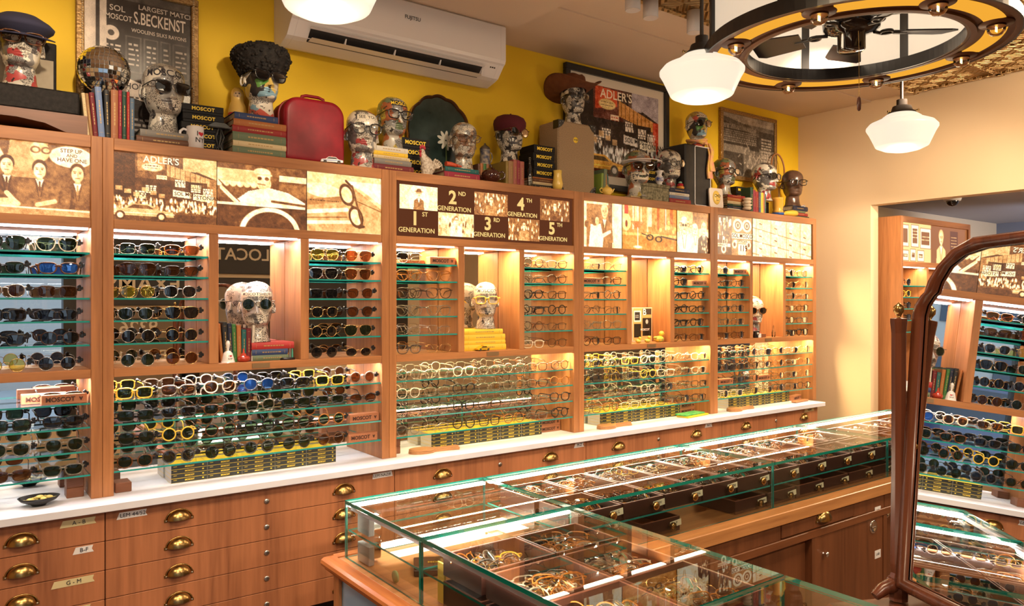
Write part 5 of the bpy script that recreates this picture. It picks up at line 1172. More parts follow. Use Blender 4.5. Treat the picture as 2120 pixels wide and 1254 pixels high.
obj('lettering', wrap(text_mesh('I', .026, ink, .0006, .01), .0322), t, (0, 0, .054)).rotation_euler[2] = .02
obj('lettering', wrap(text_mesh('NY', .026, ink, .0006, .01), .0322), t, (0, 0, .030)).rotation_euler[2] = .32
hp = [(.0115 * math.sin(a) ** 3 * 1.0, .0098 * (13 * math.cos(a) - 5 * math.cos(2 * a) - 2 * math.cos(3 * a) - math.cos(4 * a)) / 16) for a in [2 * PI * k / 28 for k in range(28)]]
me = MB().prism(hp, -.0006, .0006, 'y').mesh('heart', mat('red_print', (.55, .01, .03, 1), .4)); obj('heart', wrap(me, .0322), t, (0, 0, .054)).rotation_euler[2] = .48
xq = AX(374, 3.05)
box_stack(AX(377, 3.05), 3.05, ZT, 5, .148, .16, .0345, 'behind the white mug', -.06)
# black twisted figurine
t = thing('wire_ornament', 'black twisted metal ornament in front of the black boxes', 'ornament', (AX(455, 3.03), 3.035, ZT))
b = MB()
for k in range(6):
    a = k * PI / 3; b.tube([(.014 * math.cos(a), .010 * math.sin(a), 0), (.005 * math.cos(a), .005 * math.sin(a), .02), (.018 * math.cos(a + .6), .015 * math.sin(a + .6), .055), (.004 * math.cos(a + 1), .004 * math.sin(a + 1), .09)], .0028, 6)
b.box(-.04, .04, -.012, .014, .088, .093, 0, .002); b.prism([(-.045, .093), (.045, .093), (.02, .11), (-.02, .11)], -.008, .01); obj('cage', b.mesh('cage', black_p), t)
# nesting doll stands on the books' left end; book stack under the fur hat
sx = AX(480, 3.035)
z = stack(sx, 3.03, ZT, [(.212, .030, 'sage', 0), (.212, .022, 'cream', .002), (.212, .034, 'sage', .001), (.213, .025, 'red', .0), (.21, .026, 'orange', .004), (.172, .026, 'blue', .008)], 'under the fur-hatted head', 'books under the fur-hatted head', .15)
t = thing('nesting_doll', 'painted wooden nesting doll with red skirt beside the fur-hatted head', 'doll', (AX(494, 3.15), 3.155, 2.2405 - .1))
doll_r = mat('doll_red', (.50, .02, .04, 1), .25); doll_y = mat('doll_straw', (.75, .48, .12, 1), .3); doll_f = mat('doll_face', (.78, .55, .32, 1), .3)
b = MB().lathe([(.0001, 0), (.032, 0), (.036, .03), (.038, .07), (.038, .105), (.035, .125), (.030, .145), (.026, .155), (.0265, .17), (.027, .185), (.022, .202), (.012, .212), (.0001, .214)], 24, mats=[0, 0, 0, 0, 1, 1, 1, 1, 1, 1, 1, 1, 1]); obj('doll_body', b.mesh('doll_body', [doll_r, doll_y]), t)
b = MB().ball((0, -.012, .180), .019, .020, .018); obj('face', b.mesh('face', doll_f), t); b = MB()
for k in (-1, 1): b.ball((k * .0065, -.0315, .183), .0026, n=6, k=4)
b.ball((0, -.0315, .172), .003, .001, .0018, 6, 4); obj('eyes', b.mesh('eyes', ink), t)
b = MB().box(AX(494, 3.15) - .045, AX(494, 3.15) + .035, 3.183, 3.25, ZT, 2.17, 0, .002); 
for o in list(bpy.data.objects):
    if o.name == 'nesting_doll': o.location = (AX(494, 3.2), 3.215, 2.1705); o.rotation_euler[2] = -.3
tag(b.build('cardboard_box', box_m), 'plain black box behind the books under the nesting doll', 'box')
# red suitcase
t = thing('red_suitcase', 'red rounded hard suitcase with leather handle, standing on the shelf', 'suitcase', (1.30, 3.14, ZT))
def rrect(x0, x1, z0, z1, rt, rb, n=8):
    P_ = []
    for cx_, cz_, r_, a0 in ((x1 - rb, z0 + rb, rb, -PI / 2), (x1 - rt, z1 - rt, rt, 0), (x0 + rt, z1 - rt, rt, PI / 2), (x0 + rb, z0 + rb, rb, PI)):
        for k in range(n + 1): a = a0 + PI / 2 * k / n; P_.append((cx_ + r_ * math.cos(a), cz_ + r_ * math.sin(a)))
    return P_
def pillow(b, outl, y0, y1, rnd, m=0):
    """rounded slab: outline in XZ, rounded front and back rims"""
    cx_ = sum(p[0] for p in outl) / len(outl); cz_ = sum(p[1] for p in outl) / len(outl); rings = []
    for k in range(5): a = PI / 2 * k / 4; rings.append((y0 + rnd * (1 - math.sin(a)), rnd * (1 - math.cos(a)) * 1.0))
    rings = rings[::-1] + [(y1 - (y - y0), s_) for y, s_ in rings]
    vs = []; N_ = len(outl)
    rings = [(y0, rnd)] + [(y0 + rnd * (1 - math.cos(PI / 2 * k / 4)), rnd * (1 - math.sin(PI / 2 * k / 4))) for k in range(1, 5)] + [(y1 - rnd * (1 - math.cos(PI / 2 * k / 4)), rnd * (1 - math.sin(PI / 2 * k / 4))) for k in (4, 3, 2, 1)] + [(y1, rnd)]
    for y, s_ in rings:
        for p in outl:
            d = math.hypot(p[0] - cx_, p[1] - cz_); q = max(0, 1 - s_ / d); vs.append((cx_ + (p[0] - cx_) * q, y, cz_ + (p[1] - cz_) * q))
    b.add(vs, [(j * N_ + k, j * N_ + (k + 1) % N_, (j + 1) * N_ + (k + 1) % N_, (j + 1) * N_ + k) for j in range(len(rings) - 1) for k in range(N_)] + [tuple(range(N_))[::-1], tuple(range((len(rings) - 1) * N_, len(rings) * N_))], m, True); return b
redl = noisy('red_vinyl', (.24, .005, .015, 1), (.18, .003, .011, 1), 18, .42, .35, .05)
x0s, x1s = AX(590, 3.05), AX(690, 3.05)
pillow(MB(), rrect(x0s, x1s + .055, ZT, ZT + .27, .065, .02), 3.05, 3.125, .02).build('front_shell', redl, t)
pillow(MB(), rrect(x0s, x1s + .055, ZT, ZT + .27, .065, .02), 3.135, 3.22, .02).build('back_shell', redl, t)
pillow(MB(), rrect(x0s - .003, x1s + .058, ZT, ZT + .273, .067, .02), 3.122, 3.138, .004).build('piping', mat('dark_red_trim', (.22, .01, .015, 1), .5), t)
MB().tube([(1.22, 3.13, ZT + .272), (1.225, 3.13, ZT + .292), (1.245, 3.13, ZT + .298), (1.30, 3.13, ZT + .298), (1.32, 3.13, ZT + .292), (1.325, 3.13, ZT + .272)], .007, 8).build('handle', redl, t)
# toy police car
def toy_car(x, y, z, L, rz, body, label, roofc, stripe=None, name='toy_car'):
    t = thing(name, label, 'toy car', (x, y, z), rz); h = L * .13; b = MB()
    b.prism([(-L / 2, h * .5), (-L / 2, h * 1.25), (-L * .3, h * 1.5), (-L * .17, h * 2.3), (L * .15, h * 2.35), (L * .28, h * 1.55), (L * .47, h * 1.35), (L / 2, h * .5)], -L * .19, L * .19, 'y'); obj('car_body', b.mesh('car_body', body), t)
    b = MB().prism([(-L * .27, h * 1.55), (-L * .16, h * 2.15), (L * .14, h * 2.2), (L * .25, h * 1.6)], -L * .192, L * .192, 'y'); obj('windows', b.mesh('windows', black_p), t)
    if stripe: obj('stripe', MB().box(-L * .4, L * .42, -L * .193, L * .193, h * 1.0, h * 1.2).mesh('stripe', stripe), t)
    for sx_ in (-1, 1):
        for sy_ in (-1, 1): obj('wheel', MB().lathe([(L * .075, -L * .03), (L * .075, L * .03)], 14, ax='y').lathe([(L * .04, -L * .033), (L * .04, L * .033)], 10, ax='y', m=1).mesh('wheel', [black_m, chrome]), t, (sx_ * L * .31, sy_ * L * .17, L * .075))
    obj('roof_light', MB().box(-L * .05, L * .03, -L * .10, 0, h * 2.35, h * 2.75).box(-L * .05, L * .03, 0, L * .10, h * 2.35, h * 2.75, 1).mesh('roof_light', roofc), t); return t
toy_car(AX(686, 3.03), 3.03, ZT, .092, PI - .25, white_p, 'white toy police car with blue stripe at the shelf edge', [mat('blue_light', (.05, .08, .5, 1), .2), mat('red_light', (.5, .03, .03, 1), .2)], mat('blue_stripe', (.05, .12, .45, 1), .4))
z = stack(AX(772, 3.05), 3.045, ZT, [(.200, .0300, 'dark red', .0), (.185, .0240, 'grey', .004), (.18, .0150, 'cream', 0), (.17, .0180, 'yellow', 0), (.175, .0225, 'white', -.004)], 'right of the round-spectacled head', 'books right of the round-spectacled head', .15)
box_stack(AX(826, 3.14), 3.125, ZT, 4, .15, .12, .0455, 'behind the rooster', .0)
# rooster
t = thing('rooster_figurine', 'white crackled ceramic rooster with red comb at the shelf edge', 'figurine', (AX(885, 3.04), 3.045, ZT))
roo = noisy('crackled_white_glaze', (.68, .60, .50, 1), (.30, .22, .16, 1), 120, .4); rooR = mat('rooster_red', (.42, .02, .04, 1), .3)
b = MB(); b.tube([(.0, 0, .0), (.0, 0, .012), (.004, 0, .03), (.006, 0, .045), (-.006, 0, .064), (-.018, 0, .082), (-.023, 0, .098), (-.024, 0, .112), (-.023, 0, .120)], [.030, .027, .036, .035, .028, .019, .014, .012, .005], 14, sy=.8); obj('rooster_body', b.mesh('rooster_body', roo), t)
b = MB()
for k in range(5): a = .2 + k * .25; b.tube([(.026, (k - 2) * .003, .035), (.026 + .03 * math.cos(a), (k - 2) * .004, .035 + .03 * math.sin(a)), (.034 + .04 * math.cos(a), (k - 2) * .004, .048 + .035 * math.sin(a)), (.050 + .03 * math.cos(a - .5), (k - 2) * .003, .045 + .03 * math.sin(a - .6))], [.011, .010, .008, .003], 8, sy=.6)
obj('tail', b.mesh('tail', roo), t)
b = MB()
for k in range(4): b.ball((-.034 + k * .0075, 0, .125 + [.0, .006, .006, .001][k]), .005, .0025, .009, 8, 6)
b.ball((-.036, -.004, .092), .006, .005, .013, 8, 6); b.ball((-.036, -.002, .108), .007, .009, .006, 8, 6); obj('comb', b.mesh('comb', rooR), t)
obj('beak', MB().tube([(-.034, 0, .112), (-.046, 0, .109)], [.004, .0006], 8).mesh('beak', mat('beak_yellow', (.6, .4, .1, 1), .4)), t)
# scalloped tray
t = thing('scalloped_tray', 'dark green scalloped tray with a painted lotus, leaning on the wall', 'tray', (1.975, 3.212, ZT + .001)); t.rotation_euler = (-.10, 0, 0)
def scal(rx, rz_, n=14, k=8, am=.035): return [(rx * (1 + am * abs(math.sin(n * a / 2))) * math.cos(a), rz_ * (1 + am * abs(math.sin(n * a / 2))) * math.sin(a)) for a in [2 * PI * j / (n * k) for j in range(n * k)]]
o1, o2 = scal(.185, .215), scal(.172, .202); N_ = len(o1); b = MB()
vs = [(x, -.012, z + .225) for x, z in o1] + [(x, 0, z + .225) for x, z in o2] + [(x, .006, z + .225) for x, z in o1]
b.add(vs, [(k, (k + 1) % N_, N_ + (k + 1) % N_, N_ + k) for k in range(N_)] + [(k, (k + 1) % N_, 2 * N_ + (k + 1) % N_, 2 * N_ + k) for k in range(N_)] + [(N_ + k, N_ + (k + 1) % N_, 2 * N_ + (k + 1) % N_, 2 * N_ + k) for k in range(N_)], 0, True); obj('rim', b.mesh('rim', mat('tray_bronze_rim', (.30, .13, .06, 1), .3, .5)), t)
b = MB(); b.add([(x, -.001, z + .225) for x, z in o2], [tuple(range(N_))]); obj('tray_face', b.mesh('tray_face', noisy('dark_lacquer', (.012, .022, .02, 1), (.03, .05, .045, 1), 8, .15, .6)), t)
b = MB()
for k in range(9):
    a = k * 2 * PI / 9; cx_, cz_ = .03 + .028 * math.cos(a), .22 + .028 * math.sin(a); n_ = 12
    b.add([(cx_ + .024 * math.cos(q) * math.cos(a) - .009 * math.sin(q) * math.sin(a), -.0022 - .0003 * k, cz_ + .024 * math.cos(q) * math.sin(a) + .009 * math.sin(q) * math.cos(a)) for q in [2 * PI * j / n_ for j in range(n_)]], [tuple(range(n_))])
obj('painted_lotus', b.mesh('painted_lotus', mat('lotus_paint', (.62, .60, .52, 1), .4)), t)
b = MB().tube([(.03, -.003, .2), (.025, -.003, .1), (-.01, -.003, .06)], .004, 5); obj('painted_stem', b.mesh('painted_stem', mat('stem_paint', (.10, .16, .06, 1), .4)), t)
z = stack(AX(916, 3.06), 3.045, ZT, [(.20, .0325, 'crimson', .0), (.19, .022, 'teal', .004)], 'under the brown patterned head', 'books under the brown patterned head', .14)
t = thing('glove_figure', 'small red carved hand lying on the teal book', 'ornament', (AX(930, 3.05) - .02, 3.048, 2.1322))
obj('carved_hand', MB().tube([(0, 0, .012), (.03, 0, .012), (.055, 0, .009), (.085, -.004, .007)], [.012, .011, .009, .004], 10).tube([(.055, 0, .010), (.06, -.014, .008)], .0045, 8).mesh('carved_hand', mat('carved_red', (.5, .07, .03, 1), .4)), t)
# beer stein on short books
xs_ = AX(985, 3.13)
row(xs_, 3.11, ZT, [(.100, .014, 'brown', 0), (.104, .017, 'orange', 0), (.104, .018, 'green', 0), (.104, .017, 'rust', 0)], 'under the beer stein', 'short upright books under the beer stein', .12)
t = thing('beer_stein', 'lidded ceramic beer stein on short books behind the brown teapot', 'stein', (AX(1008, 3.15) - .005, 3.16, 2.183))
stm = noisy('stein_relief', (.45, .36, .26, 1), (.06, .07, .12, 1), 50, .35)
obj('stein_body', MB().lathe([(.0001, 0), (.029, 0), (.030, .006), (.027, .012), (.025, .06), (.026, .075), (.0275, .08), (.0001, .081)], 24).mesh('b', stm), t); obj('lid', MB().lathe([(.027, .081), (.027, .085), (.018, .096), (.006, .104), (.004, .112), (.0001, .114)], 20).mesh('lid', mat('pewter', (.25, .23, .22, 1), .35, .9)), t)
obj('handle', MB().tube([(.026, 0, .07), (.04, 0, .066), (.045, 0, .045), (.038, 0, .022), (.026, 0, .016)], .0035, 7).mesh('handle', stm), t)
# brown teapot
def teapot(x, y, z, s, rz, m, label, lidk=True):
    t = thing('teapot', label, 'teapot', (x, y, z), rz); t.scale = (s,) * 3
    obj('pot_body', MB().lathe([(.0001, 0), (.026, 0), (.03, .004), (.042, .016), (.05, .034), (.048, .052), (.036, .066), (.022, .071), (.0001, .072)], 28).mesh('pot_body', m), t)
    obj('lid', MB().lathe([(.024, .070), (.020, .077), (.006, .081), (.005, .086), (.008, .091), (.0001, .095)], 20).mesh('lid', m), t)
    obj('spout', MB().tube([(.042, 0, .028), (.058, 0, .036), (.066, 0, .052), (.074, 0, .062)], [.011, .008, .006, .0055], 10).mesh('spout', m), t)
    obj('handle', MB().tube([(-.044, 0, .056), (-.06, 0, .062), (-.073, 0, .05), (-.07, 0, .03), (-.047, 0, .02)], .0048, 8).mesh('handle', m), t); return t
teapot(AX(1020, 3.04), 3.055, ZT, .95, PI * .85, mat('brown_glaze', (.05, .012, .008, 1), .08, spec=.7, coat=.5), 'glossy dark brown teapot at the shelf edge')
x = AX(1046, 3.05)
row(x, 3.045, ZT, [(.118, .016, 'ochre', 0), (.1195, .030, 'tan', 0), (.130, .0225, 'salmon', 0), (.1285, .0185, 'crimson', 0), (.125, .0255, 'salmon', 0)], 'under the red-beret head', 'upright books under the red-beret head', .16)
# clear bottle
t = thing('glass_bottle', 'small clear glass bottle left of the black boxes under the brown suitcase', 'bottle', (AX(1097, 3.03), 3.03, ZT)); t['label'] = 'small clear glass bottle in front of upright books'
obj('bottle_body', MB().lathe([(.0001, 0), (.012, 0), (.013, .004), (.013, .09), (.006, .11), (.006, .14), (.008, .142), (.008, .148)], 18).mesh('bottle_body', pane('bottle_glass', (.9, .93, .92, 1), 1.6)), t)
xb = AX(1100, 3.06) + .012
z = stack(xb - .01, 3.05, ZT, [(.15, .020, 'black', 0), (.15, .014, 'cream', .0), (.145, .016, 'brown', 0), (.14, .008, 'orange', 0)], 'under the boxes left of the tweed suitcase', 'books left of the tweed suitcase', .12)
box_stack(xb - .005, 3.05, z, 4, .138, .12, .0415, 'left of the tweed suitcase')
# yellow vase
yel_g = mat('yellow_glaze', (.80, .55, .12, 1), .2, coat=.4)
t = thing('yellow_vase', 'small yellow ceramic vase in front of the tweed suitcase', 'vase', (AX(1157, 3.02), 3.03, ZT)); obj('vase_body', MB().lathe([(.0001, 0), (.020, 0), (.025, .012), (.028, .03), (.024, .05), (.021, .08), (.023, .100), (.0205, .100), (.019, .08), (.0001, .06)], 28).mesh('vase_body', yel_g), t)
# tweed suitcase
tweed = noisy('beige_tweed', (.40, .28, .17, 1), (.26, .18, .11, 1), 260, .85, .2, .2); tx0, tx1 = AX(1148, 3.09) , AX(1237, 3.04)
t = thing('tweed_suitcase', 'upright beige tweed suitcase with black corners under the cowboy-hatted head', 'suitcase', (tx0, 3.06, ZT))
MB().box(tx0, tx1, 3.06, 3.225, ZT, 2.4535, 0, .008).build('case_body', tweed, t)
for cx_ in (tx0, tx1):
    for cz_ in (ZT, 2.4535):
        s1, s2 = (1 if cx_ == tx0 else -1), (1 if cz_ == ZT else -1); b = MB(); x_, z_ = cx_ - s1 * .002, cz_ - (s2 * .001 if s2 < 0 else 0)
        b.prism([(x_, z_), (x_ + s1 * .045, z_), (x_ + s1 * .035, z_ + s2 * .02), (x_ + s1 * .02, z_ + s2 * .035), (x_, z_ + s2 * .045)], 3.056, 3.10, 'y')
        for q, w_ in ((.012, .012), (.03, .008), (.008, .03)): b.ball((x_ + s1 * q, 3.056, z_ + s2 * w_), .003, n=8, k=6, m=1)
        b.build('corner_guard', [black_p, steel], t)
MB().lathe([(.0001, -.001), (.016, -.0008), (.016, 0)], 24, ax='y', c=((tx0 + tx1) / 2 - .01, 3.0595, 2.36)).build('round_sticker', yel_ink, t); text('o-o', .018, ink, t, ((tx0 + tx1) / 2 - .01 - tx0, -.0022, 2.362 - ZT), 0, .0002, .02)
# right group
x = AX(1241, 3.05)
row(x + .02, 3.06, ZT, [(.125, .016, 'lime', .05), (.15, .024, 'sage', .06), (.13, .016, 'orange', -.10), (.125, .014, 'teal', -.14)], 'right of the tweed suitcase', 'upright books right of the tweed suitcase')
teapot(AX(1258, 3.02), 3.025, ZT, .62, -.2, yel_g, 'small yellow teapot right of the tweed suitcase')
stack(3.10, 3.035, ZT, [(.19, .0090, 'rust', 0), (.18, .0085, 'cream', .0)], 'beneath the visor-wearing head', 'books beneath the visor-wearing head')
box_stack(AX(1325, 3.17), 3.155, ZT + .055, 4, .13, .07, .0385, 'behind the visor-wearing head')
stone = noisy('grey_stone_carving', (.33, .30, .20, 1), (.12, .11, .07, 1), 60, .8, .2, .6)
t = thing('stone_casket', 'carved grey stone casket with lid at the shelf edge', 'box', (AX(1335, 3.03), 3.02, ZT)); sx0, sx1 = AX(1327, 3.03), AX(1383, 3.03)
MB().box(sx0, sx1, 3.02, 3.13, ZT, ZT + .078, 0, .004).build('casket_body', stone, t); MB().box(sx0 - .004, sx1 + .004, 3.016, 3.134, ZT + .0785, ZT + .098, 0, .004).build('lid', stone, t)
MB().box(AX(1325, 3.17), AX(1325, 3.17) + .13, 3.155, 3.225, ZT, ZT + .0545).build('cardboard_box', box_m)['label'] = 'plain black box under the lettered boxes behind the stone casket'
bpy.data.objects['cardboard_box'] 
for o in COL.objects:
    if o.get('label') == 'plain black box under the lettered boxes behind the stone casket': o['category'] = 'box'
t = thing('white_vase', 'white and blue porcelain vase with fluted mouth on the stone casket', 'vase', (AX(1365, 3.06), 3.06, ZT + .0985)); vz = [(.0001, 0), (.02, 0), (.021, .004), (.014, .012), (.022, .024), (.027, .036), (.024, .048), (.015, .058), (.013, .066), (.018, .078), (.026, .086), (.024, .086), (.0001, .07)]
obj('vase_body', MB().lathe(vz, 28, mats=[0, 0, 0, 0, 1, 1, 0, 0, 0, 0, 0, 0, 0]).mesh('vase_body', [white_p, noisy('cobalt_pattern', (.65, .65, .68, 1), (.02, .05, .35, 1), 70, .2)]), t)
xx = AX(1384, 3.04)
stack(xx, 3.035, ZT, [(.19, .030, 'red', 0), (.175, .018, 'pale blue', .0), (.175, .018, 'white', 0), (.18, .0265, 'navy', 0)], 'beneath the LEGACY head', 'books beneath the LEGACY head', .15)
t = thing('toy_boat', 'small painted toy house ornament on the navy book', 'ornament', (AX(1411, 3.05), 3.06, 2.1702)); obj('ornament_base', MB().lathe([(.0001, 0), (.022, 0), (.024, .012), (.02, .018), (.0001, .019)], 16).mesh('ornament_base', mat('ornament_orange', (.7, .3, .04, 1), .3)), t)
obj('red_top', MB().lathe([(.018, .019), (.019, .03), (.010, .036), (.0001, .038)], 14).mesh('red_top', doll_r), t); obj('green_cap', MB().ball((0, 0, .041), .011, .011, .007).mesh('green_cap', mat('mint_paint', (.3, .5, .4, 1), .4)), t)
# black speaker case
spx0, spx1 = AX(1411, 3.08), AX(1459, 3.05) + .06
t = thing('speaker_cabinet', 'tall black scuffed amplifier case with white piping beneath the scarfed head', 'case', (spx0, 3.05, ZT))
MB().box(spx0, spx1, 3.05, 3.235, ZT, 2.4515, 0, .008).build('case_body', noisy('scuffed_black_vinyl', (.015, .014, .015, 1), (.028, .025, .024, 1), 18, .45, .4, .2), t)
MB().tube([(x_, 3.0485, z_) for x_, z_ in rrect(spx0 + .085, spx1 - .008, ZT + .008, 2.445, .012, .012, 4)], .0032, 6, 0, True).build('piping', white_p, t)
t = thing('green_spectacle_case', 'dark green spectacle case lying on the black amplifier case', 'case', (spx1 - .03, 3.20, 2.452)); obj('tube_body', MB().lathe([(.0001, -.06), (.008, -.055), (.012, -.045), (.012, .045), (.008, .055), (.0001, .06)], 16, ax='x', c=(0, 0, .012)).mesh('tube_body', mat('green_case', (.01, .10, .06, 1), .4)), t)
# white frame with yellow face plaque
t = thing('face_plaque', 'white plaque with a yellow oval spectacled face at the shelf edge', 'plaque', (AX(1483, 3.02), 3.02, ZT)); t.rotation_euler = (-.08, 0, -.1)
b = MB(); pillow(b, rrect(-.058, .058, 0, .122, .014, .012, 5), -.006, .006, .003); obj('plaque_board', b.mesh('plaque_board', mat('white_ceramic', (.75, .66, .58, 1), .3)), t)
obj('oval_face', MB().ball((0, -.004, .062), .033, .012, .044, 24, 14).mesh('oval_face', yel_g), t)
b = MB()
for k in (-1, 1): b.tube([(k * .014 + .010 * math.cos(a), -.0165, .072 + .008 * math.sin(a)) for a in [2 * PI * j / 14 for j in range(14)]], .0012, 5, 0, True)
b.box(-.004, .004, -.0175, -.0155, .071, .073); b.box(-.010, .010, -.0165, -.014, .042, .044); obj('face_lines', b.mesh('face_lines', ink), t)
stack(AX(1503, 3.06), 3.05, ZT, [(.20, .014, 'white', 0), (.20, .015, 'navy', 0), (.19, .014, 'dark green', .0), (.20, .0175, 'cream', 0), (.19, .022, 'orange', 0), (.18, .0178, 'red', 0)], 'beneath the head by the dark books', 'books left of the dark upright books', .14)
box_stack(AX(1521, 3.19), 3.18, ZT + .0, 4, .15, .06, .0475, 'behind the mixed books')
def hand_orn():
    t = thing('ceramic_dish_stack', 'white and brown scalloped ceramic ornament against the mixed books', 'ornament', (AX(1543, 3.03), 3.018, ZT)); m = mat('cream_glaze', (.72, .60, .45, 1), .25)
    b = MB()
    for k in range(4): b.lathe([(.0001, .008 + k * .02), (.02, .006 + k * .02), (.030, .018 + k * .02), (.026, .024 + k * .02), (.0001, .02 + k * .02)], 18, c=(.004 * (k % 2), 0, 0))
    obj('dishes', b.mesh('dishes', m), t); obj('brown_foot', MB().lathe([(.0001, 0), (.02, 0), (.016, .01), (.0001, .011)], 14).mesh('brown_foot', mat('brown_glaze'), ), t)
hand_orn()
x = AX(1545, 3.06) + .03
row(x, 3.05, ZT, [(.165, .030, 'dark green', 0), (.150, .026, 'crimson', 0), (.142, .030, 'red', 0), (.140, .012, 'navy', 0), (.14, .014, 'grey blue', 0), (.14, .026, 'yellow', 0), (.136, .014, 'salmon', 0), (.136, .012, 'teal', 0)], 'under the pale-faced head', 'upright books under the pale-faced head', .075)
MB().box(4.40, 4.54, 3.135, 3.215, ZT, 2.1775).build('cardboard_box', box_m)['label'] = 'plain black box behind upright books under the pale-faced head'
for o in COL.objects:
    if o.get('label', '').startswith('plain black box behind upright'): o['category'] = 'box'
t = thing('yellow_stein', 'yellow ceramic lidded stein with handle right of the upright books', 'stein', (AX(1614, 3.05) + .01, 3.07, ZT + .022)); obj('stein_body', MB().lathe([(.0001, 0), (.036, 0), (.036, .012), (.03, .02), (.034, .035), (.034, .085), (.038, .095), (.038, .102), (.0001, .103)], 26).mesh('stein_body', mat('mustard_glaze', (.72, .38, .06, 1), .2, coat=.4)), t)
obj('handle', MB().tube([(.034, 0, .082), (.05, 0, .082), (.057, 0, .066), (.055, 0, .045), (.045, 0, .03), (.034, 0, .03)], .005, 8).mesh('handle', MATS['mustard_glaze']), t)
t = thing('blue_dish', 'small dark blue dish under the yellow stein', 'dish', (AX(1614, 3.05) + .01, 3.07, ZT)); obj('dish_body', MB().lathe([(.0001, 0), (.03, 0), (.042, .016), (.042, .0215), (.0001, .0215)], 24).mesh('dish_body', mat('blue_glaze', (.02, .10, .38, 1), .2)), t)
# badminton racket leaning in the corner
t = thing('badminton_racket', 'old wooden badminton racket leaning in the corner of the shelf', 'racket', (AX(1616, 3.16), 3.165, ZT)); rx = AX(1631, 3.22) ; L_ = .5
t.rotation_euler = (-.13, .13, 0)
rw = mat('pale_racket_wood', (.55, .36, .2, 1), .4)
obj('head_frame', MB().tube([(.078 * math.cos(a), 0, .375 + .105 * math.sin(a)) for a in [2 * PI * k / 36 for k in range(36)]], .005, 8, 0, True, sy=1.4).mesh('head_frame', mat('racket_wood_red', (.42, .18, .07, 1), .35)), t)
obj('shaft', MB().tube([(0, 0, .0), (0, 0, .12), (0, 0, .225)], [.012, .007, .0055], 8).tube([(0, 0, .22), (-.03, 0, .255), (-.062, 0, .305)], .0055, 8).tube([(0, 0, .22), (.03, 0, .255), (.062, 0, .305)], .0055, 8).mesh('shaft', rw), t)
b = MB()
for k in range(-5, 6): x_ = k * .013; hh = .1 * math.sqrt(max(0, 1 - (x_ / .075) ** 2)); b.tube([(x_, 0, .375 - hh), (x_, 0, .375 + hh)], .0003, 3)
for k in range(-7, 8): z_ = k * .013; hh = .074 * math.sqrt(max(0, 1 - (z_ / .102) ** 2)); b.tube([(-hh, 0, .375 + z_), (hh, 0, .375 + z_)], .0003, 3)
obj('strings', b.mesh('strings', mat('string_gut', (.5, .4, .25, 1), .5)), t)
stack(AX(1634, 3.08), 3.06, ZT, [(.19, .018, 'dark green', .015), (.17, .021, 'red', .02), (.16, .0145, 'sage', 0), (.18, .0318, 'navy', .01)], 'beneath the bronze head', 'books beneath the bronze head', .12)
t = thing('wooden_clog', 'yellow painted wooden shoe at the right end of the shelf', 'shoe', (AX(1640, 3.02), 3.035, ZT)); obj('clog_body', MB().tube([(-.075, 0, .012), (-.06, 0, .018), (-.02, 0, .022), (.02, 0, .024), (.05, 0, .026), (.07, 0, .024), (.078, 0, .022)], [.004, .014, .02, .023, .022, .018, .008], 14, sy=.95).mesh('clog_body', mat('clog_yellow', (.75, .48, .06, 1), .25)), t)
obj('shoe_opening', MB().ball((.04, 0, .0395), .022, .015, .008).mesh('shoe_opening', mat('clog_inside', (.25, .14, .03, 1), .8)), t)
toy_car(AX(1662, 3.08), 3.075, 2.163, .042, .2, white_p, 'tiny white toy boat-shaped car beside the bronze head', [mat('blue_light'), mat('red_light')])

# --- niches ---
n0 = .846
row(n0 + .018, 3.035, Z_LT + .0005, [(.150, .0115, 'orange', -.09), (.155, .019, 'black', -.05), (.150, .015, 'navy', -.04), (.147, .015, 'green', -.04), (.142, .0165, 'orange', -.02), (.125, .0175, 'teal', 0), (.13, .018, 'dark red', 0), (.142, .010, 'white', .04)], 'in the first lit niche', 'upright books in the first lit niche', .12)
stack(.985, 3.03, Z_LT + .0005, [(.145, .0220, 'sage', 0), (.145, .0235, 'blue', -.003), (.172, .0275, 'bright red', -.005)], 'under the first niche head', 'books under the first niche head', .13)
t = thing('ceramic_bell', 'white ceramic hand bell with lettering and a red heart in the first niche', 'bell', (AX(474, 3.02), 3.034, Z_LT + .0005))
obj('bell_body', MB().lathe([(.0265, 0), (.025, .006), (.021, .022), (.017, .036), (.010, .043), (.004, .046), (.0065, .058), (.0085, .072), (.006, .082), (.0001, .085)], 26).mesh('bell_body', mat('white_china', (.78, .74, .72, 1), .15, coat=.5)), t)
obj('lettering', wrap(text_mesh('NY', .013, ink, .0004, .01), .0235), t, (0, 0, .012)).rotation_euler[2] = .15; obj('lettering', wrap(text_mesh('I', .012, ink, .0004, .01), .0215), t, (0, 0, .025)).rotation_euler[2] = -.1
hm = MB().prism([(x_ * .45, z_ * .45) for x_, z_ in hp], -.0004, .0004, 'y').mesh('heart', MATS['red_print']); obj('heart', wrap(hm, .0215), t, (0, 0, .025)).rotation_euler[2] = .25
t = thing('red_pot', 'small round red lacquered pot beside the ceramic bell', 'pot', (AX(506, 3.02), 3.03, Z_LT + .0005)); obj('pot_body', MB().lathe([(.0001, 0), (.018, 0), (.0235, .006), (.025, .014), (.021, .021), (.011, .024), (.010, .03), (.004, .035), (.003, .05), (.0001, .052)], 24).mesh('pot_body', mat('red_lacquer', (.40, .04, .02, 1), .2, coat=.4)), t)
t = thing('souvenir_skyline', 'dark oval souvenir stand with tiny city figures in the first niche', 'souvenir', (AX(597, 3.02), 3.035, Z_LT + .0005)); obj('base', MB().lathe([(.0001, 0), (.026, 0), (.024, .008), (.0001, .009)], 24, sx=1.25).mesh('base', black_p), t)
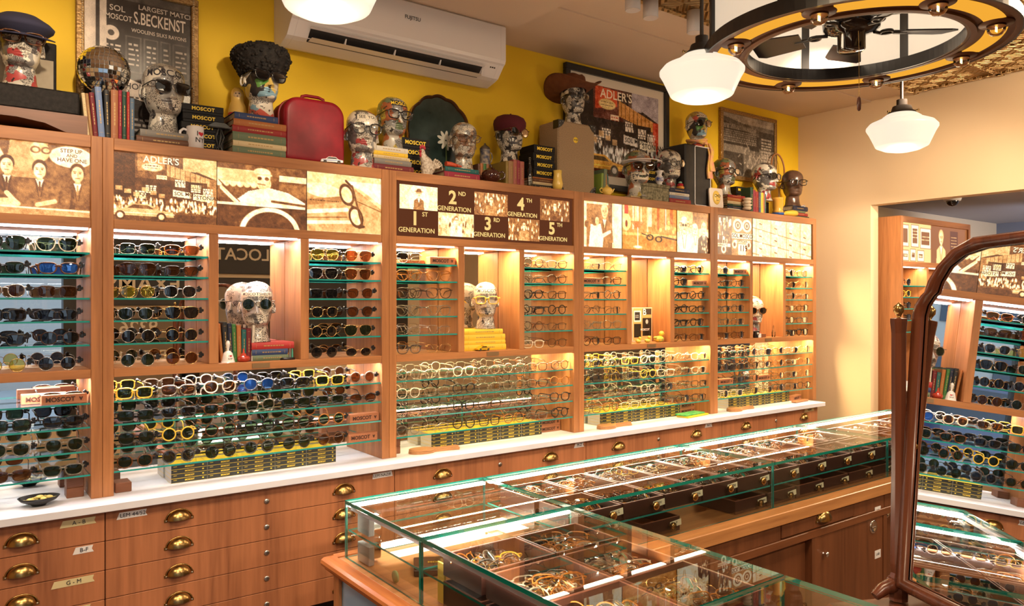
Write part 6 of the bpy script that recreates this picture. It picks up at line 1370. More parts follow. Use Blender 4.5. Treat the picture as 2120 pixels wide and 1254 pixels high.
for nm, x_, hh, m_, w_ in (('tower', -.012, .03, yel_g, .004), ('tower', .002, .026, mat('ornament_orange'), .005), ('tower', .012, .045, mat('grey_grout'), .004), ('statue', .022, .04, mat('verdigris', (.06, .3, .22, 1), .5), .0045)): obj(nm, MB().tube([(x_, 0, .008), (x_, 0, .008 + hh * .7), (x_, 0, .008 + hh)], [w_, w_ * .8, w_ * .3], 8).mesh(nm, m_), t)
t = thing('goblet', 'small brown wooden goblet beside the first niche head', 'goblet', (.985, 3.145, Z_LT + .0735)); t.location = (.968, 3.165, Z_LT + .0005); obj('goblet_body', MB().lathe([(.0001, 0), (.012, 0), (.004, .012), (.004, .075), (.010, .08), (.0165, .1), (.0165, .122), (.014, .122), (.0001, .1)], 18).mesh('goblet_body', mat('goblet_brown', (.20, .05, .02, 1), .3)), t)
stack(1.985, 3.035, Z_LT + .0005, [(.245, .029, 'yellow', .0), (.245, .020, 'yellow', -.004), (.24, .028, 'yellow', 0), (.225, .025, 'yellow', 0)], 'in the second lit niche', 'yellow books in the second lit niche', .125)
toy_car(AX(1000, 3.015), 3.017, Z_LT + .0005, .075, .05, mat('taxi_yellow', (.80, .45, .02, 1), .2), 'yellow toy taxi in front of the yellow books', [mat('ornament_orange'), mat('taxi_yellow')], black_p)
# third niche: booklet, ducks, bottle
t = thing('photo_book', 'upright photo book with portraits and a white letter B in the third niche', 'book', (AX(1312, 3.12), 3.13, Z_LT + .0005)); bx = AX(1312, 3.12)
bxw = .165
MB().box(bx, bx + bxw, 3.13, 3.142, Z_LT + .0005, Z_LT + .20, 0, .001).build('book_cover', mat('white_cover', (.62, .55, .45, 1), .5), t)
p = Pic(bxw - .01, .19, 80, [.80, .62, .40], 31); a = p.a; p.rc(a * .05, .08, a * .42, .42, .9); p.rc(a * .08, .12, a * .36, .38, .15); p.rc(a * .05, .48, a * .42, .9, .12); p.rc(a * .5, .3, a * .98, .86, .13); p.el(a * .74, .42, .06, .07, .7); p.po([(a * .62, .84), (a * .66, .52), (a * .82, .52), (a * .86, .84)], .05); p.rc(a * .5, .02, a * .98, .2, .2); p.tx('B', a * .5, .03, .2, .98); p.scrib(a * .12, .2, a * .3, .3, 3, .8)
print_sheet('printed_cover', p, RGB, bx + .005, Z_LT + .197, 3.1292, t, pic_mat('printed_matter', 0, .4)); text('MOSCOT', .018, white_p, t, (bxw * .62, -.003, .07), 0, .0003, .02)
def duck(x, y, s, label, rz):
    t = thing('rubber_duck', label, 'duck', (x, y, Z_LT + .0005), rz, 'yellow ducks in the third niche'); t.scale = (s,) * 3; dy = mat('duck_yellow', (.75, .50, .06, 1), .3)
    obj('duck_body', MB().ball((0, 0, .013), .026, .017, .014).ball((.0, 0, .0), .001).ball((-.022, 0, .02), .010, .008, .006).mesh('duck_body', noisy('painted_duck', (.78, .52, .06, 1), (.25, .35, .10, 1), 60, .3)), t); obj('duck_head', MB().ball((.016, 0, .036), .0115).mesh('duck_head', dy), t); obj('beak', MB().ball((.028, 0, .034), .006, .006, .0025).mesh('beak', mat('ornament_orange')), t)
duck(AX(1323, 3.03), 3.035, .75, 'smallest painted duck, leftmost of three in the third niche', 0); duck(AX(1342, 3.03), 3.035, .8, 'middle painted duck in the third niche', 0); duck(AX(1367, 3.03), 3.04, 1.35, 'largest painted duck, rightmost in the third niche', 0)
t = thing('glass_bottle', 'green-tinted glass bottle at the left of the third niche', 'bottle', (3.092, 3.06, Z_LT + .0005)); obj('bottle_body', MB().lathe([(.0001, 0), (.014, 0), (.0145, .07), (.007, .095), (.007, .118), (.009, .12)], 16).mesh('bottle_body', pane('green_bottle', (.5, .8, .6, 1), 1.5, .8, (.05, .2, .08, 1))), t)
# fourth niche
t = thing('dark_plinth_block', 'dark wooden block under the rightmost niche head', 'block', (4.295, 3.09, Z_LT + .0005)); obj('block_body', MB().box(-.062, .062, -.062, .062, 0, .021, 0, .002).mesh('block_body', block_wood), t)
t = thing('small_camera', 'small white and black camera in the rightmost niche', 'camera', (4.245, 3.022, Z_LT + .0005)); obj('camera_body', MB().box(-.026, .02, -.01, .01, 0, .045, 0, .003).mesh('camera_body', black_p), t); obj('white_panel', MB().box(.002, .032, -.013, .0, 0, .028, 0, .002).mesh('white_panel', white_p), t); obj('lens_ring', MB().lathe([(.0001, -.022), (.009, -.022), (.010, -.01)], 16, ax='y', c=(-.012, 0, .026)).mesh('lens_ring', steel), t)
t = thing('pointed_bottle', 'tiny clear pointed bottle at the right of the rightmost niche', 'bottle', (4.44, 3.03, Z_LT + .0005)); obj('bottle_body', MB().lathe([(.0001, 0), (.012, 0), (.012, .03), (.005, .05), (.003, .075), (.0001, .08)], 14).mesh('bottle_body', MATS['bottle_glass']), t)

# --- stamped wooden blocks ---
SB = MB().box(-.068, .068, 0, .038, 0, .034, 0, .0015).mesh('block_body', pale_block)
def sblock(x, y, z, label, rz=0, sc=1.0):
    o = obj('wooden_block', SB, None, (x, y, z), rz); o.scale = (sc,) * 3; tag(o, label, 'block', 'stamped wooden blocks'); text('MOSCOT', .021, brand_ink, o, (-.012, -.0012, .016), 0, .0003, .03); text('v', .022, brand_ink, o, (.050, -.0012, .018), 0, .0003, .05); return o
sblock(.338, 3.02, LOZ[0] + .0005, 'stamped wooden block, front one on the top long shelf of the leftmost bay', 0)
sblock(.285, 3.075, LOZ[0] + .0005, 'stamped wooden block, rear one on the top long shelf of the leftmost bay', 0)
sblock(1.462, 3.018, LOZ[2] + .0005, 'stamped wooden block on the third long shelf of the street picture bay'); sblock(1.455, 3.018, LOZ[3] + .0005, 'stamped wooden block on the lowest long shelf of the street picture bay')
sblock(1.858, 3.02, UPZ[0] + .0005, 'stamped wooden block on the top small shelf below the generations panel'); sblock(2.79, 3.02, UPZ[1] + .0005, 'stamped wooden block on the second shelf, left column, cocktail picture bay')
sblock(3.675, 3.02, UPZ[1] + .0005, 'stamped wooden block on the second shelf, right column, cocktail picture bay'); sblock(4.07, 3.02, UPZ[0] + .0005, 'stamped wooden block on the top small shelf of the rightmost bay')
sblock(3.93, 3.02, LOZ[2] + .0005, 'stamped wooden block, left one on the third long shelf of the rightmost bay'); sblock(4.32, 3.02, LOZ[2] + .0005, 'stamped wooden block, middle one on the third long shelf of the rightmost bay')
for i, (x, y) in enumerate(((2.57, 3.10), (3.66, 3.10))):
    for k in (0, 1): sblock(x, y, Z_C + .0005 + k * .0345, 'stamped wooden block, %s of the countertop pair below the %s' % (['lower', 'upper'][k], ['generations panel', 'cocktail picture'][i]), 0, 1)
sblock(4.765, 3.06, Z_C + .0005, 'stamped wooden block at the right end of the countertop', .2)
t = thing('wooden_shoehorn', 'pale wooden stick lying before the block at the right countertop end', 'stick', (4.70, 3.0, Z_C + .0005), .1); obj('stick_body', MB().box(-.09, .09, -.018, .018, 0, .012, 0, .004).mesh('stick_body', pale_block), t)
# short dark block ends beside the posts
for x, y, n, d, lab in ((.375, 3.055, 2, .06, 'the first post, left side'), (.524, 3.035, 1, .075, 'the first post, right side'), (1.632, 3.06, 2, .055, 'the second post'), (2.738, 3.06, 2, .045, 'the third post')):
    for k in range(n):
        o = obj('wooden_block', MB().box(-.027, .027, 0, d, 0, .0345, 0, .002).mesh('block', block_wood), None, (x, y, Z_C + .0005 + k * .035)); tag(o, 'dark square-ended wooden block beside %s%s' % (lab, ['', ', upper one'][k]), 'block', 'dark wooden blocks by the posts')
# --- rows of yellow-topped booklets ---
bk_y = mat('booklet_yellow', (.85, .62, .03, 1), .35); bk_k = mat('booklet_black_spine', (.03, .032, .028, 1), .4); bk_w = mat('booklet_pages', (.75, .72, .68, 1), .7)
b = MB(); b.box(0, .130, 0, .10, .0162, .0168, 0); b.box(0, .130, 0, .10, 0, .0006, 0); b.box(.0003, .1297, 0, .0012, .0006, .0162, 1); b.box(.0003, .1297, .0012, .0997, .0006, .0162, 2)
b.box(.008, .020, -.0004, 0, .010, .0115, 0); b.box(.112, .118, -.0004, 0, .007, .0115, 0)
BKM = b.mesh('booklet_body', [bk_y, bk_k, bk_w])
def booklets(x0, y0, ncol, place, rz=0.0, nh=4, upto=5):
    for i in range(ncol):
        for k in range(nh):
            o = obj('booklet', BKM, None, (x0 + i * .1325 * math.cos(rz), y0 + i * .1325 * math.sin(rz), Z_C + .0004 + k * .0170), rz)
            tag(o, 'yellow booklet with black spine, %s column, %s, below the %s' % (NTH[i] if i < ncol - 1 else 'last', ['lowest', 'second lowest', 'second from top', 'topmost'][k], place), 'booklet', 'yellow booklets stacked below the ' + place)
            text('MOSCOT', .0082, yel_ink, o, (.066, -.0006, .0085), 0, .0002, .03)
booklets(.692, 3.068, 5, 'street picture'); booklets(1.825, 3.068, 5, 'generations panel'); booklets(2.90, 3.072, 5, 'cocktail picture'); booklets(4.01, 3.064, 5, 'drawer-front picture'); booklets(.02, 3.02, 1, 'three men picture')
# --- wooden hand mirrors, dish, green booklet ---
def paddle(x, y, rz, label):
    t = thing('hand_mirror', label, 'hand mirror', (x, y, Z_C + .0005), rz, 'wooden hand mirrors on the countertop'); pts = []
    for k in range(25): a = .35 + (2 * PI - .7) * k / 24; pts.append((-.055 + .062 * math.cos(a), .040 * math.sin(a)))
    pts += [(.03, -.0105), (.08, -.010), (.125, -.016), (.135, 0), (.125, .016), (.08, .010), (.03, .0105)]
    pw = wood('olive_wood', (.45, .22, .09, 1), (.22, .09, .035, 1), 'x', .35, 2)
    obj('wooden_back', MB().prism(pts, 0, .010, 'z').mesh('wooden_back', pw), t); obj('upper_layer', MB().prism([(a * .97 - .002, b_ * .95) for a, b_ in pts], .0105, .019, 'z').mesh('upper_layer', pw), t)
paddle(1.80, 3.012, -.14, 'wooden hand mirror lying below the generations panel booklets'); paddle(2.94, 3.005, 0, 'wooden hand mirror lying below the cocktail picture booklets'); paddle(4.04, 3.00, 0, 'wooden hand mirror lying at the rightmost bay booklets')
t = thing('black_dish', 'shallow black dish of wrapped sweets on the countertop at left', 'dish', (.262, 3.01, Z_C + .0005)); obj('dish_body', MB().lathe([(.0001, .004), (.02, 0), (.024, .006), (.052, .018), (.062, .030), (.0585, .030), (.048, .021), (.0001, .010)], 32, sx=1.0, sy=.8).mesh('dish_body', black_p), t)
for i, (x, y, r_) in enumerate(((-.024, -.008, 0), (-.004, .01, .8), (.012, -.012, 1.9), (.03, .006, 2.6), (.002, -.004, .4))):
    o = obj('wrapped_sweet', MB().ball((0, 0, 0), .013, .010, .006, 10, 8).prism([(-.013, 0), (-.021, .006), (-.021, -.006)], -.001, .001, 'z').prism([(.013, 0), (.021, .006), (.021, -.006)], -.001, .001, 'z').mesh('sweet', mat('sweet_wrapper', (.75, .65, .22, 1), .3)), None, (.262 + x, 3.01 + y, Z_C + .0245 + .006 * (i == 4)), r_); tag(o, 'yellow wrapped sweet in the shallow black dish', 'sweet', 'sweets in the black dish')
t = thing('green_notebook', 'green patterned notepad on a yellow one, right of the booklet rows', 'notebook', (3.61, 3.02, Z_C + .0005), .12); obj('yellow_pad', MB().box(-.11, .11, -.042, .04, 0, .010, 0, .002).mesh('yellow_pad', bk_y), t); obj('green_pad', MB().box(-.115, .085, -.032, .045, .0103, .019, 0, .002).mesh('green_pad', noisy('green_cover', (.04, .32, .09, 1), (.15, .45, .15, 1), 50, .5)), t)
# inside the glass case corner
t = thing('spectacle_box', 'flat black presentation box inside the near corner of the glass case', 'box', (1.22, 2.0, ZW + .0005), -.5); obj('box_base', MB().box(-.08, .08, -.045, .045, 0, .02, 0, .003).mesh('box_base', black_p), t); obj('box_lid', MB().box(-.08, .08, -.045, .045, .0205, .03, 0, .003).mesh('box_lid', black_p), t); o = text('MOSCOT', .018, yel_ink, t, (0, -.01, .0308), 0, .0002, .02, rot=(-PI / 2, 0, 0))
t = thing('green_disc', 'small pale green round badge standing at the left glass wall of the case', 'badge', (1.062, 1.99, ZW + .0005)); obj('disc_body', MB().lathe([(.0001, -.003), (.017, -.003), (.018, 0), (.017, .003), (.0001, .003)], 24, ax='x', c=(0, 0, .0185)).mesh('disc_body', mat('pale_green_disc', (.40, .52, .26, 1), .4)), t)
t = thing('yellow_sign_card', 'yellow card standing behind the corner post inside the glass case', 'card', (1.09, 1.80, ZW + .0005)); obj('card_body', MB().box(0, .006, -.035, .0, 0, .11, 0, .001).mesh('card_body', mat('card_yellow', (.80, .60, .10, 1), .5)), t)
for i, y_ in enumerate((2.2,)):
    for k, zz in enumerate((ZW + .0005, ZM + .0005)):
        t = thing('display_clasp', 'small chrome and grey display block at the left end, %s shelf of the glass case' % ['bottom', 'upper'][k], 'display block', (1.08, y_, zz)); obj('grey_face', MB().box(-.02, 0, -.04, .04, 0, .06, 0, .002).mesh('grey_face', mat('grey_card', (.30, .33, .36, 1), .4)), t); obj('chrome_clasp', MB().box(.0005, .03, -.03, .03, .015, .05, 0, .003).box(.005, .032, -.012, .012, .01, .056, 0, .002).mesh('chrome_clasp', chrome), t)
# ================= wall pictures, air conditioner, lamps, fan, mirror =================
gilt = noisy('gilt_frame', (.42, .26, .10, 1), (.22, .12, .04, 1), 120, .35, .5, .4, metal=.6); black_f = mat('black_frame', (.02, .018, .018, 1), .35)
def framed(name, label, x0, x1, z0, z1, fw, fm, pic, cmap, matw=0, prof=.03, beads=False):
    t = thing(name, label, 'picture', (x0, YW, z0)); y = YW - .001
    for a in (MB().box(x0, x1, y - prof, y, z1 - fw, z1, 0, .003), MB().box(x0, x1, y - prof, y, z0, z0 + fw, 0, .003), MB().box(x0, x0 + fw, y - prof, y, z0 + fw, z1 - fw, 0, .003), MB().box(x1 - fw, x1, y - prof, y, z0 + fw, z1 - fw, 0, .003)): a.build('frame', fm, t)
    if beads:
        b = MB(); n = int((z1 - z0) / .0095)
        for xx in (x0 + fw * .72, x1 - fw * .72):
            for k in range(n): b.ball((xx, y - prof - .001, z0 + .01 + k * .0095), .0035, n=6, k=4)
        b.build('beading', mat('pale_gilt', (.62, .50, .34, 1), .3, .4), t)
    MB().box(x0 + fw, x1 - fw, y - .012, y - .004, z0 + fw, z1 - fw).build('mount', mat('cream_mount', (.78, .70, .60, 1), .8), t)
    print_sheet('print', pic, cmap, x0 + fw + matw, z1 - fw - matw, y - .0128, t, pic_mat('wall_print', 0, .25))
    MB().add([(x0 + fw, y - .016, z0 + fw), (x1 - fw, y - .016, z0 + fw), (x1 - fw, y - .016, z1 - fw), (x0 + fw, y - .016, z1 - fw)], [(0, 1, 2, 3)]).build('glazing', glazing_m, t); return t
def pic_beck(w, h):
    p = Pic(w, h, 230, .13, 41); a = p.a
    p.rc(0, 0, a * .2, .62, .92); p.ln(a * .12, 0, a * .12, .5, .012, .2); p.rc(a * .2, .0, a, .05, .3); p.tx('LARGEST MATCH', a * .48, .065, .034, .9)
    p.tx('S.BECKENST', a * .41, .12, .085, .97, .53); p.tx('WOOLENS SILKS RAYONS', a * .41, .235, .026, .9, .85); p.tx('SOL', a * .22, .10, .04, .9); p.tx('MOSCOT', a * .2, .16, .038, .9, .75)
    p.el(a * .24, .29, .05, .05, .95); p.el(a * .24, .29, .02, .02, .3); p.scrib(a * .18, .36, a * .33, .46, 4, .85, .006)
    for x0, x1 in ((.37, .52), (.54, .68), (.70, .8), (.82, .98)): p.rc(a * x0, .29, a * x1, .54, .35); p.rc(a * x0 + .01, .30, a * x1 - .01, .53, .1); p.scrib(a * x0 + .02, .33, a * x1 - .015, .5, 5, .8, .006)
    p.po([(a * .25, .55), (a * .65, .64), (a * .65, .75), (a * .25, .68)], .95); p.tx('HOUSES', a * .36, .615, .042, .15); p.scrib(a * .38, .69, a * .6, .73, 1, .3)
    for k, ch in enumerate('LON'): p.tx(ch, a * (.72 + .1 * k), .60, .09, .75)
    p.scrib(a * .7, .73, a * .95, .78, 1, .6, .01); p.rc(0, .8, a, 1, .06); p.scrib(a * .45, .84, a * .9, .95, 3, .7, .008); p.grain(.03); return p
bt = AZv(160, 0, 3.25)
framed('framed_poster', 'tall black and white shopfront poster in a beaded gilt frame', .40, .836, 2.10, 2.72, .028, gilt, pic_beck(.38, .564), TONE((.03, .022, .02), (.80, .68, .58)), 0, .028, True)
framed('framed_photograph', 'large colour street photograph in a wide black frame with cream mount', 2.80, 3.655, 2.15, 2.842, .036, black_f, street(Pic(.683, .52, 190, .4, 12), True), RGB, .05, .03)
def pic_store(w, h):
    p = Pic(w, h, 130, .5, 43); a = p.a; p.rc(0, 0, a, .12, .75); p.po([(0, .05), (a, .25), (a, .3), (0, .12)], .4); p.po([(0, .12), (a * .7, .3), (a * .7, .55), (0, .5)], .2)
    for k in range(3): p.scrib(0, .16 + k * .1, a * .65, .24 + k * .11, 3, .65, .012)
    p.rc(0, .5, a * .5, .62, .6); p.rc(0, .62, a * .4, 1, .25); p.rc(a * .7, .2, a, .5, .25); p.scrib(a * .75, .3, a * .95, .8, 10, .85, .014)
    for _ in range(60): x, y = p.r.uniform(a * .3, a), p.r.uniform(.5, 1); p.ln(x, y, x + p.r.uniform(-.05, .05), y + p.r.uniform(-.1, .1), .007, .92)
    p.grain(.05); return p
framed('framed_photograph', 'small black and white shop interior photograph in a dark gilt frame', 4.17, 4.80, 2.33, 2.80, .026, gilt, pic_store(.578, .418), TONE((.03, .022, .018), (.72, .60, .48)), 0, .025)
# small spotlights' glints belong to real lamps: none painted
# --- air conditioner ---
ax0, ax1 = 1.155, 2.24
t = thing('air_conditioner', 'white wall-mounted air conditioner with open louvre above the suitcases', 'air conditioner', (ax0, YW, 2.6)); acw = mat('ac_white', (.74, .70, .70, 1), .35)
b = MB()
prof = [(YW - .001, 2.605), (YW - .06, 2.590), (YW - .13, 2.606), (YW - .155, 2.615), (YW - .205, 2.668), (YW - .216, 2.675), (YW - .222, 2.69), (YW - .222, 2.855), (YW - .212, 2.864), (YW - .001, 2.866)]
b.prism(prof, ax0 + .03, ax1 - .03, 'x'); b.prism(prof, ax0, ax0 + .0295, 'x'); b.prism(prof, ax1 - .0295, ax1, 'x'); b.build('ac_body', acw, t)
b = MB(); q0, q1 = (YW - .137, 2.604), (YW - .2, 2.658)
d = ((q1[0] - q0[0]), (q1[1] - q0[1])); nrm = (-d[1], d[0]); ln = math.hypot(*d); nrm = (d[1] / ln * -1, d[0] / ln * 1)
off = .0012
def PQ(f, o): return (q0[0] + d[0] * f - (-d[1] / ln) * 0 - .7 * o, q0[1] + d[1] * f - .7 * o)
b.prism([PQ(.05, .001), PQ(.95, .001), PQ(.95, .003), PQ(.05, .003)], ax0 + .09, ax1 - .12, 'x'); b.build('air_slot', black_m, t)
b = MB(); b.prism([PQ(.10, .004), PQ(.52, .030), PQ(.54, .034), PQ(.12, .008)], ax0 + .095, ax1 - .125, 'x'); b.build('louvre', acw, t)
b = MB(); b.prism([PQ(.86, .004), PQ(1.0, .008), PQ(1.0, .012), PQ(.86, .008)], ax0 + .085, ax1 - .115, 'x'); b.build('louvre', acw, t)
for k in range(4): MB().prism([PQ(.2, .003), PQ(.38, .016), PQ(.7, .004)], ax0 + .25 + k * .24, ax0 + .256 + k * .24, 'x').build('louvre_bracket', acw, t)
MB().box(ax1 - .07, ax1 - .015, YW - .19, YW - .17, 2.628, 2.63)
text('FUJITSU', .024, mat('logo_grey', (.08, .08, .09, 1), .4), t, (.56, -.2232, .185), 0, .0004, .01)
for k in range(3): MB().box(ax1 - .075 + k * .012, ax1 - .069 + k * .012, YW - .195, YW - .188, 2.652, 2.658).build('indicator', black_p, t)
# --- schoolhouse pendants ---
globe = mat('lit_opal_glass', (.36, .34, .30, 1), .25, emit=(1, .88, .70, 1), es=.52)
def pendant(x, y, zc, label):
    t = thing('pendant_lamp', label, 'pendant lamp', (x, y, zc), 0, 'schoolhouse pendant lamps'); s = 1.0
    pr = [(.0001, -.088), (.05, -.085), (.09, -.076), (.124, -.060), (.128, -.056), (.135, -.040), (.158, .010), (.172, .034), (.172, .044), (.155, .064), (.118, .080), (.098, .086), (.094, .094), (.075, .108), (.055, .116), (.0001, .117)]
    obj('glass_globe', MB().lathe(pr, 40).mesh('glass_globe', globe), t)
    obj('fitter', MB().lathe([(.070, .1125), (.066, .120), (.052, .128), (.045, .150), (.026, .156), (.026, .185), (.010, .188)], 28).mesh('fitter', bronze), t)
    obj('rod', MB().tube([(0, 0, .186), (0, 0, ZC + .02 - zc)], .008, 10).mesh('rod', bronze), t)
    obj('ceiling_canopy', MB().lathe([(.05, ZC - .03 - zc), (.06, ZC - .02 - zc), (.06, ZC + .01 - zc)], 24).mesh('ceiling_canopy', bronze), t)
    for k in range(3): a = k * 2.1 + .6; obj('thumb_screw', MB().lathe([(.003, 0), (.003, .012), (.006, .014), (.006, .018), (.0001, .018)], 8, ax='x').mesh('thumb_screw', brass), t, (.066 * math.cos(a), .066 * math.sin(a), .119)).rotation_euler[2] = a
    lamp('pendant_light', 'POINT', (x, y, zc - .13), 4.5, (1, .80, .55), .12)
pendant(.93, 2.17, 2.44, 'lit white schoolhouse pendant at the top, in front of the air conditioner')
pendant(2.52, 2.06, 2.41, 'lit white schoolhouse pendant in front of the framed street photograph')
pendant(4.03, 1.98, 2.37, 'smaller-looking lit white schoolhouse pendant in front of the beige wall')
# --- ceiling spots ---
def spot(x, y, z, label, rz=0, tilt=.0):
    t = thing('ceiling_spotlight', label, 'spotlight', (x, y, z), rz, 'white cylinder ceiling spotlights'); t.rotation_euler = (tilt, 0, rz)
    obj('spot_housing', MB().lathe([(.032, 0), (.034, .002), (.034, .10), (.0001, .10)], 24).mesh('spot_housing', mat('spot_grey', (.60, .56, .56, 1), .4)), t); obj('spot_lens', MB().lathe([(.0001, .004), (.030, .004), (.030, .006)], 24).mesh('spot_lens', glow('spot_glow', (.85, .8, 1, 1), 6)), t)
    obj('stem', MB().tube([(0, 0, .1), (0, 0, ZC - z)], .008, 8).mesh('stem', mat('spot_grey')), t)
spot(AX(1310, 2.35), 2.35, 2.767, 'white cylinder spotlight, leftmost of three on the ceiling') ; spot(AX(1347, 2.35), 2.35, 2.758, 'white cylinder spotlight, middle of three on the ceiling'); spot(AX(1437, 2.35), 2.35, 2.755, 'white cylinder spotlight just left of the middle pendant rod')
# --- drum ceiling fan ---
FX, FY, FZ, RO, RI = 2.90, 1.624, 2.5, .568, .408
t = thing('ceiling_fan', 'ceiling fan inside a lit drum with brown and amber ring of bulbs', 'ceiling fan', (FX, FY, FZ))
brn = mat('ring_brown', (.11, .042, .022, 1), .5, spec=.3); blk = mat('fan_black', (.012, .010, .010, 1), .3); amb = glow('amber_lit_panel', srgb(245, 172, 55), .62); crm = mat('lit_drum_shade', (.45, .40, .34, 1), .6, emit=(1, .84, .64, 1), es=.34)
b = MB(); n = 96
def annulus(b, r0, r1, z0, z1, a0=0, a1=2 * PI, m=0, n=96):
    full = abs(a1 - a0 - 2 * PI) < 1e-6; N_ = n if full else n + 1; vs = []
    for r_, z_ in ((r0, z0), (r1, z0), (r1, z1), (r0, z1)): vs += [(r_ * math.cos(a0 + (a1 - a0) * k / n), r_ * math.sin(a0 + (a1 - a0) * k / n), z_) for k in range(N_)]
    fs = [(q * N_ + k, q * N_ + (k + 1) % N_, ((q + 1) % 4) * N_ + (k + 1) % N_, ((q + 1) % 4) * N_ + k) for q in range(4) for k in range(N_ if full else n)]
    if not full: fs += [(0, N_, 2 * N_, 3 * N_), (N_ - 1, 2 * N_ - 1, 3 * N_ - 1, 4 * N_ - 1)]
    b.add(vs, fs, m); return b
annulus(b, RI, RO, .003, .022); annulus(b, RO - .02, RO, -.006, .003); annulus(b, RI, RI + .02, -.006, .003); obj('ring', b.mesh('ring', brn), t)
b = MB(); annulus(b, RO, RO + .006, -.008, .03); annulus(b, RI - .012, RI, -.004, .045); obj('ring_rim', b.mesh('ring_rim', blk), t)
bulb_g = pane('bulb_glass', (.95, .92, .88, 1), 1.5); fil = glow('filament', (1, .55, .12, 1), 14)
for k in range(8):
    a = 2 * PI * k / 8 + .30; g = .085
    b = MB(); annulus(b, RI + .038, RO - .038, .0, .0025, a + g + .06, a + 2 * PI / 8 - g - .06, 0, 14)
    for sgn, aa in ((1, a + g + .02), (-1, a + 2 * PI / 8 - g - .02)): annulus(b, RI + .038, RO - .038, .0, .0025, min(aa, aa + sgn * .05), max(aa, aa + sgn * .05), 0, 4)
    b = MB(); annulus(b, RI + .046, RO - .044, .0, .0028, a + g + .02, a + 2 * PI / 8 - g - .02, 0, 16); obj('amber_panel', b.mesh('amber_panel', amb), t)
    rm = (RI + RO) / 2; px_, py_ = rm * math.cos(a), rm * math.sin(a)
    obj('bulb_socket', MB().lathe([(.024, -.006), (.056, -.004), (.058, .0), (.058, .004)], 28).lathe([(.030, -.012), (.032, -.004)], 20).mesh('bulb_socket', brn), t, (px_, py_, 0))
    u = obj('bulb', MB().lathe([(.0001, -.045), (.018, -.041), (.029, -.028), (.030, -.016), (.022, -.002)], 20).mesh('bulb', bulb_g), t, (px_, py_, 0))
    b = MB()
    for q in (-.006, 0, .006): b.tube([(q, 0, -.030), (q, 0, -.008)], .0013, 5)
    obj('filament', b.mesh('filament', fil), u)
HD = ZC - FZ - .01
for k in range(8):
    a = 2 * PI * k / 8 + .1; obj('rib', MB().box(RO - .035, RO - .012, -.017, .017, .022, HD, 0, .001).rot(a).mesh('rib', blk), t)
    b = MB(); annulus(b, RO - .030, RO - .027, .05, HD - .02, a + .032, a + 2 * PI / 8 - .032, 0, 12); obj('drum_panel', b.mesh('drum_panel', crm), t)
b = MB(); annulus(b, RO - .04, RO - .005, .022, .05); annulus(b, RO - .04, RO - .008, HD - .02, HD); obj('drum_hoop', b.mesh('drum_hoop', blk), t)
obj('motor', MB().lathe([(.0001, -.008), (.045, -.006), (.052, .0), (.052, .055), (.075, .065), (.105, .08), (.11, .115), (.10, .15), (.05, .17), (.02, .18), (.02, HD)], 32).mesh('motor', mat('gloss_black', (.008, .006, .006, 1), .08, coat=.6)), t)
for k in range(5):
    a = 2 * PI * k / 5 - .65; u = obj('blade', None or MB().prism([(.19, -.055), (.36, -.075), (.39, -.06), (.39, .06), (.36, .075), (.19, .055)], -.003, .003, 'z').rot(.22, 'x').mesh('blade', mat('blade_brown', (.02, .012, .01, 1), .35)), t, (0, 0, .072), a)
    obj('blade_bracket', MB().tube([(.09, 0, 0), (.13, .02, .0), (.17, .0, .0), (.22, 0, 0)], .007, 6).tube([(.14 + .022 * math.cos(q), .022 * math.sin(q), 0) for q in [2 * PI * j / 14 for j in range(14)]], .006, 6, 0, True).mesh('blade_bracket', blk), u)
pc = obj('pull_chain', MB().tube([(-.03, -.045, .06), (-.034, -.050, -.02), (-.034, -.050, -.205)], .0012, 5).mesh('pull_chain', brass), t)
obj('chain_knob', MB().lathe([(.002, -.203), (.006, -.208), (.0085, -.228), (.007, -.252), (.003, -.258)], 12, c=(-.034, -.05, 0)).mesh('chain_knob', mat('dark_wood_knob', (.08, .02, .01, 1), .3)), pc)
lamp('drum_light', 'POINT', (FX, FY, FZ + .26), 5, (1, .82, .6), .1)
# --- tilting mirror on its stand ---
nrm = Vector((-.90899, .41048, .07243)).normalized(); dM = -1.12396 + .0
up = (Vector((0, 0, 1)) - nrm * nrm.z).normalized(); rt = up.cross(nrm).normalized()     # rt: to the viewer's right when facing the glass
if rt.y > 0: rt = -rt
# nrm points to the room at left; centre of the glass
C0 = Vector((0, 0, 0)); P0 = nrm * dM
def MP(a, h, o=0): return P0 + rt * a + up * h + nrm * o
def MA(p): v = Vector(p) - P0; return v.dot(rt), v.dot(up)
aL = MA((1.714, .795, 1.483)); aT = MA((1.623, .571, 1.621)); aB = MA((1.672, .803, .911)); aC = MA((1.616, .682, .896))
a0 = (aL[0] + aB[0]) / 2; hB = aC[1]; hS = aL[1] - .02; hT = aT[1] - .018; W_ = 2 * (aT[0] - a0) * 1.28
def inner(off=0.0):
    w2 = W_ / 2 + off; cx_ = a0 + W_ / 2; P_ = [(cx_ - w2, hB - off), (cx_ + w2, hB - off)]
    half = [(w2, hS), (w2, hS + .005), (w2 - .006, hS + .03), (w2 - .022, hS + .052), (w2 - .032, hS + .060), (w2 - .040, hS + .085), (w2 - .062, hS + .118), (w2 - .10, hS + .145 + off * .6), (w2 - .15, hS + .158 + off), (0, hS + .163 + off)]
    k_ = (hT - hS + .01) / .163
    half = [(x_, hS + (z_ - hS) * k_) for x_, z_ in half]
    return P_ + [(cx_ + x_, z_) for x_, z_ in half] + [(cx_ - x_, z_) for x_, z_ in half[-2::-1]]
t = thing('standing_mirror', 'mahogany-framed tilting mirror with shaped top, on turned posts at right', 'mirror', (P0.x, P0.y, 0)); t.location = MP(a0 + W_ / 2, hB); t.location.z = .0
off0 = t.location.copy()
def lb(mb, name, m, parent=t): return mb.build(name, m, parent)
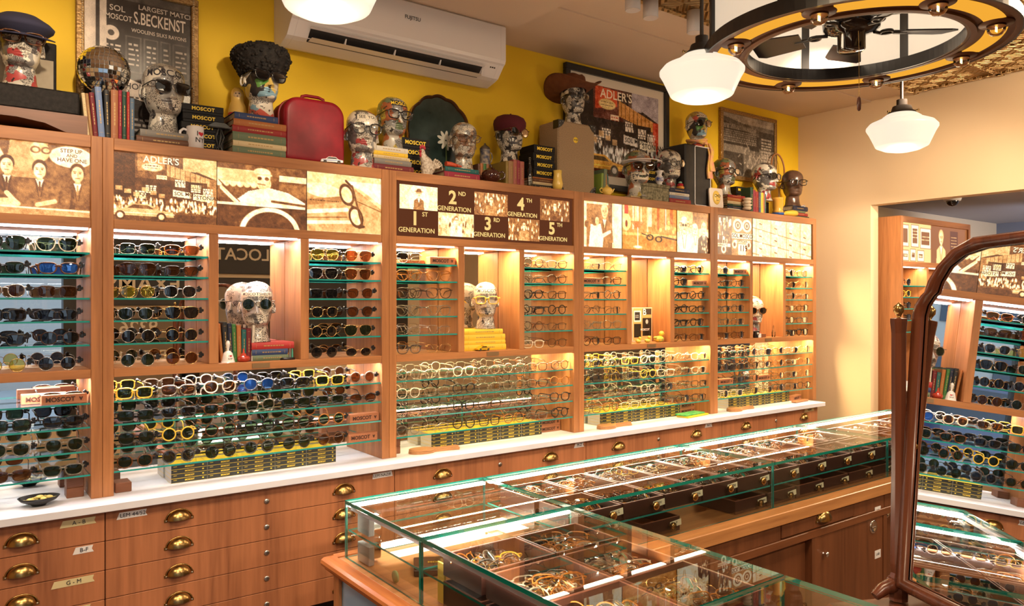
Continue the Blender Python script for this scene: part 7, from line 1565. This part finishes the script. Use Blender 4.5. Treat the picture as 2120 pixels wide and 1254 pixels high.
pts = inner(0); lb(MB().add([MP(x_, z_, .002) for x_, z_ in pts], [tuple(range(len(pts)))]), 'mirror_panel', mirror_m)
o1 = inner(-.004); o2 = inner(.021); N_ = len(o1); vs = []
for P_, o_ in ((o1, .004), (o1, .010), (inner(.004), .018), (inner(.015), .020), (o2, .012), (o2, -.022), (o1, -.022)): vs += [MP(x_, z_, o_) for x_, z_ in P_]
lb(MB().add(vs, [(j * N_ + k, j * N_ + (k + 1) % N_, (j + 1) * N_ + (k + 1) % N_, (j + 1) * N_ + k) for j in range(6) for k in range(N_)], 0, True), 'frame', mahog)
lb(MB().add([MP(x_, z_, -.02) for x_, z_ in inner(.01)], [tuple(range(N_))]), 'back_board', mahog)
zf = .845
for sgn, aa in ((-1, a0 - .029), (1, a0 + W_ + .029)):
    q = MP(aa, MA((1.7, .8, 1.2))[1]); b = MB(); x_, y_ = MP(aa, MA(MP(aa, hB))[1]).x, MP(aa, hB).y
    b.lathe([(.020, zf), (.020, zf + .05), (.016, zf + .06), (.018, zf + .08), (.0155, zf + .3), (.0155, 1.43), (.018, 1.455), (.018, 1.462), (.0001, 1.465)], 8, c=(x_, y_, 0), sm=False); lb(b, 'post', mahog)
    lb(MB().lathe([(.004, 1.465), (.006, 1.470), (.011, 1.478), (.011, 1.488), (.004, 1.495), (.0001, 1.498)], 14, c=(x_, y_, 0)), 'finial', brass)
    lb(MB().tube([(x_, y_, 1.2), tuple(MP(aa - sgn * .03, MA(MP(aa, hB))[1] + .29, 0))], .006, 8), 'pivot', brass)
    f = MB(); d_ = nrm.copy(); d_.z = 0; d_.normalize()
    f.tube([(x_ + d_.x * s_ * L2, y_ + d_.y * s_ * L2, zf + z_) for s_, L2, z_ in ((-1, .10, .012), (-1, .07, .022), (-1, .03, .03), (1, .0, .034), (1, .02, .032), (1, .04, .026), (1, .06, .012))], [.010, .014, .016, .017, .016, .014, .010], 8); lb(f, 'foot', mahog)
pA, pB = MP(a0 - .055, hB), MP(a0 + W_ + .055, hB); lb(MB().tube([(pA.x, pA.y, zf + .035), (pB.x, pB.y, zf + .035)], .011, 8), 'crossbar', mahog)
cm_ = (pA + pB) / 2
tt = thing('side_table', 'dark side table out of view carrying the standing mirror', 'table', (cm_.x, cm_.y, 0), math.atan2(nrm.y, nrm.x))
obj('table_top', MB().box(-.16, .16, -.36, .30, zf - .035, zf - .004, 0, .004).mesh('table_top', mahog), tt)
for sx_ in (-.13, .13):
    for sy_ in (-.32, .26): obj('leg', MB().box(sx_ - .018, sx_ + .018, sy_ - .018, sy_ + .018, .001, zf - .036, 0, .002).mesh('leg', mahog), tt)
# --- next room: second wall unit, dome camera, track lights ---
ux0, ux1, uy0 = 5.23, 6.30, 2.575
t = thing('wall_shelving_unit', 'wooden wall unit seen through the opening in the next room', 'shelving', (ux0, uy0, 0))
MB().box(ux0, ux0 + .03, uy0, YW - .01, .001, 2.085, 0, .001).build('side_panel', wood_v, t); MB().box(ux1 - .03, ux1, uy0, YW - .01, .001, 2.085, 0, .001).build('side_panel', wood_v, t)
MB().box(ux0 + .0305, ux1 - .0305, uy0, YW - .01, 2.045, 2.085, 0, .001).build('top_board', wood_h, t); MB().box(ux0 + .0305, ux1 - .0305, uy0, uy0 + .2, 1.74, 1.775, 0, .001).build('rail', wood_h, t)
MB().box(ux0 + .0305, ux1 - .0305, uy0 + .20, uy0 + .215, .9, 2.045).build('back_board', wood_v, t); MB().box(ux0 + .0305, ux1 - .0305, uy0, YW - .02, .001, .88).build('cabinet_body', wood_v, t)
MB().box(ux0 + .031, ux1 - .031, uy0 - .09, uy0 + .2, .885, .925, 0, .006).build('worktop', white_q, t); MB().box(5.60, 5.63, uy0, uy0 + .2, .926, 1.739, 0, .001).build('divider', wood_v, t)
for z_ in (1.61, 1.53, 1.45, 1.37, 1.29): shelf_mesh(ux0 + .031, 5.599, z_, uy0 + .008, uy0 + .198).build('glass_shelf', [glass, edge], t)
p = Pic(1.0, .268, 190, .72, 51); a = p.a
for x0, y0, x1, y1 in ((.0, .05, .1, .62), (.13, .04, .24, .62), (.26, .1, .42, .64), (.0, .7, .1, .98), (.12, .66, .2, .98), (.22, .68, .32, .98)): p.rc(a * x0, y0, a * x1, y1, .35); p.rc(a * x0 + .02, y0 + .02, a * x1 - .02, y1 - .02, .95); p.rc(a * x0 + .07, y0 + .1, a * x1 - .07, y1 - .1, .3); p.scrib(a * x0 + .08, y0 + .12, a * x1 - .08, y1 - .12, 4, .8)
p.rc(a * .42, 0, a, 1, .3); person(p, a * .58, .3, .2, .85, .7, .75); p.rc(a * .72, .1, a * .85, .6, .15); p.scrib(a * .74, .15, a * .83, .55, 5, .6)
print_sheet('picture_panel', p, SEPIA, ux0 + .035, 2.044, uy0 + .012, t, SEP)
MB().box(ux0 + .033, ux1 - .033, uy0 + .02, uy0 + .03, 1.733, 1.739).build('led_strip', led_w, t); lamp('next_room_strip', 'AREA', (5.76, uy0 + .05, 1.73), 4, (1, .75, .45), 1.0, (5.76, uy0 + .09, .9), .03)
for i, (z_, f, s_) in enumerate(((1.61, 'black', 'round'), (1.53, 'yellow', 'panto'), (1.45, 'black', 'panto'), (1.37, 'black', 'square'))):
    glasses((5.36, uy0 + .03, z_ + .0005), -.1, s_, 'mid', f, 'clear', '%s %s eyeglasses on the %s shelf of the next-room unit' % (f, s_, RW[i]), 'eyeglasses', 'eyeglasses in the next room')
t = thing('dome_camera', 'white dome security camera on the next-room ceiling', 'security camera', (5.96, 2.56, 2.289)); obj('camera_base', MB().lathe([(.0001, -.05), (.055, -.05), (.062, -.03), (.062, .0), (.0001, 0)], 28).mesh('camera_base', white_p), t); obj('dark_dome', MB().ball((0, 0, -.052), .042, .042, .038).mesh('dark_dome', mat('smoked_dome', (.01, .01, .012, 1), .05, coat=1)), t)
t = thing('track_light', 'white track with two spotlights on the next-room ceiling', 'track light', (6.35, 1.9, 2.289)); obj('track', MB().box(-.6, .9, -.02, .02, -.03, 0, 0, .002).rot(-.5).mesh('track', white_p), t)
for k in range(2): u = obj('spot_head', MB().lathe([(.045, 0), (.045, .14), (.0001, .14)], 20).mesh('spot_head', white_p), t, (.0 + k * .12, -.05 * k, -.15)); u.rotation_euler = (.5, -.6, 0); u2 = obj('spot_neck', MB().tube([(0, 0, 0), (0, 0, -.06)], .008, 6).mesh('spot_neck', white_p), t, (.0 + k * .12, -.05 * k, -.03))
t = thing('recessed_light', 'round recessed ceiling light beside the dome camera', 'ceiling light', (6.15, 2.05, 2.2895)); obj('trim_ring', MB().lathe([(.05, -.004), (.06, -.004), (.062, 0)], 24).mesh('trim_ring', white_p), t); obj('light_disc', MB().lathe([(.0001, -.003), (.05, -.003)], 24).mesh('light_disc', glow('recessed_glow', (1, .9, .75, 1), 5)), t)
